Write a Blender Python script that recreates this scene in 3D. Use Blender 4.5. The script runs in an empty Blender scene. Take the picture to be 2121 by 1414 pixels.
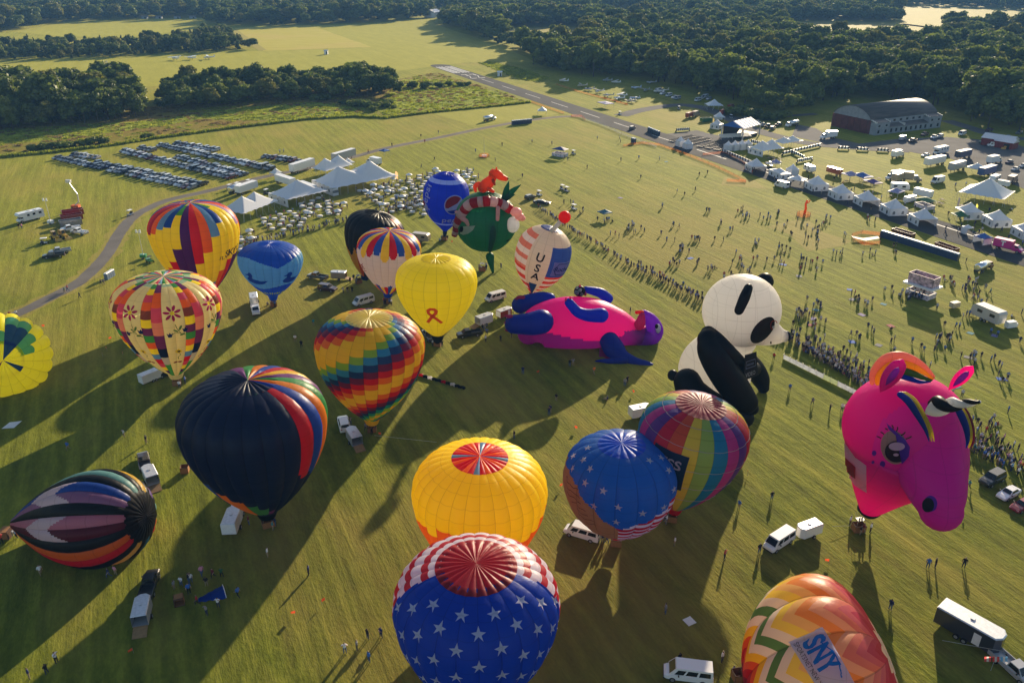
import bpy, bmesh, math, random
from mathutils import Vector, Matrix
import numpy as np
random.seed(7); rng = np.random.default_rng(7)
PI = math.pi
C = bpy.context.scene.collection
scene = bpy.context.scene

# ------------------------------------------------------------------ camera
IW, IH, FPX = 2121.0, 1414.0, 1650.0
CAMH = 80.0
HAZE_D = 0.0001
PITCH = math.atan(800.0 / FPX)
cam = bpy.data.objects.new('camera', bpy.data.cameras.new('camera'))
C.objects.link(cam)
cam.data.sensor_width = 36.0
cam.data.lens = 36.0 * FPX / IW
cam.data.clip_start = 0.5
cam.data.clip_end = 20000.0
cam.location = (0, 0, CAMH)
cam.rotation_euler = (PI / 2 - PITCH, 0, 0)
scene.camera = cam

# ------------------------------------------------------------------ sky, sun, exposure
SUN_EL = math.radians(15.0)
SUN_AZ = math.radians(22.0)          # clockwise from +Y (the way the camera looks)
world = bpy.data.worlds.new("World"); scene.world = world; world.use_nodes = True
wn = world.node_tree; wn.nodes.clear()
sky = wn.nodes.new('ShaderNodeTexSky'); sky.sky_type = 'NISHITA'; sky.sun_disc = False
sky.sun_elevation = SUN_EL; sky.sun_rotation = SUN_AZ
sky.altitude = 50; sky.air_density = 1.0; sky.dust_density = 1.0; sky.ozone_density = 1.0
bg = wn.nodes.new('ShaderNodeBackground'); bg.inputs['Strength'].default_value = 0.085
wo = wn.nodes.new('ShaderNodeOutputWorld')
wn.links.new(sky.outputs[0], bg.inputs[0]); wn.links.new(bg.outputs[0], wo.inputs[0])
sun = bpy.data.objects.new('sun', bpy.data.lights.new('sun', 'SUN')); C.objects.link(sun)
sun.data.energy = 5.0; sun.data.angle = math.radians(0.6); sun.data.color = (1.0, 0.82, 0.58)
sd = Vector((math.sin(SUN_AZ) * math.cos(SUN_EL), math.cos(SUN_AZ) * math.cos(SUN_EL), math.sin(SUN_EL)))
sun.rotation_euler = sd.to_track_quat('Z', 'Y').to_euler()
sun.location = sd * 400
scene.view_settings.view_transform = 'Standard'; scene.view_settings.look = 'None'
scene.view_settings.exposure = 1.1; scene.view_settings.gamma = 1.0
scene.view_settings.use_curve_mapping = False
scene.render.engine = 'CYCLES'
cy = scene.cycles
cy.use_denoising = True
cy.max_bounces = 6; cy.diffuse_bounces = 3; cy.glossy_bounces = 2; cy.transmission_bounces = 4
cy.transparent_max_bounces = 6; cy.volume_bounces = 0; cy.caustics_reflective = False; cy.caustics_refractive = False

# ------------------------------------------------------------------ pixel of the photograph -> point on the ground
_s, _c = math.sin(PITCH), math.cos(PITCH)
FWD = Vector((0, _c, -_s)); UPV = Vector((0, _s, _c)); RGT = Vector((1, 0, 0)); CAMP = Vector((0, 0, CAMH))
def ray(px, py):
    return (FWD + RGT * ((px - IW / 2) / FPX) - UPV * ((py - IH / 2) / FPX)).normalized()
def G(px, py, z=0.0):
    d = ray(px, py); t = (z - CAMH) / d.z
    return CAMP + d * t
def proj(p):
    v = Vector(p) - CAMP; zc = v.dot(FWD)
    return (IW / 2 + FPX * v.dot(RGT) / zc, IH / 2 - FPX * v.dot(UPV) / zc)
def ppm(p):
    return FPX / (Vector(p) - CAMP).dot(FWD)
def gdir(p0, p1):
    a, b = G(*p0), G(*p1); return math.atan2(b.y - a.y, b.x - a.x)

# ------------------------------------------------------------------ colours and materials
def lin(c):
    return c / 12.92 if c <= 0.04045 else ((c + 0.055) / 1.055) ** 2.4
def hx(h):
    h = h.lstrip('#'); return tuple(lin(int(h[i:i + 2], 16) / 255) for i in (0, 2, 4))
MATS = {}
def newmat(name):
    m = bpy.data.materials.new(name); m.use_nodes = True
    nt = m.node_tree; nt.nodes.clear()
    out = nt.nodes.new('ShaderNodeOutputMaterial')
    return m, nt, out
def N(nt, t, **kw):
    n = nt.nodes.new(t)
    for k, v in kw.items():
        if hasattr(n, k): setattr(n, k, v)
        else: n.inputs[k.replace('_', ' ')].default_value = v
    return n
def L(nt, a, b): nt.links.new(a, b)
def ramp(nt, src, stops):
    r = nt.nodes.new('ShaderNodeValToRGB'); cr = r.color_ramp
    while len(cr.elements) < len(stops): cr.elements.new(0.5)
    for e, (p, c) in zip(cr.elements, stops):
        e.position = p; e.color = (*c, 1) if len(c) == 3 else c
    L(nt, src, r.inputs[0]); return r
def mat(name, col, rough=0.6, metal=0.0, spec=0.4, var=0.12, scale=3.0, trans=0.0, emit=0.0):
    """painted / plain surface with slight mottling"""
    if name in MATS: return MATS[name]
    m, nt, out = newmat(name)
    if isinstance(col, str): col = hx(col)
    tc = N(nt, 'ShaderNodeTexCoord')
    nz = N(nt, 'ShaderNodeTexNoise'); nz.inputs['Scale'].default_value = scale; nz.inputs['Detail'].default_value = 3
    L(nt, tc.outputs['Object'], nz.inputs['Vector'])
    r = ramp(nt, nz.outputs[0], [(0.3, tuple(x * (1 - var) for x in col)), (0.7, tuple(min(1, x * (1 + var)) for x in col))])
    b = N(nt, 'ShaderNodeBsdfPrincipled')
    b.inputs['Roughness'].default_value = rough; b.inputs['Metallic'].default_value = metal
    b.inputs['Specular IOR Level'].default_value = spec
    L(nt, r.outputs[0], b.inputs['Base Color'])
    if emit:
        L(nt, r.outputs[0], b.inputs['Emission Color']); b.inputs['Emission Strength'].default_value = emit
    if trans:
        t = N(nt, 'ShaderNodeBsdfTranslucent'); L(nt, r.outputs[0], t.inputs[0])
        mx = N(nt, 'ShaderNodeMixShader'); mx.inputs[0].default_value = trans
        L(nt, b.outputs[0], mx.inputs[1]); L(nt, t.outputs[0], mx.inputs[2]); L(nt, mx.outputs[0], out.inputs[0])
    else:
        L(nt, b.outputs[0], out.inputs[0])
    MATS[name] = m; return m
def mat_objcol(name, rough=0.35, spec=0.5, coat=0.0, trans=0.0):
    """takes the object's own colour"""
    m, nt, out = newmat(name)
    oi = N(nt, 'ShaderNodeObjectInfo'); b = N(nt, 'ShaderNodeBsdfPrincipled')
    b.inputs['Roughness'].default_value = rough; b.inputs['Specular IOR Level'].default_value = spec
    b.inputs['Coat Weight'].default_value = coat
    L(nt, oi.outputs['Color'], b.inputs['Base Color'])
    if trans:
        t = N(nt, 'ShaderNodeBsdfTranslucent'); L(nt, oi.outputs['Color'], t.inputs[0])
        mx = N(nt, 'ShaderNodeMixShader'); mx.inputs[0].default_value = trans
        L(nt, b.outputs[0], mx.inputs[1]); L(nt, t.outputs[0], mx.inputs[2]); L(nt, mx.outputs[0], out.inputs[0])
    else: L(nt, b.outputs[0], out.inputs[0])
    MATS[name] = m; return m

# ------------------------------------------------------------------ mesh collector
class MB:
    def __init__(s): s.v = []; s.f = []; s.mi = []
    def add(s, vs, fs, mi=0):
        o = len(s.v); s.v += [tuple(p) for p in vs]
        for f in fs: s.f.append(tuple(i + o for i in f)); s.mi.append(mi)
        return s
    def box(s, c, size, rz=0.0, mi=0, top=1.0, topy=None, bev=0.0):
        """box by centre and size; top/topy scale the upper face"""
        cx, cy_, cz = c; hx_, hy, hz = size[0] / 2, size[1] / 2, size[2] / 2
        ty = top if topy is None else topy
        ca, sa = math.cos(rz), math.sin(rz); vs = []
        for z, kx, ky in ((-hz, 1, 1), (hz, top, ty)):
            for x, y in ((-hx_, -hy), (hx_, -hy), (hx_, hy), (-hx_, hy)):
                x *= kx; y *= ky
                vs.append((cx + x * ca - y * sa, cy_ + x * sa + y * ca, cz + z))
        return s.add(vs, [(3, 2, 1, 0), (4, 5, 6, 7), (0, 1, 5, 4), (1, 2, 6, 5), (2, 3, 7, 6), (3, 0, 4, 7)], mi)
    def prism(s, poly, y0, y1, mi=0, cap=True):
        """polygon in the xz plane, extruded along y"""
        n = len(poly); vs = [(x, y0, z) for x, z in poly] + [(x, y1, z) for x, z in poly]
        fs = [(i, (i + 1) % n, (i + 1) % n + n, i + n) for i in range(n)]
        if cap: fs += [tuple(range(n - 1, -1, -1)), tuple(range(n, 2 * n))]
        return s.add(vs, fs, mi)
    def tube(s, pts, r, seg=8, mi=0, cap=True, sx=1.0):
        """tube along points with radius (number or list)"""
        pts = [Vector(p) for p in pts]; n = len(pts)
        rs = [r] * n if not hasattr(r, '__len__') else r
        vs = []; prev = None
        for i, p in enumerate(pts):
            t = (pts[min(i + 1, n - 1)] - pts[max(i - 1, 0)]).normalized()
            if prev is None:
                a = Vector((0, 0, 1)) if abs(t.z) < 0.9 else Vector((1, 0, 0))
                u = t.cross(a).normalized()
            else:
                u = (prev - t * prev.dot(t)).normalized()
            prev = u; w = t.cross(u)
            for k in range(seg):
                an = 2 * PI * k / seg
                vs.append(p + (u * math.cos(an) * sx + w * math.sin(an)) * rs[i])
        fs = []
        for i in range(n - 1):
            for k in range(seg):
                k2 = (k + 1) % seg
                fs.append((i * seg + k, i * seg + k2, (i + 1) * seg + k2, (i + 1) * seg + k))
        if cap: fs += [tuple(range(seg - 1, -1, -1)), tuple((n - 1) * seg + k for k in range(seg))]
        return s.add(vs, fs, mi)
    def bar(s, a, b, r=0.03, seg=4, mi=0): return s.tube([a, b], r, seg, mi)
    def cyl(s, c, r, h, axis='z', seg=12, mi=0, r2=None):
        c = Vector(c); a = {'x': Vector((1, 0, 0)), 'y': Vector((0, 1, 0)), 'z': Vector((0, 0, 1))}[axis]
        return s.tube([c - a * h / 2, c + a * h / 2], [r, r if r2 is None else r2], seg, mi)
    def lathe(s, prof, c=(0, 0, 0), seg=16, mi=0, sy=1.0):
        vs = []; n = len(prof)
        for r, z in prof:
            for k in range(seg):
                an = 2 * PI * k / seg; vs.append((c[0] + r * math.cos(an), c[1] + r * math.sin(an) * sy, c[2] + z))
        fs = [(i * seg + k, i * seg + (k + 1) % seg, (i + 1) * seg + (k + 1) % seg, (i + 1) * seg + k)
              for i in range(n - 1) for k in range(seg)]
        return s.add(vs, fs, mi)
    def ball(s, c, r, seg=12, rings=8, mi=0, rot=None):
        rx, ry, rz = (r, r, r) if not hasattr(r, '__len__') else r
        vs = []; c = Vector(c)
        for i in range(rings + 1):
            ph = PI * i / rings
            for k in range(seg):
                th = 2 * PI * k / seg
                p = Vector((rx * math.sin(ph) * math.cos(th), ry * math.sin(ph) * math.sin(th), -rz * math.cos(ph)))
                if rot is not None: p = rot @ p
                vs.append(c + p)
        fs = [(i * seg + k, i * seg + (k + 1) % seg, (i + 1) * seg + (k + 1) % seg, (i + 1) * seg + k)
              for i in range(rings) for k in range(seg)]
        return s.add(vs, fs, mi)
    def mesh(s, name, mats, smooth=False):
        me = bpy.data.meshes.new(name); me.from_pydata(s.v, [], s.f)
        for m in (mats if isinstance(mats, (list, tuple)) else [mats]): me.materials.append(m)
        if any(s.mi): me.polygons.foreach_set('material_index', s.mi)
        if smooth: me.polygons.foreach_set('use_smooth', [True] * len(me.polygons))
        me.validate(); me.update(); return me
    def build(s, name, mats, parent=None, smooth=False, loc=None, rz=0.0):
        return obj(name, s.mesh(name, mats, smooth), parent, loc, rz)
def obj(name, me, parent=None, loc=None, rz=0.0):
    o = bpy.data.objects.new(name, me); C.objects.link(o)
    if parent is not None: o.parent = parent
    if loc is not None: o.location = loc
    if rz: o.rotation_euler = (0, 0, rz)
    return o
def tag(o, label, cat, group=None):
    o['label'] = label; o['category'] = cat
    if group: o['group'] = group
    return o
def thing(name, label, cat, loc=(0, 0, 0), rz=0.0, group=None):
    o = bpy.data.objects.new(name, None); C.objects.link(o)
    o.location = loc; o.rotation_euler = (0, 0, rz); o.empty_display_size = 0.5
    return tag(o, label, cat, group)
def struct(o, kind='structure'):
    o['kind'] = kind; return o
CHILD = {}
def kids(o):
    return [c for c in o.children]
def dup(root, loc, rz, label, group=None, color=None, scale=None, colorparts=None):
    """a copy of a thing, of its parts and of their sub-parts"""
    r = root.copy(); C.objects.link(r); r.location = loc; r.rotation_euler = (0, 0, rz)
    r['label'] = label
    if group: r['group'] = group
    if scale: r.scale = (scale,) * 3 if not hasattr(scale, '__len__') else scale
    if color: r.color = (*color, 1)
    for ch, subs in root_tree(root):
        c = ch.copy(); C.objects.link(c); c.parent = r
        if color and (colorparts is None or c.name.split('.')[0] in colorparts): c.color = (*color, 1)
        for g in subs:
            d = g.copy(); C.objects.link(d); d.parent = c
            if color and (colorparts is None or d.name.split('.')[0] in colorparts): d.color = (*color, 1)
    return r
def root_tree(root):
    k = root.name
    if k not in CHILD: CHILD[k] = [(c, list(c.children)) for c in root.children]
    return CHILD[k]
def recolor(root, color, names):
    for c, subs in root_tree(root):
        if c.name.split('.')[0] in names: c.color = (*color, 1)
        for d in subs:
            if d.name.split('.')[0] in names: d.color = (*color, 1)
def inpoly(x, y, poly):
    r = False; n = len(poly); j = n - 1
    for i in range(n):
        xi, yi = poly[i][0], poly[i][1]; xj, yj = poly[j][0], poly[j][1]
        if (yi > y) != (yj > y) and x < (xj - xi) * (y - yi) / (yj - yi) + xi: r = not r
        j = i
    return r
def lerp(a, b, t): return a + (b - a) * t
# ================================================================== ground
RUNDIR = math.atan2(-0.91, 0.415)      # direction of the runway and of the mowing
def grass_mat(name, lo, mid, hi, streak=1.0, bump=0.5, angle=RUNDIR, brown=None, brownamt=0.35, tuft=1.0, mow=0.0, bl=0.5):
    m, nt, out = newmat(name)
    geo = N(nt, 'ShaderNodeNewGeometry')
    rot = N(nt, 'ShaderNodeVectorRotate'); rot.rotation_type = 'Z_AXIS'; rot.inputs['Angle'].default_value = -angle
    L(nt, geo.outputs['Position'], rot.inputs['Vector'])
    def noise(scale, sx=1, sy=1, det=4, rough=0.55, warp=None):
        mp = N(nt, 'ShaderNodeMapping'); mp.inputs['Scale'].default_value = (sx, sy, 1)
        L(nt, rot.outputs[0], mp.inputs[0])
        n = N(nt, 'ShaderNodeTexNoise'); n.inputs['Scale'].default_value = scale; n.inputs['Detail'].default_value = det
        n.inputs['Roughness'].default_value = rough
        L(nt, mp.outputs[0], n.inputs['Vector']); return n
    big = noise(0.012, det=3); med = noise(0.12, sx=0.35, det=4); st = noise(1.1, sx=0.07, det=3, rough=0.6)
    st2 = noise(0.22, sx=0.05, det=2); fine = noise(2.6, sx=0.5, det=4, rough=0.7); cl = noise(0.75, sx=0.45, det=3, rough=0.6)
    def mixv(a, b, f):
        mx = N(nt, 'ShaderNodeMix'); mx.data_type = 'FLOAT'; mx.inputs[0].default_value = f
        L(nt, a, mx.inputs[2]); L(nt, b, mx.inputs[3]); return mx.outputs[0]
    v = mixv(mixv(st.outputs[0], st2.outputs[0], 0.45), fine.outputs[0], 0.4)
    v = mixv(v, cl.outputs[0], 0.3)
    v = mixv(v, med.outputs[0], 0.28)
    if mow:                                                    # bands left by the mower, warped a little
        sp = N(nt, 'ShaderNodeSeparateXYZ'); L(nt, rot.outputs[0], sp.inputs[0])
        wa = N(nt, 'ShaderNodeMath'); wa.operation = 'MULTIPLY_ADD'; wa.inputs[1].default_value = 2.5; L(nt, big.outputs[0], wa.inputs[0]); sc = N(nt, 'ShaderNodeMath'); sc.operation = 'MULTIPLY'; sc.inputs[1].default_value = 0.55; L(nt, sp.outputs[1], sc.inputs[0]); L(nt, sc.outputs[0], wa.inputs[2])
        fr = N(nt, 'ShaderNodeMath'); fr.operation = 'PINGPONG'; fr.inputs[1].default_value = 1.0; L(nt, wa.outputs[0], fr.inputs[0]); v = mixv(v, fr.outputs[0], mow * .45)
    r = ramp(nt, v, [(0.385, lo), (0.5, mid), (0.61, hi)])
    col = r.outputs[0]
    if brown:
        bb = mixv(big.outputs[0], med.outputs[0], 0.35)
        mr = ramp(nt, bb, [(bl, (0, 0, 0)), (bl + .14, (brownamt,) * 3)])
        mx = N(nt, 'ShaderNodeMix'); mx.data_type = 'RGBA'
        L(nt, mr.outputs[0], mx.inputs[0]); L(nt, col, mx.inputs[6]); mx.inputs[7].default_value = (*brown, 1)
        col = mx.outputs[2]
    b = N(nt, 'ShaderNodeBsdfPrincipled'); b.inputs['Roughness'].default_value = 0.85
    b.inputs['Specular IOR Level'].default_value = 0.03
    b.inputs['Sheen Weight'].default_value = 0.18; b.inputs['Sheen Roughness'].default_value = 0.6
    b.inputs['Sheen Tint'].default_value = (0.85, 0.8, 0.14, 1)
    L(nt, col, b.inputs['Base Color'])
    hgt = mixv(mixv(fine.outputs[0], cl.outputs[0], 0.5), st.outputs[0], 0.4 * streak)
    bp = N(nt, 'ShaderNodeBump'); bp.inputs['Strength'].default_value = bump; bp.inputs['Distance'].default_value = 0.45 * tuft
    L(nt, hgt, bp.inputs['Height']); L(nt, bp.outputs[0], b.inputs['Normal'])
    L(nt, b.outputs[0], out.inputs[0]); MATS[name] = m; return m
GRASS = grass_mat('airfield_grass', (0.027, 0.043, 0.004), (0.086, 0.108, 0.010), (0.185, 0.195, 0.022), brown=(0.165, 0.115, 0.035), brownamt=0.65, bump=0.75, mow=0.16, bl=.47)
GRASS_L = grass_mat('mown_pale_grass', (0.11, 0.115, 0.016), (0.16, 0.16, 0.024), (0.205, 0.20, 0.04), bump=0.3, streak=0.4)
MEADOW = grass_mat('rough_meadow', (0.045, 0.06, 0.008), (0.10, 0.115, 0.014), (0.20, 0.19, 0.025), bump=0.9, brown=(0.125, 0.07, 0.022), brownamt=1.0, bl=.40, angle=RUNDIR + 1.35, tuft=2.5)
WEEDS = grass_mat('green_weeds', (0.05, 0.085, 0.006), (0.14, 0.19, 0.012), (0.32, 0.34, 0.02), bump=0.8, angle=RUNDIR + 1.35, tuft=3)
CROP = grass_mat('ripe_crop', (0.19, 0.165, 0.03), (0.25, 0.21, 0.045), (0.30, 0.26, 0.07), bump=0.3, brown=(0.30, 0.20, 0.09), brownamt=0.7, angle=RUNDIR + 1.2)
TAN = grass_mat('stubble_field', (0.11, 0.09, 0.04), (0.14, 0.112, 0.05), (0.165, 0.14, 0.058), bump=0.2, angle=RUNDIR + 1.25)
FOREST = grass_mat('forest_floor', (0.02, 0.028, 0.008), (0.035, 0.045, 0.012), (0.05, 0.06, 0.018), bump=0.5)
def sheet(name, poly, z, m, kind='structure'):
    """polygon sheet on the ground, slightly above what lies beneath"""
    me = bpy.data.meshes.new(name)
    me.from_pydata([(p[0], p[1], z) for p in poly], [], [tuple(range(len(poly)))])
    me.materials.append(m); me.update()
    if me.polygons[0].normal.z < 0: me.flip_normals()
    return struct(obj(name, me), kind)
def gp(*pts): return [G(*p) for p in pts]
def wob(poly, amp, step):
    """a polygon with a slightly uneven outline"""
    out = []
    for i in range(len(poly)):
        a, b = poly[i], poly[(i + 1) % len(poly)]; n = max(1, int((b - a).length / step))
        for k in range(n):
            p = a.lerp(b, k / n); q = Vector((random.uniform(-amp, amp), random.uniform(-amp, amp), 0))
            out.append(p + (q if k else q * 0.4))
    return out
S = 8000.0
sheet('ground', [Vector((-S, -2000, 0)), Vector((S, -2000, 0)), Vector((S, 5000, 0)), Vector((-S, 5000, 0))], 0.0, GRASS)
# the setting behind: woodland floor, fields, meadow
MEADOW_P = [(-40, 331), (120, 316), (235, 302), (330, 287), (480, 267), (640, 248), (735, 243), (800, 246), (893, 234), (1000, 224), (1100, 213),
            (1075, 205), (1040, 190), (950, 165), (905, 150), (820, 165), (300, 222), (-40, 250)]
sheet('meadow', wob(gp(*MEADOW_P), 1.0, 12), 0.02, MEADOW)
sheet('weed_strip', wob(gp((290, 252), (500, 224), (640, 212), (760, 222), (735, 240), (640, 246), (520, 250), (420, 246), (330, 262), (100, 292), (-20, 300), (-20, 270)), 1.2, 10), 0.04, WEEDS)
sheet('weed_patch', wob(gp((835, 165), (930, 165), (1040, 195), (1075, 210), (900, 228), (800, 238), (770, 222)), 1.5, 10), 0.04, WEEDS)
sheet('runway_verge_weeds', wob(gp((993, 131), (1010, 128), (1070, 140), (1140, 163), (1110, 170), (1075, 165)), 1.0, 10), 0.04, WEEDS)
sheet('mown_field', gp((890, 234), (1000, 224), (1098, 214), (1190, 232), (1080, 248), (985, 262)), 0.03, GRASS_L)
sheet('far_airfield', wob(gp((-60, 131), (200, 121), (480, 107), (545, 106), (760, 99), (740, 90), (640, 54), (760, 50), (890, 39), (905, 52), (960, 70), (1040, 95), (1110, 130), (1020, 128), (960, 130), (900, 138), (820, 148), (640, 165), (300, 180), (-60, 190)), 1.5, 30), 0.02, GRASS_L)
sheet('crop_field', wob(gp((486, 60), (640, 52), (770, 98), (545, 106)), 1.0, 25), 0.05, CROP)
sheet('dirt_track', gp((480, 66), (490, 62), (552, 104), (536, 106)), 0.08, TAN)
sheet('left_far_field', gp((30, 66), (140, 45), (330, 39), (430, 38), (425, 60), (250, 78), (120, 76)), 0.03, GRASS_L)
for q in ([(1610, 46), (1740, 44), (1860, 48), (1960, 60), (1950, 104), (1770, 106), (1640, 88)], [(1850, 12), (2000, 16), (2200, 26), (2200, 72), (2000, 68), (1870, 52)],
          [(1010, 60), (1200, 56), (1215, 100), (1190, 106), (1060, 90)], [(2020, 80), (2200, 86), (2200, 112), (2040, 108)], [(1240, 20), (1340, 22), (1340, 46), (1230, 46)]):
    sheet('stubble_field', gp(*q), 0.03, TAN)
# worn ground
DIRT = grass_mat('worn_ground', (0.10, 0.085, 0.02), (0.15, 0.12, 0.035), (0.20, 0.16, 0.05), bump=0.4)

# ------------------------------------------------------------------ asphalt
def asphalt(name, base, warm=0.0):
    m, nt, out = newmat(name)
    geo = N(nt, 'ShaderNodeNewGeometry')
    n1 = N(nt, 'ShaderNodeTexNoise'); n1.inputs['Scale'].default_value = 0.12; n1.inputs['Detail'].default_value = 6
    n2 = N(nt, 'ShaderNodeTexNoise'); n2.inputs['Scale'].default_value = 6.0; n2.inputs['Detail'].default_value = 4
    L(nt, geo.outputs['Position'], n1.inputs['Vector']); L(nt, geo.outputs['Position'], n2.inputs['Vector'])
    mx = N(nt, 'ShaderNodeMix'); mx.data_type = 'FLOAT'; mx.inputs[0].default_value = 0.35
    L(nt, n1.outputs[0], mx.inputs[2]); L(nt, n2.outputs[0], mx.inputs[3])
    a = tuple(base * k for k in (1 + warm, 1.0, 1 - warm))
    r = ramp(nt, mx.outputs[0], [(0.32, tuple(x * 0.75 for x in a)), (0.68, tuple(x * 1.25 for x in a))])
    b = N(nt, 'ShaderNodeBsdfPrincipled'); b.inputs['Roughness'].default_value = 0.95; b.inputs['Specular IOR Level'].default_value = 0.06
    L(nt, r.outputs[0], b.inputs['Base Color'])
    bp = N(nt, 'ShaderNodeBump'); bp.inputs['Strength'].default_value = 0.3; bp.inputs['Distance'].default_value = 0.03
    L(nt, n2.outputs[0], bp.inputs['Height']); L(nt, bp.outputs[0], b.inputs['Normal'])
    L(nt, b.outputs[0], out.inputs[0]); MATS[name] = m; return m
ASPH = asphalt('runway_asphalt', 0.06, -0.04); GRAVEL = asphalt('gravel_road', 0.13, 0.10); OLDASPH = asphalt('worn_asphalt', 0.11, 0.02)
PAINT = mat('white_marking_paint', (0.52, 0.52, 0.5), rough=0.7, var=0.15, scale=0.8)
def ribbon_pts(pts, w, step=2.0):
    P = [G(*p) for p in pts]; C2 = []
    for i in range(len(P) - 1):
        p0 = P[max(i - 1, 0)]; p1 = P[i]; p2 = P[i + 1]; p3 = P[min(i + 2, len(P) - 1)]
        n = max(2, int((p2 - p1).length / step))
        for k in range(n):
            t = k / n
            C2.append(0.5 * ((2 * p1) + (p2 - p0) * t + (2 * p0 - 5 * p1 + 4 * p2 - p3) * t * t + (3 * p1 - p0 - 3 * p2 + p3) * t ** 3))
    C2.append(P[-1]); return C2
def ribbon(name, pts, w, z, m, jit=0.0):
    c = ribbon_pts(pts, w); vs = []; n = len(c)
    for i, p in enumerate(c):
        t = (c[min(i + 1, n - 1)] - c[max(i - 1, 0)]); t.z = 0; t.normalize(); nn = Vector((-t.y, t.x, 0))
        j1, j2 = random.uniform(-jit, jit), random.uniform(-jit, jit)
        vs += [(p.x + nn.x * (w / 2 + j1), p.y + nn.y * (w / 2 + j1), z), (p.x - nn.x * (w / 2 + j2), p.y - nn.y * (w / 2 + j2), z)]
    fs = [(2 * i, 2 * i + 1, 2 * i + 3, 2 * i + 2) for i in range(n - 1)]
    me = bpy.data.meshes.new(name); me.from_pydata(vs, [], fs); me.materials.append(m); me.update()
    if me.polygons[0].normal.z < 0: me.flip_normals()
    return struct(obj(name, me))
ROAD_P = [(-60, 690), (40, 648), (100, 618), (155, 590), (196, 556), (226, 520), (248, 482), (275, 450), (310, 430), (350, 414), (430, 396), (540, 368), (640, 348), (730, 326), (800, 307), (900, 287), (1000, 266), (1080, 252), (1150, 243), (1215, 240)]
ribbon('gravel_verge', ROAD_P, 7.0, 0.008, DIRT, 0.9)
ribbon('gravel_road', ROAD_P, 4.0, 0.016, GRAVEL, 0.15)
# runway: straight, from its far threshold past the stalls
RA, RB = G(925, 133.5), G(1764, 399)
RD = (RB - RA); RD.z = 0; RLEN = RD.length; RD.normalize(); RN = Vector((-RD.y, RD.x, 0))
if RN.dot(Vector((1, 1, 0))) < 0: RN = -RN                     # RN points to the far (hangar) side
RW = 16.0
def rw(a, b, z=0): return RA + RD * a - RN * b + Vector((0, 0, z))      # a along, b across towards the field
n = 24
endcap = [rw(RW / 2 - RW / 2 * math.cos(PI * k / n - PI / 2) * 1.3, RW / 2 - RW / 2 * math.sin(PI / 2 - PI * k / n)) for k in range(n + 1)]
sheet('runway', [rw(RLEN * 1.9, 0), rw(6, 0)] + endcap[1:-1] + [rw(6, RW), rw(RLEN * 1.9, RW)], 0.06, ASPH)
def rmark(name, a0, a1, b0, b1): return struct(sheet(name, [rw(a0, b0), rw(a1, b0), rw(a1, b1), rw(a0, b1)], 0.09, PAINT))
for b in (1.4, 3.8, 6.0, 9.0, 11.2, 13.4): rmark('threshold_marking', 14, 54, b, b + 1.3)
for bo in (2.8, 9.2):                                          # the runway number 22
    for seg in ([(0, 0), (0, 3.2), (1, 3.2), (1, 0)], [(0, 3.2), (5, 3.2), (5, 2.2), (0, 2.2)], [(5, 3.2), (6, 3.2), (14, 0.2), (13, 0)], [(14, 0), (14, 3.4), (15, 3.4), (15, 0)]):
        struct(sheet('runway_number', [rw(64 + a * 1.5, bo + 3.9 - b * 1.2) for a, b in seg], 0.09 + 0.003 * random.random(), PAINT))
for k in range(9): rmark('centre_line_marking', 92 + k * 36, 113 + k * 36, RW / 2 - .25, RW / 2 + .25)
rmark('edge_line_marking', RLEN - 60, RLEN * 1.9, 4.4, 5.0)
ribbon('taxiway', [(1285, 240), (1330, 228), (1400, 218), (1450, 222), (1500, 240), (1560, 268), (1640, 290), (1700, 300), (1800, 308), (1880, 312)], 9, 0.05, OLDASPH, 0.2)
ribbon('service_road', [(1420, 219), (1470, 228), (1540, 246), (1640, 240), (1690, 236)], 5, 0.055, OLDASPH, 0.2)
sheet('hangar_apron', gp((1690, 266), (1650, 258), (1640, 282), (1720, 300), (1845, 306), (1900, 318), (1960, 325), (2130, 395), (2200, 400), (2200, 340), (2110, 300), (2060, 292), (1960, 284), (1860, 288), (1780, 298), (1720, 284)), 0.04, OLDASPH)
ribbon('back_road', [(1960, 250), (2000, 262), (2060, 280), (2121, 288), (2180, 292)], 8, 0.045, OLDASPH, 0.2)
ribbon('seating_pad', [(1395, 276), (1440, 288), (1520, 305)], 30, 0.04, OLDASPH, 0.5)
for q in ([(1590, 470), (1680, 455), (1760, 500), (1680, 520)], [(1500, 365), (1560, 372), (1590, 390), (1500, 385)]):
    sheet('worn_patch', wob(gp(*q), 3, 8), 0.012, DIRT)
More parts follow.
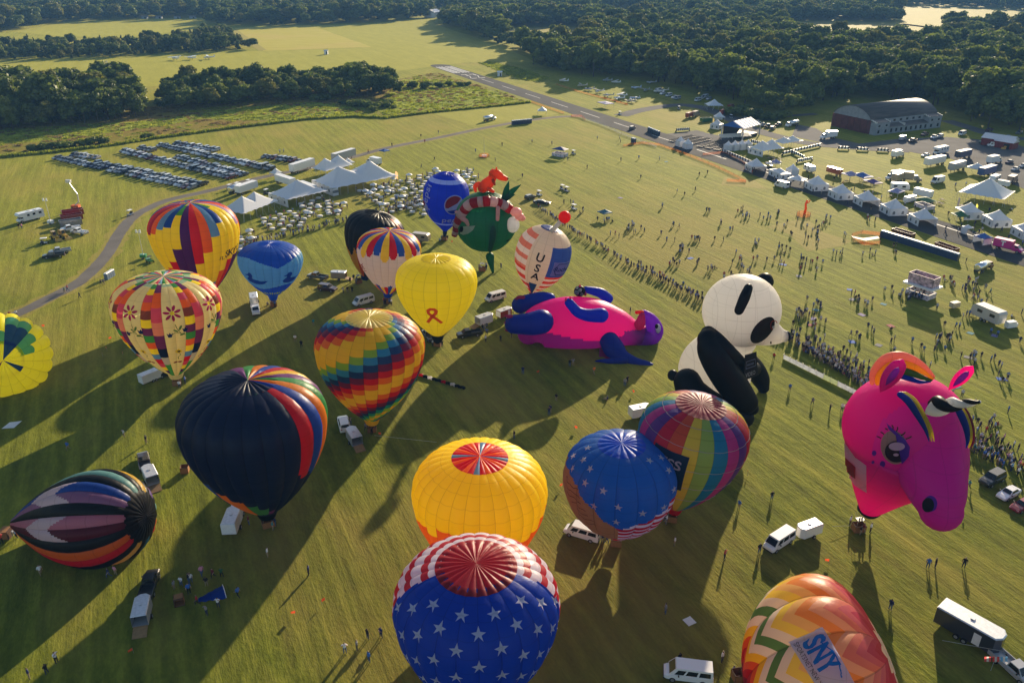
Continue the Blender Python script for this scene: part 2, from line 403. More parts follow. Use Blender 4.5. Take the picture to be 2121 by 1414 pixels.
# ================================================================== trees
def leaf_mat(name, dark, light, trans=0.3):
    m, nt, out = newmat(name)
    oi = N(nt, 'ShaderNodeObjectInfo'); at = N(nt, 'ShaderNodeAttribute'); at.attribute_name = 'tone'
    ad = N(nt, 'ShaderNodeMath'); ad.operation = 'MULTIPLY_ADD'; ad.inputs[1].default_value = 0.5
    mu = N(nt, 'ShaderNodeMath'); mu.operation = 'MULTIPLY'; mu.inputs[1].default_value = 0.55
    L(nt, oi.outputs['Random'], mu.inputs[0]); L(nt, at.outputs['Fac'], ad.inputs[0]); L(nt, mu.outputs[0], ad.inputs[2])
    r = ramp(nt, ad.outputs[0], [(0.1, dark), (0.55, tuple((a + b) / 2 for a, b in zip(dark, light))), (0.95, light)])
    d = N(nt, 'ShaderNodeBsdfDiffuse'); t = N(nt, 'ShaderNodeBsdfTranslucent'); g = N(nt, 'ShaderNodeBsdfGlossy')
    g.inputs['Roughness'].default_value = 0.5; g.inputs['Color'].default_value = (0.5, 0.5, 0.5, 1)
    L(nt, r.outputs[0], d.inputs[0]); L(nt, r.outputs[0], t.inputs[0])
    mx = N(nt, 'ShaderNodeMixShader'); mx.inputs[0].default_value = trans
    L(nt, d.outputs[0], mx.inputs[1]); L(nt, t.outputs[0], mx.inputs[2])
    m2 = N(nt, 'ShaderNodeMixShader'); m2.inputs[0].default_value = 0.05
    L(nt, mx.outputs[0], m2.inputs[1]); L(nt, g.outputs[0], m2.inputs[2])
    L(nt, m2.outputs[0], out.inputs[0]); MATS[name] = m; return m
LEAF = leaf_mat('broadleaf_foliage', (0.042, 0.074, 0.014), (0.19, 0.23, 0.034), .42)
PINE = leaf_mat('pine_foliage', (0.035, 0.06, 0.016), (0.12, 0.15, 0.032), .38)
LEAFY = leaf_mat('yellowing_foliage', (0.065, 0.085, 0.016), (0.22, 0.215, 0.035), .42)
BARK = mat('tree_bark', (0.09, 0.07, 0.05), rough=0.9)
def crown_mesh(name, kind, seed, m, nleaf=1500):
    r = np.random.default_rng(seed)
    lobes = []
    if kind == 'round':
        lobes.append((np.array([0, 0, 10.5]), np.array([4.2, 4.2, 4.6]), .5))
        for k in range(15):
            a = r.uniform(0, 2 * PI); e = r.uniform(-0.5, 1.3); d = r.uniform(2.6, 4.6)
            c = np.array([math.cos(a) * math.cos(e) * d * 1.15, math.sin(a) * math.cos(e) * d * 1.15, 10.2 + math.sin(e) * d * 1.2])
            lobes.append((c, r.uniform(1.5, 2.7) * np.array([1, 1, .85]), r.uniform(0, 1)))
    elif kind == 'tall':
        for k in range(17):
            z = r.uniform(5, 18); w = 3.6 * math.sin(min(1, (19.5 - z) / 11) * PI / 2) * r.uniform(.5, 1.0); a = r.uniform(0, 2 * PI)
            lobes.append((np.array([math.cos(a) * w, math.sin(a) * w, z]), r.uniform(1.5, 2.6) * np.array([1, 1, 1.0]), r.uniform(0, 1)))
        lobes.append((np.array([0, 0, 11]), np.array([2.8, 2.8, 6]), .4))
    elif kind == 'pine':
        for k in range(16):
            z = 3 + k * 0.85 + r.uniform(-.3, .3); w = max(.25, (17.5 - z) / 14.5 * 2.6); a = r.uniform(0, 2 * PI)
            lobes.append((np.array([math.cos(a) * w * .55, math.sin(a) * w * .55, z]), np.array([w, w, .9]), r.uniform(0, 1)))
    else:                                   # bush
        for k in range(9):
            a = r.uniform(0, 2 * PI); d = r.uniform(0, 2.2)
            lobes.append((np.array([math.cos(a) * d, math.sin(a) * d, r.uniform(.9, 2.6)]), r.uniform(.9, 1.6) * np.array([1, 1, .9]), r.uniform(0, 1)))
    areas = np.array([np.prod(l[1]) ** (2 / 3) for l in lobes]); cnt = (areas / areas.sum() * nleaf).astype(int)
    V = []; F = []; T = []
    ls = {'round': .62, 'tall': .58, 'pine': .5, 'bush': .42}[kind]
    for (c, rad, tone), n in zip(lobes, cnt):
        d = r.normal(size=(n, 3)); d /= np.linalg.norm(d, axis=1)[:, None]
        keep = d[:, 2] > -0.75; d = d[keep]
        p = c + d * rad * r.uniform(.82, 1.12, size=(len(d), 1))
        for q, nn in zip(p, d):
            nn = nn + r.normal(scale=.55, size=3); nn /= np.linalg.norm(nn)
            a = np.cross(nn, [0.1, 0.3, 1]); a /= np.linalg.norm(a) + 1e-9; b = np.cross(nn, a)
            s1 = ls * r.uniform(.55, 1.35); s2 = s1 * r.uniform(.6, 1.0); o = len(V)
            V += [q - a * s1 - b * s2 * .3, q + a * .2 * s1 - b * s2, q + a * s1 + b * .3 * s2, q - .2 * a * s1 + b * s2]
            F.append((o, o + 1, o + 2, o + 3)); T.append(min(1, max(0, tone * .6 + r.uniform(0, .4))))
        # inner mass, so that the crown is not see-through
        o = len(V); seg, ring = 7, 5
        for i in range(ring + 1):
            ph = PI * i / ring
            for k in range(seg):
                th = 2 * PI * k / seg
                V.append(c + rad * .8 * np.array([math.sin(ph) * math.cos(th), math.sin(ph) * math.sin(th), -math.cos(ph)]) * r.uniform(.9, 1.08))
        for i in range(ring):
            for k in range(seg):
                F.append((o + i * seg + k, o + i * seg + (k + 1) % seg, o + (i + 1) * seg + (k + 1) % seg, o + (i + 1) * seg + k)); T.append(tone * .5)
    me = bpy.data.meshes.new(name); me.from_pydata([tuple(v) for v in V], [], F); me.materials.append(m)
    at = me.attributes.new('tone', 'FLOAT', 'FACE'); at.data.foreach_set('value', np.array(T, dtype=np.float32)); me.update()
    return me
def trunk_mesh(name, h, r0):
    b = MB(); b.tube([(0, 0, -.2), (0.1, 0, h * .35), (0.15, .1, h * .7), (0, .1, h)], [r0, r0 * .8, r0 * .5, r0 * .15], 7)
    for k in range(4):
        a = k * 1.7; z = h * (.4 + .1 * k); b.tube([(.1, 0, z), (math.cos(a) * 1.2, math.sin(a) * 1.2, z + 1.2), (math.cos(a) * 2.4, math.sin(a) * 2.4, z + 2.6)], [r0 * .4, r0 * .28, r0 * .1], 5)
    return b.mesh(name, BARK, True)
TREEK = {}                                  # kind -> (crown meshes, trunk mesh, natural height)
TREEK['round'] = ([crown_mesh('crown', 'round', 11 + i, LEAF) for i in range(4)] + [crown_mesh('crown', 'round', 31, LEAFY)], trunk_mesh('trunk', 12, .32), 15.5)
TREEK['tall'] = ([crown_mesh('crown', 'tall', 51 + i, LEAF) for i in range(3)], trunk_mesh('trunk', 15, .3), 19.5)
TREEK['pine'] = ([crown_mesh('crown', 'pine', 71 + i, PINE, 1300) for i in range(3)], trunk_mesh('trunk', 15, .2), 17.5)
TREEK['bush'] = ([crown_mesh('crown', 'bush', 91 + i, LEAF, 700) for i in range(3)], trunk_mesh('trunk', 2, .1), 4.0)
WOODS = []                                  # (region name, polygon, spacing, height range, kinds, phrase)
def wood(name, pts, sp, h0, h1, kinds, phrase): WOODS.append((name, [tuple(G(*p))[:2] for p in pts], sp, h0, h1, kinds, phrase))
wood('grove', [(-90, 278), (0, 275), (150, 260), (292, 243), (300, 226), (285, 205), (200, 198), (-90, 212)], 6.8, 11, 19, ['round', 'round', 'tall', 'round'], 'in the dark grove behind the meadow bushes')
wood('grove', [(335, 232), (480, 222), (640, 207), (700, 208), (826, 197), (815, 177), (640, 180), (400, 190), (335, 205)], 6.8, 8, 14, ['round', 'round', 'tall', 'round'], 'in the dark grove beside the weedy meadow')
wood('plantation', [(-120, 129), (130, 122), (330, 113), (450, 107), (528, 103), (500, 92), (470, 70), (425, 66), (380, 84), (260, 94), (140, 97), (-120, 93)], 7.5, 6, 12, ['pine', 'round', 'pine', 'tall', 'round'], 'in the low plantation between the two mown fields')
FAR_EX = [[tuple(G(*p))[:2] for p in q] for q in (
    [(30, 66), (140, 45), (330, 39), (430, 38), (425, 60), (250, 80), (120, 78)],
    [(1610, 46), (1740, 44), (1860, 48), (1960, 60), (1950, 104), (1770, 106), (1640, 88)], [(1850, 12), (2000, 16), (2200, 26), (2200, 72), (2000, 68), (1870, 52)],
    [(1010, 60), (1200, 55), (1215, 100), (1190, 106), (1060, 90)], [(2020, 80), (2220, 86), (2220, 112), (2040, 108)], [(1240, 20), (1340, 22), (1340, 46), (1230, 46)], [(896, 20), (930, 20), (926, 42), (880, 42)])]
wood('far_woods', [(-260, 70), (30, 66), (100, 61), (135, 48), (330, 38), (428, 37), (430, 56), (500, 53), (580, 54), (685, 51), (800, 46), (890, 38), (960, 30), (2300, 30), (2400, -22), (-300, -22)], 12.5, 14, 21, ['round', 'tall', 'round', 'round'], 'in the far wood beyond the airfield')
wood('east_woods', [(905, 50), (945, 62), (1000, 83), (1052, 100), (1105, 124), (1104, 140), (1180, 157), (1300, 165), (1400, 182), (1470, 200), (1520, 216), (1580, 234), (1650, 226), (1700, 212), (1760, 204), (1870, 208), (1965, 228), (2010, 252), (2060, 268), (2121, 276), (2260, 284), (2400, 120), (2300, 30), (960, 30)], 9.8, 12, 21, ['round', 'tall', 'round', 'round', 'round'], 'in the wide wood behind the hangar')
TR = []
for wi, (wname, poly, sp, h0, h1, kinds, phrase) in enumerate(WOODS):
    xs = [p[0] for p in poly]; ys = [p[1] for p in poly]
    y = min(ys)
    while y < max(ys):
        spx = sp * (1 + max(0, y - 900) / 1500.0); x = min(xs)
        while x < max(xs):
            qx, qy = x + random.uniform(-.42, .42) * spx, y + random.uniform(-.42, .42) * spx
            if inpoly(qx, qy, poly) and not any(inpoly(qx, qy, e) for e in FAR_EX) and -0.95 < qx / max(qy, 1) < 0.95:
                k = random.choice(kinds); h = random.uniform(h0, h1) * random.choice((.6, .8, .95, 1, 1.05, 1.2))
                if math.sin(qx * .021 + 1.3) * math.sin(qy * .017) > .72 and wname == 'east_woods': h *= .6
                TR.append((qx, qy, h, k, wi))
            x += spx
        y += sp * (1 + max(0, y - 900) / 1500.0)
for px, py, h in ((1640, 238, 11), (1665, 236, 10), (1612, 240, 8), (1590, 236, 12), (1548, 226, 13), (2080, 268, 10)): 
    g = G(px, py); TR.append((g.x, g.y, h, 'round', 4))
def seen_size(t):
    u, v = proj((t[0], t[1], t[2]))
    return (t[2] * ppm((t[0], t[1], 0)) if -20 < u < IW + 20 and -5 < v < IH else 0)
TR.sort(key=seen_size, reverse=True)
KNAME = {'round': ('broadleaf_tree', 'broad round-crowned'), 'tall': ('tall_tree', 'tall oval-crowned'), 'pine': ('conifer_tree', 'narrow conifer-like')}
for i, (x, y, h, k, wi) in enumerate(TR[:290]):
    cr, tk, nh = TREEK[k]; nm, lk = KNAME[k]; s = h / nh
    ci = random.randrange(len(cr)); yellow = k == 'round' and ci == 4
    t = thing(nm, f"{lk} {'yellowish' if yellow else 'green'} tree {WOODS[wi][6]}", 'tree', (x, y, 0), random.uniform(0, 6.28), f"trees {WOODS[wi][6]}")
    w = s * random.uniform(1.0, 1.4); t.scale = (w, w, s)
    obj('crown', cr[ci], t); obj('trunk', tk, t)
# bushes along the meadow edge
for px, py, s in [(68, 312, .9), (84, 310, .8), (100, 309, 1.0), (118, 307, .9), (136, 305, 1.1), (150, 303, .8), (178, 301, .9), (196, 299, 1.1), (212, 298, 1.0), (300, 287, .7), (311, 285, .7),
                  (858, 181, 1.3), (886, 183, 1.5), (908, 181, 1.1), (928, 178, 1.0), (952, 178, .9), (968, 177, .8),
                  (710, 216, 1.0), (728, 219, 1.3), (745, 221, 1.4), (762, 222, 1.5), (780, 224, 1.4), (796, 222, 1.2), (770, 231, 1.0), (806, 216, 1.1), (818, 224, .6), (672, 206, 1.4), (655, 208, 1.2),
                  (1520, 240, 1.6), (1560, 246, 1.8), (1595, 248, 1.6), (1625, 246, 1.4), (1540, 236, 1.7)]:
    g = G(px, py)
    t = thing('bush', 'dark bush at the edge of the rough meadow' if py > 280 else ('green bush in the undergrowth below the wood' if px > 1500 else 'rounded bush in the weeds beside the grove'), 'bush', g, random.uniform(0, 6.28),
              'bushes on the meadow edge' if py > 280 else ('bushes below the wood' if px > 1500 else 'bushes in the weeds'))
    t.scale = (s * 1.1, s * 1.1, s * .8)
    obj('crown', random.choice(TREEK['bush'][0]), t); obj('trunk', TREEK['bush'][1], t)
# the rest of the woodland reads as one mass
tcol = bpy.data.collections.new('woodland_kinds'); KIDX = {}
for k in ('round', 'tall', 'pine'):
    for j, me in enumerate(TREEK[k][0]):
        o = bpy.data.objects.new(f'woodland_{k}_{j}', me); tcol.objects.link(o); KIDX.setdefault(k, []).append(o.name)
names = sorted(o.name for o in tcol.objects)
def scatter(name, rows, coll):
    """rows: (x, y, z, rot, sx, sz, index): one mass of copies"""
    me = bpy.data.meshes.new(name); me.from_pydata([r[:3] for r in rows], [], [])
    for an, ty, fn in (('rot', 'FLOAT_VECTOR', lambda r: (0, 0, r[3])), ('scl', 'FLOAT_VECTOR', lambda r: (r[4], r[4], r[5]))):
        a = me.attributes.new(an, ty, 'POINT'); a.data.foreach_set('vector', [c for r in rows for c in fn(r)])
    a = me.attributes.new('idx', 'INT', 'POINT'); a.data.foreach_set('value', [r[6] for r in rows])
    o = obj(name, me)
    ng = bpy.data.node_groups.new(name, 'GeometryNodeTree')
    ng.interface.new_socket('Geometry', in_out='INPUT', socket_type='NodeSocketGeometry'); ng.interface.new_socket('Geometry', in_out='OUTPUT', socket_type='NodeSocketGeometry')
    gi = ng.nodes.new('NodeGroupInput'); go = ng.nodes.new('NodeGroupOutput')
    ci = ng.nodes.new('GeometryNodeCollectionInfo'); ci.inputs['Collection'].default_value = coll
    ci.inputs['Separate Children'].default_value = True; ci.inputs['Reset Children'].default_value = True
    ip = ng.nodes.new('GeometryNodeInstanceOnPoints'); ip.inputs['Pick Instance'].default_value = True
    def na(nm, ty):
        q = ng.nodes.new('GeometryNodeInputNamedAttribute'); q.data_type = ty; q.inputs['Name'].default_value = nm
        return next(s for s in q.outputs if s.enabled)
    ng.links.new(gi.outputs[0], ip.inputs['Points']); ng.links.new(ci.outputs[0], ip.inputs['Instance'])
    ng.links.new(na('idx', 'INT'), ip.inputs['Instance Index']); ng.links.new(na('rot', 'FLOAT_VECTOR'), ip.inputs['Rotation']); ng.links.new(na('scl', 'FLOAT_VECTOR'), ip.inputs['Scale'])
    ng.links.new(ip.outputs[0], go.inputs[0])
    md = o.modifiers.new('scatter', 'NODES'); md.node_group = ng
    return o
rows = []
for x, y, h, k, wi in TR[290:]:
    s = h / TREEK[k][2]; w = s * random.uniform(1.05, 1.45) * (1 + max(0, y - 900) / 3500.0)
    rows.append((x, y, -.4, random.uniform(0, 6.28), w, s, names.index(random.choice(KIDX[k]))))
o = struct(scatter('woodland', rows, tcol), 'stuff'); o['label'] = 'dense green woodland stretching away to the horizon'; o['category'] = 'woodland'
print('TREES', len(TR))
# tall grass and weeds of the meadow: one uncounted mass
def tuft_mesh(name, m, seed):
    r = np.random.default_rng(seed); V = []; F = []; T = []
    for k in range(46):
        a = r.uniform(0, 2 * PI); d = r.uniform(0, 1.3); h = r.uniform(.35, 1.0); w = r.uniform(.1, .28); x, y = math.cos(a) * d, math.sin(a) * d * .8; b = r.uniform(0, 2 * PI); lx, ly = r.normal(scale=.2, size=2); o = len(V); cx, sx = math.cos(b) * w, math.sin(b) * w
        V += [(x - cx, y - sx, 0), (x + cx, y + sx, 0), (x + lx + cx * .4, y + ly + sx * .4, h), (x + lx - cx * .4, y + ly - sx * .4, h)]; F.append((o, o + 1, o + 2, o + 3)); T.append(r.uniform(0, 1))
    me = bpy.data.meshes.new(name); me.from_pydata(V, [], F); me.materials.append(m); at = me.attributes.new('tone', 'FLOAT', 'FACE'); at.data.foreach_set('value', np.array(T, dtype=np.float32)); me.update(); return me
WEEDL = leaf_mat('weed_leaves', (.12, .17, .012), (.42, .44, .03), .5); STRAW = leaf_mat('brown_stalks', (.12, .085, .03), (.34, .24, .09), .5)
gcol = bpy.data.collections.new('tuft_kinds')
for i, (m_, sd_) in enumerate(((WEEDL, 1), (WEEDL, 2), (STRAW, 3), (STRAW, 4))): gcol.objects.link(bpy.data.objects.new(f'tuft_{i}', tuft_mesh('tuft', m_, sd_)))
MP = [tuple(G(*p))[:2] for p in MEADOW_P]; WPS = [[tuple(G(*p))[:2] for p in q] for q in ([(290, 252), (500, 224), (640, 212), (760, 222), (735, 240), (640, 246), (520, 250), (420, 246), (330, 262), (100, 292), (-20, 300), (-20, 270)], [(835, 165), (930, 165), (1040, 195), (1075, 210), (900, 228), (800, 238), (770, 222)], [(993, 131), (1010, 128), (1070, 140), (1140, 163), (1110, 170), (1075, 165)])]
rows = []
for poly, n_ in [(MP, 1900)] + [(w, 650) for w in WPS]:
    xs = [p[0] for p in poly]; ys = [p[1] for p in poly]; k = 0
    while k < n_:
        x, y = random.uniform(min(xs), max(xs)), random.uniform(min(ys), max(ys))
        if not inpoly(x, y, poly): continue
        k += 1; weed = poly is not MP or math.sin(x * .05 + 2 * math.sin(y * .06)) * math.sin(y * .11 + x * .02) > .15; s_ = random.uniform(.6, 1.5)
        rows.append((x, y, 0, random.uniform(0, 6.28), s_, s_ * random.uniform(.3, .6), random.randrange(2) + (0 if weed else 2)))
ed = [G(*p) for p in MEADOW_P[:11]]                       # the unmown edge
for a, b in zip(ed, ed[1:]):
    for k in range(int((b - a).length / .7)): p = a.lerp(b, k / ((b - a).length / .7)); rows.append((p.x, p.y + .8, 0, random.uniform(0, 6.28), 1.0, random.uniform(.9, 1.7), random.randrange(2)))
o = struct(scatter('tall_grass', rows, gcol), 'stuff'); o['label'] = 'tall unmown grass and weeds covering the rough meadow'; o['category'] = 'grass'
# ================================================================== balloons: tools
def fabric_mat(name, objcol=False, trans=0.68, seam=0.72, rough=0.42, wrinkle=0.45):
    m, nt, out = newmat(name)
    if objcol:                                                # plain cloth, sewn from panels
        src = N(nt, 'ShaderNodeObjectInfo').outputs['Color']; tc0 = N(nt, 'ShaderNodeTexCoord'); sp0 = N(nt, 'ShaderNodeSeparateXYZ'); L(nt, tc0.outputs['Object'], sp0.inputs[0]); es = []
        for sock, fq in ((sp0.outputs[2], .42), (sp0.outputs[0], .33)):
            mu = N(nt, 'ShaderNodeMath'); mu.operation = 'MULTIPLY'; mu.inputs[1].default_value = fq; L(nt, sock, mu.inputs[0]); fr = N(nt, 'ShaderNodeMath'); fr.operation = 'FRACT'; L(nt, mu.outputs[0], fr.inputs[0]); lt = N(nt, 'ShaderNodeMath'); lt.operation = 'LESS_THAN'; lt.inputs[1].default_value = .035; L(nt, fr.outputs[0], lt.inputs[0]); es.append(lt)
        mm = N(nt, 'ShaderNodeMath'); mm.operation = 'MAXIMUM'; L(nt, es[0].outputs[0], mm.inputs[0]); L(nt, es[1].outputs[0], mm.inputs[1]); m5 = N(nt, 'ShaderNodeMath'); m5.operation = 'MULTIPLY'; m5.inputs[1].default_value = .5; L(nt, mm.outputs[0], m5.inputs[0])
        mx0 = N(nt, 'ShaderNodeMix'); mx0.data_type = 'RGBA'; mx0.blend_type = 'MULTIPLY'; L(nt, m5.outputs[0], mx0.inputs[0]); L(nt, src, mx0.inputs[6]); mx0.inputs[7].default_value = (seam, seam, seam, 1); src = mx0.outputs[2]
    else:
        a = N(nt, 'ShaderNodeAttribute'); a.attribute_name = 'Col'; src = a.outputs['Color']
        uv = N(nt, 'ShaderNodeUVMap'); uv.uv_map = 'UVMap'; sp = N(nt, 'ShaderNodeSeparateXYZ'); L(nt, uv.outputs[0], sp.inputs[0])
        def edge(sock, w):
            fr = N(nt, 'ShaderNodeMath'); fr.operation = 'FRACT'; L(nt, sock, fr.inputs[0])
            su = N(nt, 'ShaderNodeMath'); su.operation = 'SUBTRACT'; su.inputs[1].default_value = 0.5; L(nt, fr.outputs[0], su.inputs[0])
            ab = N(nt, 'ShaderNodeMath'); ab.operation = 'ABSOLUTE'; L(nt, su.outputs[0], ab.inputs[0])
            gt = N(nt, 'ShaderNodeMath'); gt.operation = 'GREATER_THAN'; gt.inputs[1].default_value = 0.5 - w; L(nt, ab.outputs[0], gt.inputs[0]); return gt.outputs[0]
        mxm = N(nt, 'ShaderNodeMath'); mxm.operation = 'MAXIMUM'; L(nt, edge(sp.outputs[0], 0.022), mxm.inputs[0]); 
        hv = N(nt, 'ShaderNodeMath'); hv.operation = 'MULTIPLY'; hv.inputs[1].default_value = 0.5; L(nt, edge(sp.outputs[1], 0.03), hv.inputs[0]); L(nt, hv.outputs[0], mxm.inputs[1])
        mx = N(nt, 'ShaderNodeMix'); mx.data_type = 'RGBA'; mx.blend_type = 'MULTIPLY'
        L(nt, mxm.outputs[0], mx.inputs[0]); L(nt, src, mx.inputs[6]); mx.inputs[7].default_value = (seam, seam, seam, 1); src = mx.outputs[2]
    b = N(nt, 'ShaderNodeBsdfPrincipled'); b.inputs['Roughness'].default_value = rough; b.inputs['Specular IOR Level'].default_value = 0.35
    L(nt, src, b.inputs['Base Color'])
    t = N(nt, 'ShaderNodeBsdfTranslucent'); L(nt, src, t.inputs[0])
    tc = N(nt, 'ShaderNodeTexCoord'); nz = N(nt, 'ShaderNodeTexNoise'); nz.inputs['Scale'].default_value = 0.55; nz.inputs['Detail'].default_value = 5; nz.inputs['Distortion'].default_value = .6
    L(nt, tc.outputs['Object'], nz.inputs['Vector'])
    bp = N(nt, 'ShaderNodeBump'); bp.inputs['Strength'].default_value = wrinkle; bp.inputs['Distance'].default_value = 0.25
    L(nt, nz.outputs[0], bp.inputs['Height']); L(nt, bp.outputs[0], b.inputs['Normal'])
    mx = N(nt, 'ShaderNodeMixShader'); mx.inputs[0].default_value = trans
    L(nt, b.outputs[0], mx.inputs[1]); L(nt, t.outputs[0], mx.inputs[2]); L(nt, mx.outputs[0], out.inputs[0])
    MATS[name] = m; return m
FAB = fabric_mat('balloon_fabric'); FABO = fabric_mat('plain_balloon_fabric', True)
WICKER = mat('wicker', '#8a5f38', rough=0.85, var=0.35, scale=14); STEEL = mat('steel', (0.45, 0.45, 0.46), rough=0.35, metal=0.8); BLACKM = mat('black_fabric', (0.012, 0.012, 0.014), rough=0.7)
SUEDE = mat('brown_suede', '#4a3222', rough=0.9)
PROF = [(0, .16), (.06, .29), (.12, .41), (.2, .55), (.3, .70), (.4, .82), (.5, .91), (.58, .962), (.66, .99), (.72, 1.0), (.78, .982), (.84, .93), (.89, .845), (.93, .735), (.96, .595), (.98, .44), (.993, .26), (1, 0.0)]
PROF_PEPSI = [(0, .10), (.05, .22), (.12, .42), (.2, .62), (.3, .80), (.4, .92), (.5, .98), (.6, 1.0), (.7, .98), (.78, .92), (.85, .81), (.91, .66), (.955, .48), (.985, .28), (1, 0)]
PROF_FULL = [(0, .20), (.04, .36), (.1, .53), (.18, .69), (.28, .83), (.38, .92), (.48, .975), (.58, 1.0), (.68, .995), (.77, .95), (.84, .88), (.9, .765), (.94, .64), (.97, .48), (.99, .28), (1, 0)]
PROF_FLAT = [(0, .13), (.06, .25), (.14, .42), (.24, .60), (.34, .76), (.44, .88), (.54, .965), (.62, 1.0), (.70, .995), (.78, .945), (.85, .85), (.90, .745), (.94, .62), (.97, .455), (.99, .27), (1, 0)]
def profile_fn(tab):
    zs = np.array([p[0] for p in tab]); rs = np.array([p[1] for p in tab])
    # arc-length parameter
    k = np.linspace(0, 1, 400); zz = np.interp(k, np.linspace(0, 1, len(tab)), zs); rr = np.interp(k, np.linspace(0, 1, len(tab)), rs)
    for _ in range(6):
        zz[1:-1] = (zz[:-2] + 2 * zz[1:-1] + zz[2:]) / 4; rr[1:-1] = (rr[:-2] + 2 * rr[1:-1] + rr[2:]) / 4
    rr[-1] = 0
    return zz, rr
class Balloon:
    """envelope of gores about an axis; theta 0 faces the camera side, positive to the right"""
    def __init__(s, name, label, base, mouth, crown, R, N_=24, prof=PROF, bulge=0.03, group='hot air balloons', cat='hot air balloon', face=None, ph=0.0, flat=None):
        s.t = thing(name, label, cat, (base[0], base[1], 0), 0, group); s.base = Vector((base[0], base[1], 0))
        s.mouth = Vector(mouth) - s.base; s.crown = Vector(crown) - s.base; s.R = R; s.N = N_; s.bul = bulge; s.flat = flat; s.ph = ph
        s.ax = s.crown - s.mouth; s.H = s.ax.length; s.az = s.ax.normalized()
        f = Vector(face) if face is not None else (CAMP - (s.base + s.crown)); f = f - s.az * f.dot(s.az); s.fx = f.normalized(); s.rx = s.az.cross(s.fx)
        s.zz, s.rr = profile_fn(prof)
        seg = np.hypot(np.diff(s.zz * s.H), np.diff(s.rr * s.R)); s.arc = np.concatenate([[0], np.cumsum(seg)]); s.Ltot = s.arc[-1]; s.arc /= s.Ltot
        if s.rx.dot(Vector((1, 0, 0))) < 0 and face is None: pass
    def rz(s, q):
        return float(np.interp(q, s.arc, s.rr)) * s.R, float(np.interp(q, s.arc, s.zz)) * s.H
    def pt(s, th, q, off=0.0, bul=None):
        """surface point: th azimuth (radians), q along the meridian 0 mouth..1 crown"""
        r, z = s.rz(q); g = ((th - s.ph) / (2 * PI) * s.N) % 1.0
        b = s.bul if bul is None else bul
        fade = min(1, (1 - q) / .12) * min(1, q / .08 + .15)
        r2 = r * (1 + b * fade * (1 - (2 * g - 1) ** 2) ** .8) + off
        p = s.mouth + s.az * (z + (off * .6 if q > .75 else 0)) + (s.fx * math.cos(th) + s.rx * math.sin(th)) * r2
        if s.flat is not None and (s.base + p).z < s.flat: p.z = s.flat - s.base.z + (p.z + s.base.z - s.flat) * .02
        return p
    def gores(s, colf, qv=0.88, nq=44, nu=5, panels=16, names='gore', skew=0.0):
        """one mesh per gore; colf(g, u, q, p) gives the colour"""
        qs = [qv * (i / nq) for i in range(nq + 1)]
        for g in range(s.N):
            vs = [s.pt((g + u / nu) * 2 * PI / s.N + s.ph - (1e-6 if u == nu else 0), q - skew * (.5 - abs(2 * u / nu - 1)) * min(1, q * 8, (qv - q) * 8)) for q in qs for u in range(nu + 1)]
            me = bpy.data.meshes.new(names); fs = []; cols = []; uvs = []
            for i in range(nq):
                for u in range(nu):
                    a = i * (nu + 1) + u; fs.append((a, a + 1, a + nu + 2, a + nu + 1))
                    q = (qs[i] + qs[i + 1]) / 2; c = colf(g, (u + .5) / nu, q, int(q / qv * panels)); cols.append(c)
                    v0, v1 = qs[i] / qv * panels, qs[i + 1] / qv * panels; u0, u1 = u / nu, (u + 1) / nu
                    uvs += [(u0, v0), (u1, v0), (u1, v1), (u0, v1)]
            me.from_pydata([tuple(v) for v in vs], [], fs); me.materials.append(FAB)
            at = me.attributes.new('Col', 'FLOAT_COLOR', 'CORNER')
            at.data.foreach_set('color', np.repeat(np.array([(*c[:3], 1) for c in cols], dtype=np.float32), 4, axis=0).ravel())
            uvl = me.uv_layers.new(name='UVMap'); uvl.data.foreach_set('uv', np.array(uvs, dtype=np.float32).ravel())
            me.polygons.foreach_set('use_smooth', [True] * len(fs)); me.update()
            obj(names, me, s.t)
        s.qv = qv
    def vent(s, colf, q0=0.865, pleat=0.02, off=0.06, nq=10, per=8, name='vent', rings=0):
        """parachute vent closing the crown, pleated"""
        n = s.N * per; vs = []; cols = []; fs = []; uvs = []
        for i in range(nq + 1):
            q = q0 + (1 - q0) * i / nq
            k = max(0.0, 1 - i / nq)
            for j in range(n):
                th = 2 * PI * j / n + s.ph; g = (j / per) % 1.0
                pl = .65 * pleat * s.R * (abs(math.sin(PI * g)) - .5) * min(1, k * 3) * (0.35 + .65 * min(1, (1 - k) * 5))
                p = s.pt(th, q, off, bul=0) + s.az * (pl - s.R * .012 * math.exp(-((1 - k) * 4)) * 0)
                vs.append(p)
        for i in range(nq):
            for j in range(n):
                j2 = (j + 1) % n; fs.append((i * n + j, i * n + j2, (i + 1) * n + j2, (i + 1) * n + j))
                cols.append(colf(j // per, (j % per + .5) / per, (i + .5) / nq))
                u0, u1 = (j % per) / per, (j % per + 1) / per; rv = rings or 1; v0, v1 = i / nq * rv, (i + 1) / nq * rv
                if not rings: v0 = v1 = .5
                uvs += [(u0, v0), (u1, v0), (u1, v1), (u0, v1)]
        me = bpy.data.meshes.new(name); me.from_pydata([tuple(v) for v in vs], [], fs); me.materials.append(FAB)
        at = me.attributes.new('Col', 'FLOAT_COLOR', 'CORNER'); at.data.foreach_set('color', np.repeat(np.array([(*c[:3], 1) for c in cols], dtype=np.float32), 4, axis=0).ravel())
        uvl = me.uv_layers.new(name='UVMap'); uvl.data.foreach_set('uv', np.array(uvs, dtype=np.float32).ravel())
        me.polygons.foreach_set('use_smooth', [True] * len(fs)); me.update()
        return obj(name, me, s.t)
